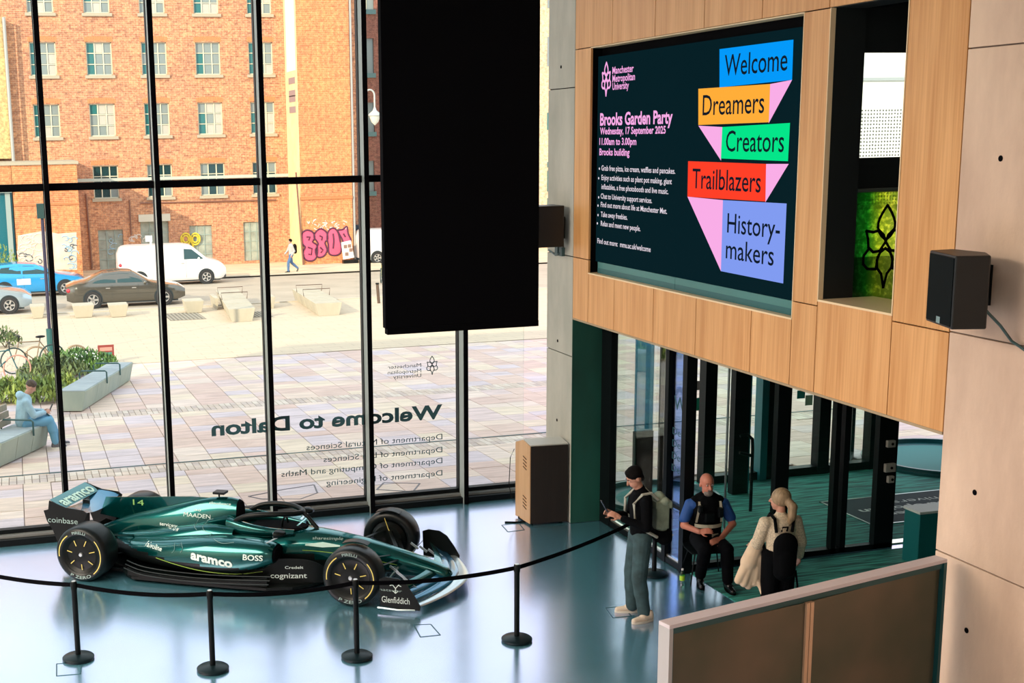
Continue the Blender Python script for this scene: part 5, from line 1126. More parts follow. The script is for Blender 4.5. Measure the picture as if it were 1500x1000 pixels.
shoe(sm, (-.12, .58, 0), (0, 1, 0), mat('grey_shoe', (.10, .10, .12), .6), M_white); shoe(sm, (.12, .46, 0), (.1, 1, 0), MATS['grey_shoe'], M_white)
b = MB(); b.beam((0, .46, .72), (0, .52, .84), .07, .01, up=(0, 1, -.4)); b.build('phone', M_black, sm, w=False)

# --- pedestrian across the street
q = onG(427, 399); pd = facing('person', (q.x, q.y), (-1, -.2), 'pedestrian walking in grey top and blue jeans with a dark rucksack across the street', z=q.z + .01)
b = MB(); hc = V3((0, .04, 1.62)); hf = V3((0, 1, -.1)); hu = V3((0, .1, 1)); head(b, hc, hf, hu); caps(b, (0, 0, 1.45), .055, (0, .02, 1.55), .05); caps(b, (0, 0, 1.0), .14, (0, 0, 1.38), .15, .65, (0, 1, 0))
leg(b, (-.08, 0, .92), (-.09, .20, .52), (-.09, .22, .10)); leg(b, (.08, 0, .92), (.09, -.06, .50), (.09, -.40, .20)); arm_(b, (-.18, 0, 1.38), (-.22, -.1, 1.12), (-.2, .05, .92)); arm_(b, (.18, 0, 1.38), (.22, .1, 1.12), (.2, .25, .98))
hand(b, (-.2, .05, .92), (0, .2, -1), (-1, 0, 0), 1, .4); hand(b, (.2, .25, .98), (0, .5, -.8), (1, 0, 0), 1, .4); fuse(b, 'body', M_skin, pd, .014)
b = MB(); b.sphere(hc + hu * .05 - hf * .03, .105, 12, 9); fuse(b, 'hair', M_hair, pd, .02)
b = MB(); caps(b, (0, 0, 1.0), .16, (0, 0, 1.38), .17, .72, (0, 1, 0)); caps(b, (-.14, 0, 1.4), .08, (.14, 0, 1.4), .08); arm_(b, (-.18, 0, 1.38), (-.22, -.1, 1.12), (-.2, .05, .92), (.07, .06, .045)); arm_(b, (.18, 0, 1.38), (.22, .1, 1.12), (.2, .25, .98), (.07, .06, .045)); fuse(b, 'top', mat('pale_grey_top', (.45, .43, .42), .8), pd, .018)
b = MB(); leg(b, (-.08, 0, .92), (-.09, .20, .52), (-.09, .22, .10), (.11, .08, .06)); leg(b, (.08, 0, .92), (.09, -.06, .50), (.09, -.40, .20), (.11, .08, .06)); fuse(b, 'jeans', mat('mid_jeans', (.07, .15, .30), .8), pd, .018)
shoe(pd, (-.09, .16, 0), (0, 1, 0), M_boot, M_blackm); b = MB(); caps(b, (.09, -.42, .17), .045, (.09, -.36, .03), .04); fuse(b, 'shoe', M_boot, pd, .015)
rk = facing('rucksack', (q.x, q.y), (-1, -.2), 'dark rucksack on the back of the pedestrian across the street', 'rucksack', z=q.z)
def f_(b): caps(b, (0, -.24, 1.12), .15, (0, -.23, 1.36), .15, .7, (0, 1, 0))
soft('bag', f_, M_jack, rk, .02)
# ------------------------------------------------------------------ outdoors: ground
def gpt(x, Y, dz=0): return (x, Y, gz(Y) + dz)
def gslab(mb, x0, x1, y0, y1, top, th=.05):
    mb.prism([(x0, y0, gz(y0) + top - th), (x1, y0, gz(y0) + top - th), (x1, y1, gz(y1) + top - th), (x0, y1, gz(y1) + top - th)], (0, 0, th))
def slab_mat(name, c1, c2, c3, sx=1.0, bw=.9, bh=.45, mort=(.30, .24, .20), rnd=True):
    m, nt, p = principled(name); N = nt.nodes; L = nt.links
    tc = N.new('ShaderNodeTexCoord'); br = N.new('ShaderNodeTexBrick'); br.inputs['Scale'].default_value = sx; br.inputs['Brick Width'].default_value = bw; br.inputs['Row Height'].default_value = bh; br.inputs['Mortar Size'].default_value = .012
    br.inputs['Color1'].default_value = c1 + (1,); br.inputs['Color2'].default_value = c2 + (1,); br.inputs['Mortar'].default_value = mort + (1,); L.new(tc.outputs['Object'], br.inputs['Vector'])
    nz = N.new('ShaderNodeTexNoise'); nz.inputs['Scale'].default_value = .8; nz.inputs['Detail'].default_value = 6; mp = N.new('ShaderNodeMapping'); mp.inputs['Scale'].default_value = (1, 3, 1); L.new(tc.outputs['Object'], mp.inputs[0]); L.new(mp.outputs[0], nz.inputs['Vector'])
    mx = N.new('ShaderNodeMix'); mx.data_type = 'RGBA'; L.new(nz.outputs['Fac'], mx.inputs[0]); L.new(br.outputs['Color'], mx.inputs[6]); mx.inputs[7].default_value = c3 + (1,)
    L.new(mx.outputs[2], p.inputs['Base Color']); p.inputs['Roughness'].default_value = .85; p.inputs['Specular IOR Level'].default_value = .2; MATS[name] = m; return m
M_far = slab_mat('sandstone_far', (.62, .50, .36), (.54, .43, .32), (.64, .52, .38))
b = MB(); gslab(b, -25, 60, 18.3, 51.5, -.03, .4); g = b.build('ground_plaza', mat('joint_sand', (.22, .17, .14), .95)); st(g)
b = MB(); gslab(b, -25, 60, 36.0, 51.5, 0.0, .3); g = b.build('ground_paving', M_far); st(g)
b = MB(); gslab(b, -40, 80, 51.5, 66.0, -.04, .3); g = b.build('road', mat('pale_asphalt', (.46, .38, .29), .9, noise=.12, scale=.6)); st(g)
b = MB(); gslab(b, -40, 80, 66.0, 100, .03, .3); g = b.build('ground_pavement', mat('far_pavement', (.66, .53, .36), .9, noise=.15, scale=.8)); st(g)
b = MB(); gslab(b, -40, 80, 51.2, 51.5, .05, .3); gslab(b, -40, 80, 66.0, 66.2, .07, .3); g = b.build('kerb', mat('kerb_stone', (.52, .45, .36), .9)); st(g)
# slabs, one by one near the glass, the rest joined
pav = empty('paving', (5, 24, 0)); st(pav)
def slabm(i, c): return mat('slab_%d' % i, c, .8, noise=.16, scale=1.6, stretch=(1, 5, 1), spec=.25)
SM = [slabm(i, c) for i, c in enumerate([(.62, .45, .38), (.66, .51, .42), (.61, .47, .44), (.68, .54, .46), (.60, .43, .37), (.58, .48, .49), (.67, .54, .42)])]
bands = [(22.0, 22.6), (27.8, 28.5)]
cells = []
x = -3.0
while x < 26:
    wd = R_.choice((.45, .6, .6, .75)); y = 18.45 + R_.random() * .3
    lim = 35.9
    while y < lim:
        ln_ = R_.choice((.45, .6, .75, .9)); y1 = min(y + ln_, lim)
        for b0, b1 in bands:
            if y < b0 < y1: y1 = b0
            if b0 - .001 <= y < b1: y = b1; y1 = min(y + ln_, lim)
        if y1 - y > .08: cells.append((x, x + wd, y, y1))
        y = y1
    x += wd
cells.sort(key=lambda c: c[2] + abs(c[0] - 4) * .25)
near, rest = [], []
for c in cells:
    (near if len(near) < 300 and c[0] < 8.2 else rest).append(c)
def slab_geo(mb, c, g=.005):
    x0, x1, y0, y1 = c; x0 += g; x1 -= g; y0 += g; y1 -= g; e = .006; dz = R_.uniform(-.003, .003)
    lo = [(x0, y0), (x1, y0), (x1, y1), (x0, y1)]; hi = [(x0 + e, y0 + e), (x1 - e, y0 + e), (x1 - e, y1 - e), (x0 + e, y1 - e)]
    mb.loft([[(a, b_, gz(b_) - .035 + dz) for a, b_ in lo], [(a, b_, gz(b_) - .006 + dz) for a, b_ in lo], [(a, b_, gz(b_) + dz) for a, b_ in hi]])
for c in near:
    b = MB(); slab_geo(b, c); b.build('paving_slab', R_.choice(SM), pav, fix=False)
b = MB()
for c in rest: b.cur = R_.randrange(7); slab_geo(b, c)
tag(b.build('paving_slabs', SM, pav, fix=False), kind='stuff')
SB = [slabm(10 + i, c) for i, c in enumerate([(.58, .46, .38), (.50, .40, .35), (.62, .52, .44)])]
b = MB()
for b0, b1 in bands:
    x = -3.0
    while x < 26:
        for a0, a1 in ((b0, (b0 + b1) / 2), ((b0 + b1) / 2, b1)): b.cur = R_.randrange(3); slab_geo(b, (x, x + .125, a0, a1), .004)
        x += .125
tag(b.build('paving_setts', SB, pav, fix=False), kind='stuff')
b = MB(); y = 22.66; b.prism([(-3, y - .02, gz(y) + .001), (26, y - .02, gz(y) + .001), (26, y + .03, gz(y) + .001), (-3, y + .03, gz(y) + .001)], (0, 0, .006)); b.build('drain_slot', mat('slot_drain', (.02, .07, .07), .6), pav)
M_line = mat('cover_line', (.16, .14, .15), .7)
for pts in ([(364, 727), (415, 717), (460, 710), (465, 722), (440, 731), (384, 731)], [(552, 717), (562, 707), (615, 708), (605, 720)]):
    P = [onG(*q_) for q_ in pts]; b = MB()
    for i in range(len(P)): a_, c_ = P[i], P[(i + 1) % len(P)]; b.beam((a_.x, a_.y, gz(a_.y) + .004), (c_.x, c_.y, gz(c_.y) + .004), .025, .006)
    b.build('manhole_outline', M_line, pav)

# ------------------------------------------------------------------ brick mill across the street
BY = 76.0
M_br = brick_mat('orange_brick', (.66, .31, .17), (.44, .18, .11), (.68, .48, .32), bw=.30, bh=.10)
M_br2 = brick_mat('smooth_brick', (.72, .28, .12), (.62, .23, .10), (.76, .44, .24), bw=.6, bh=.10)
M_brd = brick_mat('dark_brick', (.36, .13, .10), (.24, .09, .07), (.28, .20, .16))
mill = empty('brick_mill', (12, BY, gz(BY)), 0, 'tall orange brick mill with rows of nine-pane windows across the street', 'building')
WCX = [5.16 + 3.035 * k for k in range(-5, 4)]
ROWS = [(12.47, 1.80), (9.12, 1.80), (5.78, 1.80), (2.32, 1.84)]
GR = [(-1.55, 2.15)]
# wall built in strips round the openings
openings = []
for cx in WCX:
    for zb_, hh in ROWS + [(15.8, 1.8)]:
        openings.append((cx - .71, cx + .71, zb_, zb_ + hh))
def wall_with_holes(mb, x0, x1, z0, z1, holes, yf, th):
    """grid the wall and leave the holes out"""
    xs = sorted({x0, x1} | {h[0] for h in holes if x0 < h[0] < x1} | {h[1] for h in holes if x0 < h[1] < x1}); zs = sorted({z0, z1} | {h[2] for h in holes if z0 < h[2] < z1} | {h[3] for h in holes if z0 < h[3] < z1})
    for i in range(len(xs) - 1):
        run = None
        for j in range(len(zs) - 1):
            cx, cz = (xs[i] + xs[i + 1]) / 2, (zs[j] + zs[j + 1]) / 2
            hole = any(h[0] < cx < h[1] and h[2] < cz < h[3] for h in holes)
            if hole:
                if run is not None: mb.box(xs[i], xs[i + 1], yf, yf + th, run, zs[j]); run = None
            elif run is None: run = zs[j]
        if run is not None: mb.box(xs[i], xs[i + 1], yf, yf + th, run, z1)
gopen = [(4.55, 5.95, -1.72, .55), (6.95, 8.55, -1.72, .95), (9.75, 11.05, -1.6, .62), (12.9, 14.1, -1.55, .72)]
b = MB(); wall_with_holes(b, -14, 20, -2.2, 19, openings + gopen, BY, .35); b.build('wall', M_br, mill)
MB().box(-14, 20, BY + .6, BY + .8, -2.2, 19).build('dark_interior', mat('dark_room', (.02, .03, .035), .9), mill)
M_wf = mat('window_cream', (.66, .62, .46), .6); M_sillm = mat('stone_sill', (.44, .38, .28), .85)
M_pn = [mat('pane_pale', (.50, .47, .40), .15), mat('pane_teal', (.03, .16, .16), .08), mat('pane_grey', (.24, .28, .27), .12), mat('pane_dark', (.015, .05, .055), .08)]
def mill_window(cx, zb_, hh, dark, first=[None]):
    wd = 1.42; f = MB(); t = .06
    f.box(-wd / 2, -wd / 2 + t, 0, .08, 0, hh); f.box(wd / 2 - t, wd / 2, 0, .08, 0, hh); f.box(-wd / 2, wd / 2, 0, .08, 0, t); f.box(-wd / 2, wd / 2, 0, .08, hh - t, hh)
    for k in (1, 2): x_ = -wd / 2 + wd * k / 3; f.box(x_ - .03, x_ + .03, .0, .07, t, hh - t); z_ = hh * k / 3; f.box(-wd / 2 + t, wd / 2 - t, .01, .07, z_ - .025, z_ + .025)
    key = round(hh, 2)
    if first[0] is None: first[0] = {}
    if key not in first[0]:
        o = f.build('window', M_wf, None, w=False); pn = MB().box(-.2, .2, .05, .06, -hh / 6 + .04, hh / 6 - .04).build('pane', M_pn[0], None, w=False)
        first[0][key] = (o.data, pn.data); o.parent = mill
        bpy.data.objects.remove(pn)
        for k, mm in enumerate(M_pn): pass
    else: o = bpy.data.objects.new('window', first[0][key][0]); COL.objects.link(o); o.parent = mill
    o.location = Vector((cx, BY + .13, zb_)) - mill.location
    md = first[0][key][1]
    for i in range(3):
        for j in range(3):
            p_ = bpy.data.objects.new('pane', md); COL.objects.link(p_); p_.parent = o; p_.location = ((i - 1) * wd / 3, 0, hh * (j + .5) / 3)
            p_.material_slots[0].link = 'OBJECT'; w_ = R_.random(); p_.material_slots[0].material = M_pn[3 if dark and w_ < .8 else (1 if (i == 0 and w_ < .7) else (0 if w_ < .5 else 2))]
    s = MB().box(cx - .82, cx + .82, BY - .12, BY + .1, zb_ - .17, zb_ - .0); s.build('window_sill', M_sillm, mill)
for cx in WCX[3:]:
    for (zb_, hh) in ROWS: mill_window(cx, zb_, hh, zb_ < 3)
for cx in WCX[4:8]:
    pass
# segmental brick heads
b = MB()
for cx in WCX[3:]:
    for zb_, hh in ROWS:
        for k in range(12):
            x_ = cx - .78 + 1.56 * k / 12; b.box(x_ + .01, x_ + .12, BY - .012, BY + .02, zb_ + hh + .02 + .05 * math.sin(PI * (k + .5) / 12), zb_ + hh + .27 + .05 * math.sin(PI * (k + .5) / 12))
tag(b.build('brick_heads', mat('head_brick', (.58, .24, .10), .9), mill), kind='stuff')
# ground floor doors and boarded openings
M_bd = mat('boarded_grey', (.33, .36, .31), .8, noise=.25, scale=2.5)
for x0, x1, z0, z1 in gopen:
    f = MB(); f.box(x0, x1, BY + .12, BY + .16, z0, z1); o = f.build('boarded_window', M_bd, mill)
    g_ = MB(); 
    for k in (1, 2): xx = x0 + (x1 - x0) * k / 3; g_.box(xx - .02, xx + .02, BY + .08, BY + .13, z0, z1)
    for k in (1, 2, 3): zz = z0 + (z1 - z0) * k / 4; g_.box(x0, x1, BY + .09, BY + .13, zz - .02, zz + .02)
    g_.build('glazing_bar', mat('bar_grey', (.30, .38, .35), .6), o, w=True)
MB().box(6.85, 8.65, BY - .25, BY + .05, .95, 1.35).build('shutter_box', mat('shutter_white', (.62, .58, .48), .6), mill)
# long pipe band
b = MB(); b.box(2, 16, BY - .10, BY, 3.28, 3.45); b.build('pale_band', mat('band_grey', (.45, .50, .44), .7), mill)
b = MB(); b.cyl((7, BY - .08, 2.0), (14.9, BY - .08, 1.95), .045, n=6); b.cyl((4.1, BY - .08, -1.6), (4.0, BY - .08, 2.6), .06, n=6); b.cyl((6.4, BY - .08, .2), (6.4, BY - .08, 2.2), .05, n=6); b.build('wall_pipe', mat('pipe_brown', (.22, .10, .07), .7), mill)
# wing
WY = 72.8
x0 = onY(438, 200, WY).x; x1 = onY(514, 200, WY).x
wg = empty('mill_wing', ((x0 + x1) / 2, WY, gz(WY)), 0, 'smooth windowless brick wing of the mill with pink graffiti at its foot', 'building')
MB().box(x0, x1, WY, BY - .02, -2.2, 19).build('wall', M_br2, wg)
MB().box(x0 - .03, x0, WY + .02, BY - .02, -2.2, 19).build('painted_side', mat('cream_render', (.86, .66, .36), .8, noise=.12, scale=1.5), wg)
MB().box(x0 - .05, x0 - .03, WY + .3, WY + 2.6, 9.2, 14).build('white_banner', mat('banner_white', (.84, .80, .76), .7), wg)
b = MB(); 
for z_ in (8.5, 7.8, 7.5, 6.9): b.box(x0 - .05, x0 - .03, WY + .5, WY + 2.2, z_, z_ + .35)
b.build('banner_stripe', mat('banner_mauve', (.35, .24, .24), .8), wg)
MB().box(x0 - .02, x1 + .02, WY - .05, WY, 2.05, 2.2).build('string_course', mat('course_brick', (.5, .2, .08), .9), wg)
b = MB(); b.cyl((x1 + .12, WY + .1, -1.7), (x1 + .12, WY + .1, 19), .07, n=8); b.build('downpipe', mat('pipe_grey', (.40, .40, .38), .6), wg)
b = MB(); b.cyl((x0 + .02, WY - .08, -1.6), (x0 - .25, WY - .08, 3.6), .05, n=8); b.build('slanted_pipe', MATS['pipe_brown'], wg)
# pink bubble graffiti: flat painted shapes on the wall
M_pink = mat('graffiti_pink', (.80, .10, .20), .8); M_gdk = mat('graffiti_dark', (.10, .02, .06), .8); M_gw = mat('graffiti_white', (.72, .62, .56), .85)
def wp_(x, y, d=.0): q_ = onY(x, y, WY - .012 - d); return q_
def blob(mb, mo, pts, k=6):
    P = [tuple(p_) for p_ in pts]; n = len(P); out = []
    for i in range(n):
        a_, b_, c_, d_ = P[i - 1], P[i], P[(i + 1) % n], P[(i + 2) % n]
        for j in range(k):
            t = j / k; out.append(tuple(.5 * (2 * q1 + (-q0 + q2) * t + (2 * q0 - 5 * q1 + 4 * q2 - q3) * t * t + (-q0 + 3 * q1 - 3 * q2 + q3) * t ** 3) for q0, q1, q2, q3 in zip(a_, b_, c_, d_)))
    mb.prism([wp_(x_, y_) for x_, y_ in out], (0, .010, 0)); mo.tube([wp_(x_, y_, .005) for x_, y_ in out], .05, n=4, closed=True)
bb, bo = MB(), MB()
for pts in ([(442, 350), (443, 341), (450, 337), (458, 340), (461, 348), (458, 354), (464, 359), (465, 370), (461, 380), (452, 382), (446, 378), (444, 369), (447, 362), (443, 357)], [(460, 347), (463, 339), (470, 335), (478, 340), (480, 350), (476, 355), (479, 366), (474, 375), (465, 376), (462, 366), (466, 357)], [(479, 347), (482, 337), (489, 334), (495, 340), (498, 352), (500, 362), (498, 371), (490, 374), (482, 371), (481, 359)], [(495, 338), (502, 336), (508, 332), (510, 342), (514, 352), (510, 358), (504, 358), (501, 350)]): blob(bb, bo, pts)
for L2 in ([(449, 347), (454, 347), (452, 352)], [(451, 362), (457, 364), (456, 373), (452, 372)], [(468, 345), (472, 347), (471, 352)], [(469, 362), (473, 366), (470, 370)], [(488, 342), (489, 352), (488, 364)], [(503, 342), (506, 347)]): bo.tube([wp_(x_, y_, .005) for x_, y_ in L2], .05, n=4)
bb.build('graffiti_letters', M_pink, wg); bo.build('graffiti_outline', M_gdk, wg)
b = MB()
for i in range(26):
    cx_, cy_ = R_.uniform(445, 510), R_.uniform(322, 336); P = [wp_(cx_, cy_), wp_(cx_ + R_.uniform(-3, 3), cy_ + R_.uniform(-3, 3)), wp_(cx_ + R_.uniform(-4, 4), cy_ + R_.uniform(-3, 4))]; b.tube(P, .03, n=4)
b.build('graffiti_scribble', M_gw, wg)
# left porch block and taller block
LY = 69.5
def lx(x, y): return onY(x, y, LY)
pz = lx(112, 240); px1 = pz.x; ptop = pz.z; px0 = lx(20, 300).x; 
pb = empty('brick_block', ((px0 + px1) / 2, LY, gz(LY)), 0, 'low flat-topped brick block with white graffiti, standing before the mill', 'building')
MB().box(px0, px1, LY, BY - .02, -2.2, ptop).build('wall', M_br2, pb)
MB().box(px0 - .1, px1 + .1, LY - .08, BY - .02, ptop, ptop + .14).build('coping', M_sillm, pb)
zc_ = lx(60, 301).z; MB().box(px0, px1 + .02, LY - .05, LY, zc_, zc_ + .1).build('string_course', MATS['course_brick'], pb)
b = MB()
def scrib(cx0, cx1, cy0, cy1, n, mb, Y, s=9):
    for i in range(n):
        a_, c_ = R_.uniform(cx0, cx1), R_.uniform(cy0, cy1); P = []; r = R_.uniform(2, s); ph_ = R_.uniform(0, 6)
        for k in range(9): P.append(onY(a_ + r * math.cos(ph_ + k * .6) + k * .4, c_ + r * .8 * math.sin(ph_ + k * .6), Y - .012))
        mb.tube(P, .03, n=4)
b.prism([onY(x_, y_, LY - .006) for x_, y_ in ((26, 345), (62, 338), (85, 342), (112, 340), (113, 395), (26, 395))], (0, .005, 0)); b.build('paint_field', mat('faded_white_paint', (.70, .55, .45), .9, noise=.2, scale=1.5), pb)
b = MB(); scrib(30, 62, 345, 385, 16, b, LY); b.build('graffiti_tag', M_gw, pb)
b = MB(); scrib(92, 110, 348, 390, 12, b, LY, 7); b.build('graffiti_tag', mat('graffiti_blue', (.35, .50, .60), .85), pb)
b = MB(); scrib(30, 60, 372, 384, 4, b, LY, 8); scrib(94, 108, 350, 388, 4, b, LY, 7); b.build('graffiti_outline', mat('graffiti_grey', (.12, .14, .16), .85), pb)
tz = lx(10, 40).z; tx1 = onY(9, 120, 75.4).x; zt0_ = lx(10, 282).z
tb_ = empty('brick_tower', (tx1 - 1.5, LY - .5, gz(LY)), 0, 'taller yellowish brick block at the left edge with a teal glazed entrance', 'building')
MB().box(tx1 - 4.5, tx1, 75.4, BY - .02, onY(10, 240, LY).z + .2, tz + 1).build('wall', brick_mat('yellow_brick', (.72, .52, .22), (.62, .42, .18), (.6, .5, .3)), tb_)
MB().box(tx1 - 4.5, px0 - .02, LY, LY + .5, zt0_, ptop).build('recess_wall', M_br2, tb_); MB().box(tx1 - 4.5, px0 - .02, LY + .5, BY - .02, -2.2, ptop).build('rear_wall', M_br2, tb_); MB().box(tx1 - 4.5, px0 - .1, LY - .08, BY - .02, ptop, ptop + .14).build('coping', M_sillm, tb_)
zt_ = lx(10, 282).z
MB().box(px0 - 3.2, px0 - .05, LY + .1, LY + .3, -2.1, zt_).build('entrance_glass', mat('teal_entrance', (.01, .13, .17), .15), tb_)
MB().box(px0 - .4, px0 - .15, LY, LY + .12, -2.1, zt_ + .1).build('door_post', mat('grey_post', (.30, .36, .34), .6), tb_)
MB().box(px0 - 3.2, px0 - .05, LY - .15, LY + .2, zt_, zt_ + .3).build('lintel', MATS['grey_post'], tb_)
b = MB(); b.cyl((tx1 + .1, 75.3, ptop), (tx1 + .1, 75.3, tz + 1), .09, n=8); b.build('downpipe', MATS['pipe_grey'], tb_)
# yellow loops graffiti on the mill
b = MB()
for cx_ in (272, 286):
    for r in (7, 4.2): b.tube([onY(cx_ + r * math.cos(t * .45), 350 + r * 1.2 * math.sin(t * .45), BY - .02) for t in range(14)], .05, n=4, closed=True)
b.tube([onY(279, 347, BY - .02), onY(275, 366, BY - .02)], .05, n=4); b.tube([onY(279, 347, BY - .02), onY(284, 366, BY - .02)], .05, n=4); b.build('graffiti_yellow', mat('graffiti_yellow', (.75, .60, .06), .8), mill)
b = MB(); scrib(190, 213, 345, 352, 6, b, BY, 5); b.build('graffiti_tag', M_gw, mill)
b = MB(); scrib(147, 178, 345, 375, 4, b, BY + .12, 6); b.build('graffiti_tag', MATS['graffiti_blue'], mill)
# shaded building beyond the alley and pale one to the right
AY = 86
ab = empty('dark_brick_house', (24, AY, gz(AY)), 0, 'shaded dark brick building at the end of the alley beside the wing', 'building')
wn = [(523, 548, -60, 14), (523, 548, 56, 107), (523, 549, 150, 193), (520, 549, 236, 280)]
hl = []
for xa, xb, ya, yb_ in wn: p_, q_ = onY(xa, ya, AY), onY(xb, yb_, AY); hl.append((p_.x, q_.x, q_.z, p_.z))
b = MB(); wall_with_holes(b, 19.5, 32.5, -2.6, 18, hl, AY, .4); b.build('wall', M_brd, ab)
for h in hl:
    MB().box(h[0], h[1], AY + .15, AY + .2, h[2], h[3]).build('window', M_pn[2], ab); MB().box(h[0] - .1, h[1] + .1, AY - .1, AY + .1, h[2] - .3, h[2]).build('window_sill', mat('teal_sill', (.12, .22, .22), .8), ab)
    MB().box((h[0] + h[1]) / 2 - .06, (h[0] + h[1]) / 2 + .06, AY + .1, AY + .2, h[2], h[3]).build('glazing_bar', M_wf, ab)
PY = 78
pbx = onY(789, 100, PY).x - 1.2
ph_ = empty('pale_brick_house', (pbx + 3, PY, gz(PY)), 0, 'pale sunlit building in the narrow gap right of the hanging panel', 'building')
MB().box(pbx, pbx + 8, PY, PY + 5, -2.4, 19).build('wall', brick_mat('pale_brick', (.80, .58, .36), (.72, .50, .30), (.78, .62, .44)), ph_)
for ya, yb_ in ((0, 12), (54, 97), (165, 190), (237, 245), (250, 280), (290, 300)):
    p_, q_ = onY(801.5, ya, PY), onY(814, yb_, PY); MB().box(p_.x, q_.x, PY - .03, PY + .1, q_.z, p_.z).build('window', M_pn[1 if ya > 60 else 2], ph_)
# white perforated building seen through the recess window
wb = empty('perforated_facade', (36, 45, gz(45)), 0, 'white perforated facade seen through the tall black recess window', 'building')
m, nt, p = principled('perforated_white'); N = nt.nodes; L = nt.links
tc = N.new('ShaderNodeTexCoord'); vo = N.new('ShaderNodeTexVoronoi'); vo.inputs['Scale'].default_value = 7.5; vo.inputs['Randomness'].default_value = .12; mp = N.new('ShaderNodeMapping'); mp.inputs['Scale'].default_value = (1, 0, 1); L.new(tc.outputs['Object'], mp.inputs[0]); L.new(mp.outputs[0], vo.inputs['Vector'])
cr = N.new('ShaderNodeValToRGB'); cr.color_ramp.interpolation = 'CONSTANT'; cr.color_ramp.elements[0].color = (.10, .10, .09, 1); cr.color_ramp.elements[1].position = .30; cr.color_ramp.elements[1].color = (.82, .80, .74, 1); L.new(vo.outputs['Distance'], cr.inputs[0]); L.new(cr.outputs[0], p.inputs['Base Color'])
ws = 45; zt1, zt2 = onY(1300, 118, ws).z, onY(1300, 160, ws).z; xa = onY(1230, 100, ws).x; xb = onY(1360, 100, ws).x
MB().box(xa, xb, ws, ws + .3, onY(1300, 300, ws).z, zt2).build('perforated_panel', m, wb); MB().box(xa, xb, ws, ws + .3, zt2, zt1).build('plain_panel', mat('warm_white', (.82, .80, .72), .6), wb)
MB().box(xa, xb, ws - .1, ws + .3, zt1, zt1 + .12).build('grey_trim', mat('trim_grey', (.4, .42, .42), .6), wb); MB().box(xa, xb, ws + .3, ws + .6, gz(ws), zt1 + 6).build('upper_wall', M_white, wb)

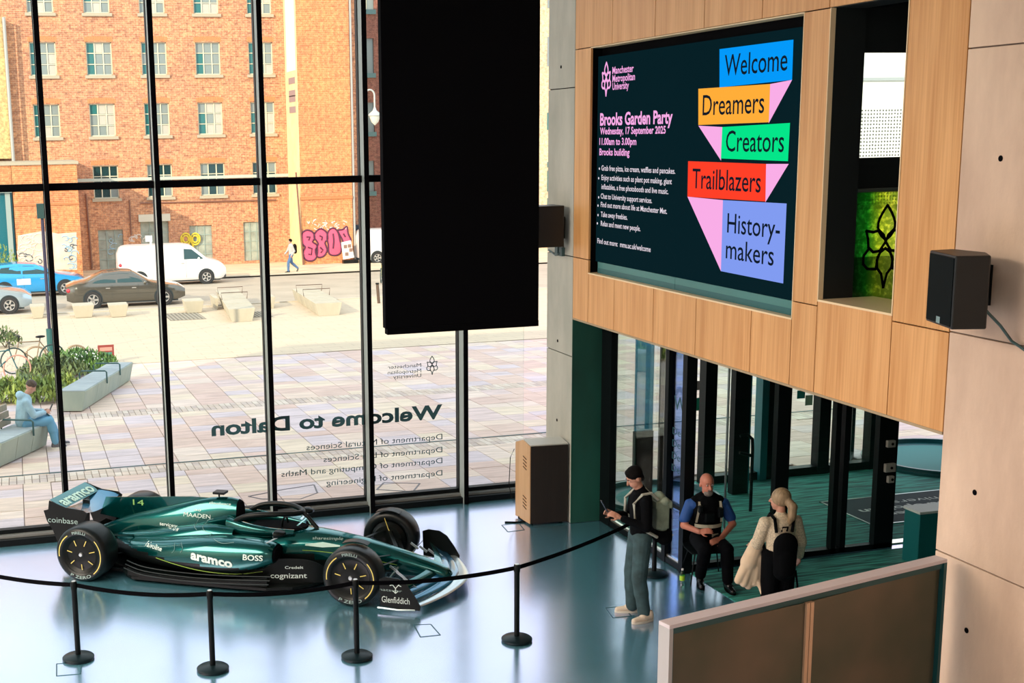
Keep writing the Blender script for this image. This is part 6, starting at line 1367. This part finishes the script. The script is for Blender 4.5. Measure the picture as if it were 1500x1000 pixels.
# ------------------------------------------------------------------ vehicles
M_rub = mat('road_tyre', (.02, .02, .022), .7); M_alloy = mat('alloy_wheel', (.55, .52, .50), .35, .6); M_cg = mat('car_glass', (.02, .06, .065), .05); M_lens = mat('headlamp', (.6, .62, .6), .15); M_rl = mat('tail_lamp', (.55, .03, .05), .3)
def vehicle(x, y, rz, label, name, cat, L_, W_, paint, prof, roof, wx, wr, glass, extra=None):
    """prof: (x, z) belt line, roof: (x, z) top line; x from rear (0) to front (L_)"""
    t = empty(name, (x, y, gz(y)), rz, label, cat)
    def lin(P, x_):
        for (a_, b_), (c_, d_) in zip(P[:-1], P[1:]):
            if a_ <= x_ <= c_: return b_ + (d_ - b_) * (x_ - a_) / max(c_ - a_, 1e-6)
        return P[0][1] if x_ < P[0][0] else P[-1][1]
    b = MB(); R = []; n = 40; hw = W_ / 2
    for i in range(n + 1):
        x_ = L_ * i / n; e = min(x_, L_ - x_); k = 1 - .16 * max(0, 1 - e / .45) ** 2; zb = .22 + .10 * max(0, 1 - e / .3); zm = lin(prof, x_); zt = max(lin(roof, x_), zm + .012); up = zt - zm
        kk = k * (1 - .17 * min(1, up / .5)) if up > .05 else k * .93
        R.append([(x_, -hw * k * .92, zb), (x_, -hw * k, zb + .12), (x_, -hw * k, zm - .10), (x_, -hw * k * .965, zm), (x_, -hw * kk, zm + up * .75), (x_, -hw * kk * .86, zt), (x_, 0, zt + .03 * min(1, up * 2)), (x_, hw * kk * .86, zt), (x_, hw * kk, zm + up * .75), (x_, hw * k * .965, zm), (x_, hw * k, zm - .10), (x_, hw * k, zb + .12), (x_, hw * k * .92, zb)])
    b.loft(R); body = b.build('body', paint, t, smooth=True, w=False)
    for s in (-1, 1):
        for wxx in wx:
            w_ = MB(); w_.lathe([(wr * .62, -.10), (wr * .95, -.10), (wr, -.06), (wr, .06), (wr * .95, .10), (wr * .62, .10)], (wxx, s * (hw - .07), wr), 'Y', 28); o = w_.build('wheel', M_rub, t, smooth=True, w=False)
            a_ = MB(); a_.lathe([(wr * .64, -.08), (wr * .64, .085), (wr * .56, .06), (0, .02)] if s > 0 else [(wr * .64, .08), (wr * .64, -.085), (wr * .56, -.06), (0, -.02)], (wxx, s * (hw - .065), wr), 'Y', 24); a_.build('rim_barrel', MATS['dark_room'], o, w=False)
            a_ = MB()
            for k in range(5):
                q_ = 2 * PI * k / 5; yy = s * (hw + .02); a_.beam((wxx, yy, wr), (wxx + wr * .62 * math.cos(q_), yy, wr + wr * .62 * math.sin(q_)), .07, .02, up=(0, 1, 0))
            a_.tube([(wxx + wr * .61 * math.cos(q_), s * (hw + .02), wr + wr * .61 * math.sin(q_)) for q_ in [2 * PI * k / 20 for k in range(20)]], .016, n=5, closed=True); a_.build('alloy_rim', M_alloy, o, w=False)
            c_ = MB(); c_.cyl((wxx, s * (hw - .2), wr + .02), (wxx, s * (hw + .003), wr + .02), wr + .05, n=24); c_.build('wheel_arch', MATS['dark_room'], t, w=False)
    # glass follows the flank: cast each polygon onto the body
    vv_ = [v.co.copy() for v in body.data.vertices]; bv_ = BVHTree.FromPolygons(vv_, [tuple(p_.vertices) for p_ in body.data.polygons])
    for s in (-1, 1):
        for P in glass:
            q_ = MB(); pts = []
            for x_, z_ in P:
                h = bv_.ray_cast(Vector((x_, s * 3, z_)), Vector((0, -s, 0)), 5); pts.append((x_, (h[0].y if h[0] is not None else s * hw * .8) + s * .008, z_))
            q_.quad(*pts); q_.build('side_window', M_cg, t, w=False, fix=False)
    for s in (-1, 1):
        q_ = MB(); q_.sphere((L_ - .16, s * (hw - .22), lin(prof, L_ - .16) - .14), .11, 10, 7, (1.0, 1.3, .7)); q_.build('headlamp', M_lens, t, smooth=True, w=False)
        q_ = MB(); q_.sphere((.10, s * (hw - .20), lin(prof, .1) - .12), .12, 10, 7, (.9, 1.3, .9)); q_.build('tail_lamp', M_rl, t, smooth=True, w=False)
        q_ = MB(); q_.sphere((L_ * .66 if L_ < 5 else L_ * .74, s * (hw + .08), lin(prof, L_ * .6) + .06), .09, 8, 6, (.7, .8, .8)); q_.build('door_mirror', paint, t, smooth=True, w=False)
    q_ = MB(); q_.box(.3, L_ - .3, -hw + .1, hw - .1, .16, .4); q_.build('chassis', MATS['dark_room'], t, w=False)
    for x_ in ([L_ * .38, L_ * .60] if L_ < 5 else [L_ * .62]):
        for s in (-1, 1):
            q_ = MB(); q_.box(x_ - .005, x_ + .005, s * (hw - .01), s * (hw + .002), .35, lin(prof, x_) - .02); q_.build('door_gap', MATS['dark_room'], t, w=False)
            q_ = MB(); q_.box(x_ - .25, x_ - .08, s * hw, s * (hw + .02), lin(prof, x_) - .16, lin(prof, x_) - .13); q_.build('door_handle', M_alloy, t, w=False)
    if W_ > 1.9:
        q_ = MB(); q_.box(L_ - .10, L_ + .012, -hw + .22, hw - .22, .30, .62); q_.box(L_ - .55, L_ - .02, -hw * .86, -hw * .80, .28, .55); q_.build('dark_bumper', M_rub, t, w=False, bevel=.02)
    return t
def P_(x, y): return onG(x, y)
q1, q2 = P_(98, 449), P_(266, 446)
M_sed = mat('sedan_paint', (.13, .12, .10), .22, .6, coat=1); M_blu = mat('blue_paint', (.02, .33, .72), .25, .2, coat=1); M_sil = mat('silver_paint', (.42, .52, .60), .25, .5, coat=1); M_van = mat('van_white', (.80, .76, .74), .35, coat=.5)
sed_prof = [(0, .82), (.3, .92), (2.0, .93), (3.4, .90), (4.4, .74), (4.72, .62)]; sed_roof = [(0, .88), (.35, 1.0), (.75, 1.06), (1.5, 1.38), (2.1, 1.43), (2.6, 1.40), (3.35, .98), (4.5, .76), (4.72, .64)]
sed_gl = [[(1.02, 1.0), (1.52, 1.30), (1.95, 1.34), (1.95, .99)], [(2.02, .99), (2.02, 1.34), (2.45, 1.33), (3.0, 1.04), (3.02, .98)]]
yS = (q1.y + q2.y) / 2 - .9
vehicle(q1.x, 54.1, -.02, 'dark grey four-door saloon parked in the street, behind the concrete seats', 'saloon_car', 'car', 4.72, 1.84, M_sed, sed_prof, sed_roof, (1.02, 3.84), .34, sed_gl)
h_prof = [(0, .9), (.3, .98), (2.0, .95), (3.1, .92), (4.0, .78), (4.34, .62)]; h_roof = [(0, .98), (.12, 1.2), (.55, 1.42), (1.4, 1.48), (2.2, 1.42), (3.1, 1.0), (4.1, .82), (4.34, .64)]
h_gl = [[(.55, 1.1), (.7, 1.32), (1.55, 1.38), (1.55, 1.03)], [(1.62, 1.02), (1.62, 1.38), (2.1, 1.36), (2.8, 1.05), (2.85, 1.0)]]
q = P_(122, 421); bl = vehicle(q.x - 4.40, 61.2, .0, 'bright blue hatchback with a white door panel, behind the saloon car', 'hatchback_car', 'car', 4.36, 1.82, M_blu, h_prof, h_roof, (.8, 3.45), .33, h_gl)
MB().box(1.35, 1.95, -.925, -.915, .55, .82).build('door_sign', M_white, bl, w=False)
q = P_(47, 452); vehicle(q.x - 4.36, 53.6, .0, 'silver blue hatchback cut off by the left edge of the view', 'hatchback_car', 'car', 4.36, 1.80, M_sil, h_prof, h_roof, (.8, 3.50), .33, h_gl)
v_prof = [(0, 1.15), (.3, 1.2), (3.4, 1.18), (4.3, 1.10), (4.9, .92), (5.14, .70)]; v_roof = [(0, 1.5), (.15, 1.85), (.5, 1.92), (3.1, 1.92), (3.5, 1.85), (4.25, 1.22), (4.95, 1.0), (5.14, .74)]
v_gl = [[(3.1, 1.22), (3.12, 1.72), (3.5, 1.68), (4.05, 1.22)]]
q = P_(168, 413); vehicle(q.x, 64.0, .0, 'white panel van parked in front of the mill', 'panel_van', 'van', 5.14, 1.93, M_van, v_prof, v_roof, (.95, 4.15), .34, v_gl)
q = P_(545, 388); vehicle(q.x - .3, 72.6, .0, 'white van in the alley beside the wing, beyond the bicycle', 'panel_van', 'van', 5.14, 1.93, M_van, v_prof, v_roof, (.95, 4.15), .34, v_gl)

# ------------------------------------------------------------------ concrete benches
M_cb = concrete_mat('bench_concrete', (.40, .44, .36), (.30, .35, .30), 2.0); M_cbt = concrete_mat('bench_top', (.38, .42, .42), (.30, .34, .36), 2.0)
def bench(label, e0, e1, width, h, over, arms=(), segs=4, name='concrete_bench'):
    """long block: front top edge from e0 to e1, foot set back by over"""
    e0, e1 = Vector(e0), Vector(e1); d = (e1 - e0); L_ = d.length; u = d / L_; nrm = Vector((-u.y, u.x, 0))
    t = empty(name, (e0.x, e0.y, gz(e0.y)), 0, label, 'bench')
    for k in range(segs):
        a_, c_ = e0 + d * (k / segs) + u * .006, e0 + d * ((k + 1) / segs) - u * .006; b = MB()
        b.loft([[Vector((p_.x, p_.y, gz(p_.y) + .02)) + nrm * over, Vector((p_.x, p_.y, gz(p_.y) + .02)) + nrm * (width - over * .3), Vector((p_.x, p_.y, gz(p_.y) + h)) + nrm * width, Vector((p_.x, p_.y, gz(p_.y) + h))] for p_ in (a_, c_)]); b.build('concrete_block', M_cb, t, bevel=.006)
        b = MB(); b.loft([[Vector((p_.x, p_.y, gz(p_.y) + h)) + nrm * .02, Vector((p_.x, p_.y, gz(p_.y) + h)) + nrm * (width - .02), Vector((p_.x, p_.y, gz(p_.y) + h + .015)) + nrm * (width - .02), Vector((p_.x, p_.y, gz(p_.y) + h + .015)) + nrm * .02] for p_ in (a_, c_)]); b.build('seat_slab', M_cbt, t)
    for f in arms:
        p_ = e0 + d * f; z = gz(p_.y) + h; b = MB(); b.tube([Vector((p_.x, p_.y, z - .1)) - nrm * .02, Vector((p_.x, p_.y, z + .16)) - nrm * .02, Vector((p_.x, p_.y, z + .19)) + nrm * .02, Vector((p_.x, p_.y, z + .19)) + nrm * (width - .05), Vector((p_.x, p_.y, z + .14)) + nrm * width, Vector((p_.x, p_.y, z)) + nrm * width], .018, n=8); b.build('armrest', mat('armrest_metal', (.02, .08, .08), .4), t)
    return t, u, nrm
def top_pt(x, y, h):  # point at height h above the sloping ground
    d = ray(x, y); t = (GK * GY - (CAM_H - h)) / (d[2] + GK * d[1]); return Vector((d[0] * t, d[1] * t, 0))
a_, c_ = top_pt(125, 573, .46), top_pt(195, 531, .46)
bench('long grey concrete bench with metal arms beside the planting bed, beyond the dark post', a_, c_, .62, .46, .10, (.40, .68), 4)
a_, c_ = top_pt(6, 648, .46), top_pt(73, 619, .46)
a2 = a_ - (c_ - a_) * .05
t, u_, n_ = bench('grey concrete bench on which the young man sits, at the left edge', a2, c_, .62, .46, .10, (.62, .97), 3)
bl_ = MB(); p0 = a2 + (c_ - a2) * .50 + n_ * .60; p1 = a2 + (c_ - a2) * .80 + n_ * .60
for k in range(3):
    z = gz(p0.y) + .50 + .13 * k; s_ = MB(); s_.prism([Vector((p0.x, p0.y, z)) + n_ * .03 * k, Vector((p1.x, p1.y, z)) + n_ * .03 * k, Vector((p1.x, p1.y, z)) + n_ * (.03 * k + .03), Vector((p0.x, p0.y, z)) + n_ * (.03 * k + .03)], (0, 0, .12)); s_.build('backrest_slat', wood_mat('weathered_slat', (.42, .34, .24), (.32, .25, .18)) if 'weathered_slat' not in MATS else MATS['weathered_slat'], t)
BENCH_SEAT = c_
# move the sitter onto the bench end
sp0 = a2 + (c_ - a2) * .80 + n_ * .30; 
sm.location = (sp0.x, sp0.y, gz(sp0.y)); fdir = -n_; sm.rotation_euler = (0, 0, math.atan2(-fdir.x * .8 - u_.x * .6, fdir.y * .8 + u_.y * .6))
# sunlit seats farther off
M_sun = concrete_mat('pale_concrete', (.54, .48, .37), (.44, .39, .30), 2.0)
FAR = [((45, 467), (68, 471), .9, 'small pale concrete block seat at the far left, beside the black post'), ((107, 466), (140, 466), .9, 'pale concrete block seat in front of the saloon, nearest its rear wheel'),
       ((160, 465), (190, 465), .8, 'pale concrete block seat in front of the saloon, below its doors'), ((271, 459), (300, 458), .9, 'pale concrete block seat in front of the white van')]
for (xa, ya), (xb_, yb_), dp, lab in FAR:
    p0, p1 = P_(xa, ya), P_(xb_, yb_); t = empty('stone_bench', ((p0.x + p1.x) / 2, p0.y, gz(p0.y)), 0, lab, 'bench', 'small concrete seats in the sun'); z0 = gz(p0.y)
    b = MB(); b.loft([[(p0.x + .1, p0.y, z0 + .01), (p1.x - .1, p0.y, z0 + .01), (p1.x, p0.y - .05, z0 + .46), (p0.x, p0.y - .05, z0 + .46)], [(p0.x + .1, p0.y + dp, z0 + .01), (p1.x - .1, p0.y + dp, z0 + .01), (p1.x, p0.y + dp, z0 + .46), (p0.x, p0.y + dp, z0 + .46)]]); b.build('block', M_sun, t, bevel=.01)
def longseat(c0, c1, wd, lab):
    p0, p1 = P_(*c0), P_(*c1); t = empty('stone_bench', (p0.x, p0.y, gz(p0.y)), 0, lab, 'bench', 'long concrete seats in the sun')
    d = (p1 - p0); d.z = 0; n = 4
    for k in range(n):
        a_, c_ = p0 + d * (k / n), p0 + d * ((k + 1) / n - .015); b = MB(); h = .46
        b.loft([[(q_.x - wd / 2 + .12, q_.y, gz(q_.y)), (q_.x + wd / 2 - .12, q_.y, gz(q_.y)), (q_.x + wd / 2, q_.y, gz(q_.y) + h), (q_.x - wd / 2, q_.y, gz(q_.y) + h)] for q_ in (a_, c_)]); b.build('concrete_block', M_sun, t, bevel=.008)
    for f in (.45, .75):
        q_ = p0 + d * f; z = gz(q_.y) + .46; b = MB(); b.tube([(q_.x - wd / 2, q_.y, z), (q_.x - wd / 2 - .03, q_.y, z + .26), (q_.x + wd / 2 + .03, q_.y, z + .26), (q_.x + wd / 2, q_.y, z)], .016, n=6); b.build('armrest', mat('armrest_brown', (.10, .06, .04), .5), t)
longseat((355, 471), (333, 440), .95, 'long concrete seat with arm hoops, left of the mullion in the sun')
longseat((482, 462), (445, 438), 1.0, 'long concrete seat with arm hoops on the sunlit plaza, below the pink graffiti')
for (xa, xb_, ya, lab) in ((315, 322, 454, 'small concrete seat end seen just left of a long seat'), (396, 405, 452, 'small concrete seat seen right of the third mullion')):
    p0, p1 = P_(xa, ya), P_(xb_, ya); t = empty('stone_bench', (p0.x, p0.y, gz(p0.y)), 0, lab, 'bench', 'small concrete seats in the sun'); z0 = gz(p0.y); b = MB(); b.loft([[(p0.x + .08, y_, z0), (p1.x - .08, y_, z0), (p1.x, y_, z0 + .46), (p0.x, y_, z0 + .46)] for y_ in (p0.y, p0.y + 1.4)]); b.build('block', M_sun, t, bevel=.01)
for xa, xb_, ya, yb_, lab in ((250, 288, 457, 470, 'slatted metal drain grate near the block seats, left one'), (355, 385, 456, 466, 'slatted metal drain grate beside the long seat')):
    p0, p1 = P_(xa, yb_), P_(xb_, ya); t = empty('ground_grate', (p0.x, p0.y, gz(p0.y)), 0, lab, 'grate', 'ground grates'); b = MB(); gslab(b, p0.x, p1.x, p0.y, p1.y, .006, .01); b.build('grate_frame', mat('grate_grey', (.20, .17, .13), .8), t)
    b = MB()
    for k in range(9): xx = p0.x + (p1.x - p0.x) * (k + .5) / 9; gslab(b, xx - .03, xx + .03, p0.y + .05, p1.y - .05, .02, .015)
    b.build('grate_bars', mat('grate_bar', (.35, .31, .24), .7), t)

# ------------------------------------------------------------------ posts, signs, bins, lamp
p0 = P_(75, 521); zt = onY(61, 298, p0.y); t = empty('dark_post', (p0.x, p0.y, p0.z), 0, 'tall thin dark pole with a wider black top, behind the first mullion', 'post')
b = MB(); b.cyl((p0.x, p0.y, p0.z), (p0.x, p0.y, zt.z - .4), .05, n=10); b.build('pole', mat('pole_navy', (.02, .015, .05), .5), t); MB().box(p0.x - .14, p0.x + .12, p0.y - .1, p0.y + .1, zt.z - .42, zt.z).build('pole_head', mat('pole_head_teal', (.01, .05, .05), .5), t)
MB().cyl((p0.x, p0.y, p0.z), (p0.x, p0.y, p0.z + .8), .10, n=12).build('pole_sleeve', mat('sleeve_teal', (.01, .09, .09), .5), t)
p0 = P_(225, 437); zt = onY(219, 345, p0.y); t = empty('white_post', (p0.x, p0.y, p0.z), 0, 'slim white post with a small box on top, in front of the van', 'post')
MB().cyl((p0.x, p0.y, p0.z), (p0.x, p0.y, zt.z), .05, n=8).build('pole', M_white, t); MB().box(p0.x - .22, p0.x + .06, p0.y - .06, p0.y + .06, zt.z - .25, zt.z).build('sign_box', M_white, t); MB().box(p0.x - .4, p0.x + .35, p0.y - .2, p0.y + .3, p0.z, p0.z + .30).build('post_base', M_sun, t)
p0 = P_(547, 400); t = empty('street_lamp', (p0.x, p0.y, p0.z), 0, 'pale swan-neck street lamp with a bell lantern, beside the hanging panel', 'lamp')
AZ = onY(541, 140, p0.y); LZ = onY(549, 172, p0.y)
b = MB(); px_ = onY(536, 200, p0.y).x; b.cyl((px_, p0.y, p0.z), (px_, p0.y, AZ.z), .06, n=8); b.build('pole', mat('lamp_grey', (.45, .46, .44), .5), t)
b = MB(); r = (LZ.x - px_) / 2; b.tube([(px_ + r - r * math.cos(a_), p0.y, AZ.z + 1.2 * r * math.sin(a_)) for a_ in [PI * k / 10 for k in range(11)]] + [(LZ.x, p0.y, LZ.z + .5)], .045, n=6); b.build('swan_neck', MATS['lamp_grey'], t)
b = MB(); b.lathe([(.04, .62), (.10, .45), (.30, .28), (.33, .2), (.30, .16)], (LZ.x, p0.y, LZ.z - .1), n=16); b.build('lantern_hood', MATS['lamp_grey'], t, smooth=True); b = MB(); b.lathe([(.28, .16), (.18, -.12), (.02, -.28)], (LZ.x, p0.y, LZ.z - .1), n=16); b.build('lantern_bowl', mat('lantern_pale', (.7, .68, .6), .3), t, smooth=True)
p0 = P_(510, 385); t = empty('street_sign', (p0.x, 72.0, gz(72)), 0, 'white notice board leaning at the foot of the wing, right of the graffiti', 'sign')
A_, B2, C2, D2 = [onY(x_, y_, 72.2) for x_, y_ in ((500, 355), (514, 352), (519, 377), (503, 380))]; b = MB(); b.prism([A_, B2, C2, D2], (0, .06, 0)); b.build('board', M_white, t); b = MB()
for x_, y_ in ((506, 361), (512, 360), (508, 372), (514, 366)): q_ = onY(x_, y_, 72.19); b.box(q_.x - .1, q_.x + .1, 72.185, 72.2, q_.z - .1, q_.z + .1)
b.build('printed_squares', mat('sign_ink', (.25, .15, .12), .7), t); MB().box(D2.x, C2.x + .2, 72.1, 72.5, gz(72), gz(72) + .22).build('sign_foot', M_black, t)
p0 = P_(521, 386); t = empty('blue_bin', (p0.x + 1.1, 75, gz(75)), 0, 'dark blue container standing in the alley left of the fourth mullion', 'bin'); q_ = onY(517, 328, 75); q2_ = onY(530, 384, 75)
MB().box(q_.x, q2_.x + .4, 75, 76, gz(75), q_.z - .3).build('bin_body', mat('navy_bin', (.01, .05, .10), .5), t, bevel=.03); MB().box(q_.x - .05, q2_.x + .45, 74.95, 76.05, q_.z - .3, q_.z - .1).build('bin_lid', mat('navy_lid', (.01, .03, .06), .5), t)
p0 = P_(156, 532); t = empty('poster_board', (p0.x, p0.y, p0.z), 0, 'small upright poster board with red top and green picture behind the long bench', 'sign')
A_, D2 = onY(143, 506, p0.y), onY(168, 530, p0.y); MB().box(A_.x, D2.x, p0.y, p0.y + .05, D2.z, A_.z).build('board', mat('poster_red', (.30, .05, .04), .6), t); MB().box(A_.x + .06, D2.x - .06, p0.y - .008, p0.y, D2.z + .03, A_.z - .20).build('picture', mat('poster_green', (.06, .22, .16), .6, noise=.6, scale=14), t)
MB().box(A_.x + .05, D2.x - .05, p0.y - .008, p0.y, A_.z - .16, A_.z - .06).build('title_strip', mat('poster_pink', (.62, .30, .24), .6), t)
for x_ in (A_.x + .03, D2.x - .03): MB().box(x_ - .015, x_ + .015, p0.y + .01, p0.y + .04, gz(p0.y), D2.z).build('leg', M_black, t)

# ------------------------------------------------------------------ bicycles and stands
M_brz = mat('hoop_bronze', (.34, .24, .16), .4, .5)
def hoop(x0, x1, yb_, yt, lab):
    p0 = P_((x0 + x1) / 2, yb_); a_ = onY(x0, yb_, p0.y); c_ = onY(x1, yt, p0.y); h = c_.z - p0.z; t = empty('cycle_stand', (p0.x, p0.y, p0.z), 0, lab, 'bicycle stand', 'bronze bicycle hoops'); w_ = (c_.x - a_.x) / 2; cx_ = (c_.x + a_.x) / 2
    b = MB(); b.tube([(cx_ - w_, p0.y, gz(p0.y))] + [(cx_ - w_ * math.cos(q_) * (1 if True else 0), p0.y, p0.z + h - w_ * .7 + w_ * .7 * math.sin(q_)) for q_ in [PI * k / 10 for k in range(11)]] + [(cx_ + w_, p0.y, gz(p0.y))], .03, n=8); b.build('hoop', M_brz, t, smooth=True)
hoop(99, 124, 530, 505, 'bronze bicycle hoop standing behind the hedge, right of the bicycles'); hoop(40, 66, 535, 507, 'bronze bicycle hoop against which the farther bicycle leans')
def bicycle(c, ang_, lab, frame_m, tyre_m, k=1.0):
    t = empty('bicycle', c, ang_, lab, 'bicycle'); R = .34 * k
    for x_ in (-.52 * k, .52 * k):
        b = MB(); b.tube([(x_ + R * math.cos(q_), 0, R + R * math.sin(q_)) for q_ in [2 * PI * i / 28 for i in range(28)]], .022, n=6, closed=True); o = b.build('wheel', tyre_m, t, smooth=True, w=False)
        b = MB()
        for i in range(10): q_ = 2 * PI * i / 10; b.cyl((x_, 0, R), (x_ + R * math.cos(q_), 0, R + R * math.sin(q_)), .003, n=3)
        b.build('spokes', M_alloy, o, w=False)
    P = dict(bb=(-.08 * k, 0, .28 * k), st=(-.2 * k, 0, .80 * k), hd=(.36 * k, 0, .82 * k), hb=(.40 * k, 0, .68 * k), ra=(-.52 * k, 0, R), fa=(.52 * k, 0, R)); b = MB()
    for a_, c_ in (('bb', 'st'), ('st', 'hd'), ('bb', 'hb'), ('bb', 'ra'), ('ra', 'st'), ('hd', 'hb'), ('hb', 'fa')): b.cyl(P[a_], P[c_], .016, n=7)
    b.build('frame', frame_m, t, w=False); b = MB(); b.tube([(.42 * k, -.26, .98 * k), (.36 * k, -.2, 1.0 * k), (.36 * k, .2, 1.0 * k), (.42 * k, .26, .98 * k)], .014, n=6); b.cyl(P['hd'], (.355 * k, 0, 1.0 * k), .014, n=6); b.build('handlebar', M_black, t, w=False)
    b = MB(); b.sphere((-.23 * k, 0, .92 * k), .1, 10, 6, (1.4, .7, .35)); b.cyl(P['st'], (-.22 * k, 0, .90 * k), .013, n=6); b.build('saddle', M_black, t, w=False); return t
p0 = P_(50, 545); bicycle((p0.x, p0.y, p0.z + .02), PI + .25, 'bronze-framed bicycle leaning at the hoop, the farther one at left', M_brz, mat('dark_tyre', (.02, .05, .05), .6))
p0 = P_(-4, 563); bicycle((p0.x, p0.y, p0.z + .02), .2, 'bicycle with pinkish tyres cut off by the left edge', mat('teal_frame', (.01, .10, .12), .4), mat('tan_tyre', (.55, .28, .22), .6))
p0 = P_(560, 413); bicycle((p0.x, p0.y, p0.z + .02), 1.2, 'distant yellowish bicycle half hidden by the hanging panel', mat('olive_frame', (.25, .22, .08), .5), MATS['dark_tyre'])

# ------------------------------------------------------------------ planting
def leafmat(n, c, c2): return mat(n, c, .6, col2=c2, scale=3, noise=.1)
LM = [leafmat('leaf_green', (.16, .30, .05), (.03, .10, .03)), leafmat('leaf_lime', (.36, .42, .08), (.12, .20, .04)), leafmat('leaf_olive', (.20, .26, .08), (.05, .09, .04))]
def shrub(x, y, rx, ry, h, n, mi, lab, fl=False):
    t = empty('shrub', (x, y, gz(y)), 0, lab, 'shrub'); b = MB()
    for i in range(n):
        a_ = R_.uniform(0, 2 * PI); r = math.sqrt(R_.random()); zz = h * (1 - .6 * r * r) * R_.uniform(.35, 1.0); c = Vector((x + rx * r * math.cos(a_), y + ry * r * math.sin(a_), gz(y) + zz)); d = Vector((R_.gauss(0, 1), R_.gauss(0, 1), R_.gauss(.6, .6))).normalized(); s, u = frame_of(d); L_ = R_.uniform(.05, .10); b.add([c - s * L_ * .4, c + u * L_ * .0 - s * 0 - u * L_, c + s * L_ * .4, c + u * L_ * 1.2], [(0, 1, 2, 3)])
    tag(b.build('foliage', LM[mi], t, fix=False), kind='stuff'); b = MB()
    for i in range(6): a_ = R_.uniform(0, 6.28); b.cyl((x, y, gz(y) - .02), (x + rx * .7 * math.cos(a_), y + ry * .7 * math.sin(a_), gz(y) + h * .7), .012, .005, n=5)
    b.build('stems', mat('stem_brown', (.12, .08, .04), .8), t)
    if fl:
        b = MB()
        for i in range(60): a_ = R_.uniform(0, 6.28); r = math.sqrt(R_.random()); b.sphere((x + rx * r * math.cos(a_), y + ry * r * math.sin(a_), gz(y) + h * (1 - .5 * r * r) * R_.uniform(.8, 1.05)), .022, 5, 4)
        b.build('blossoms', mat('blossom_white', (.7, .72, .72), .7), t)
SH = [(110, 545, 1.15, .8, .62, 1500, 0, 'leafy green shrub at the right end of the bed, behind the long bench', False), (122, 548, .6, .5, .55, 700, 0, 'small pale-flowering shrub touching the long bench', True), (78, 556, .9, .6, .6, 1200, 2, 'olive green shrub in the bed beside the pole foot', False), (88, 575, .5, .5, .45, 600, 1, 'low shrub between the bench and the first mullion', False),
      (62, 590, .75, .55, .55, 1000, 1, 'yellow-green shrub behind the head of the sitting man', False), (45, 578, .6, .5, .45, 700, 2, 'olive shrub left of the sitting man, below the farther bicycle', False), (10, 592, .7, .5, .6, 1100, 1, 'lime green shrub at the left edge behind the bench', False), (8, 510, .5, .4, .7, 350, 2, 'sparse grassy shrub behind the bicycles at the far left', False)]
for x_, y_, rx, ry, h, n, mi, lab, fl in SH: p0 = P_(x_, y_); shrub(p0.x, p0.y + .25, rx, ry, h, n, mi, lab, fl)
# planting in the left glazed entrance and at the kerb
for x_, y_, h, lab in ((10, 420, 2.2, 'yellow-green young tree at the left edge before the glazed entrance'), (52, 393, .5, 'tuft of weeds by the wall at the foot of the brick block')):
    p0 = P_(x_, y_); shrub(p0.x, 66.5 if h > 1 else 69, .8, .6, h, 500, 1, lab)
p0 = P_(555, 444); t = empty('short_bollard', (p0.x, p0.y, p0.z), 0, 'short brown bollard on the sunlit plaza beside the hanging panel', 'bollard'); MB().cyl((p0.x, p0.y, p0.z), (p0.x - .05, p0.y, p0.z + .75), .06, n=10).build('bollard_shaft', MATS['armrest_brown'], t); MB().cyl((p0.x - .05, p0.y, p0.z + .75), (p0.x - .05, p0.y, p0.z + .80), .07, n=10).build('bollard_cap', M_black, t)
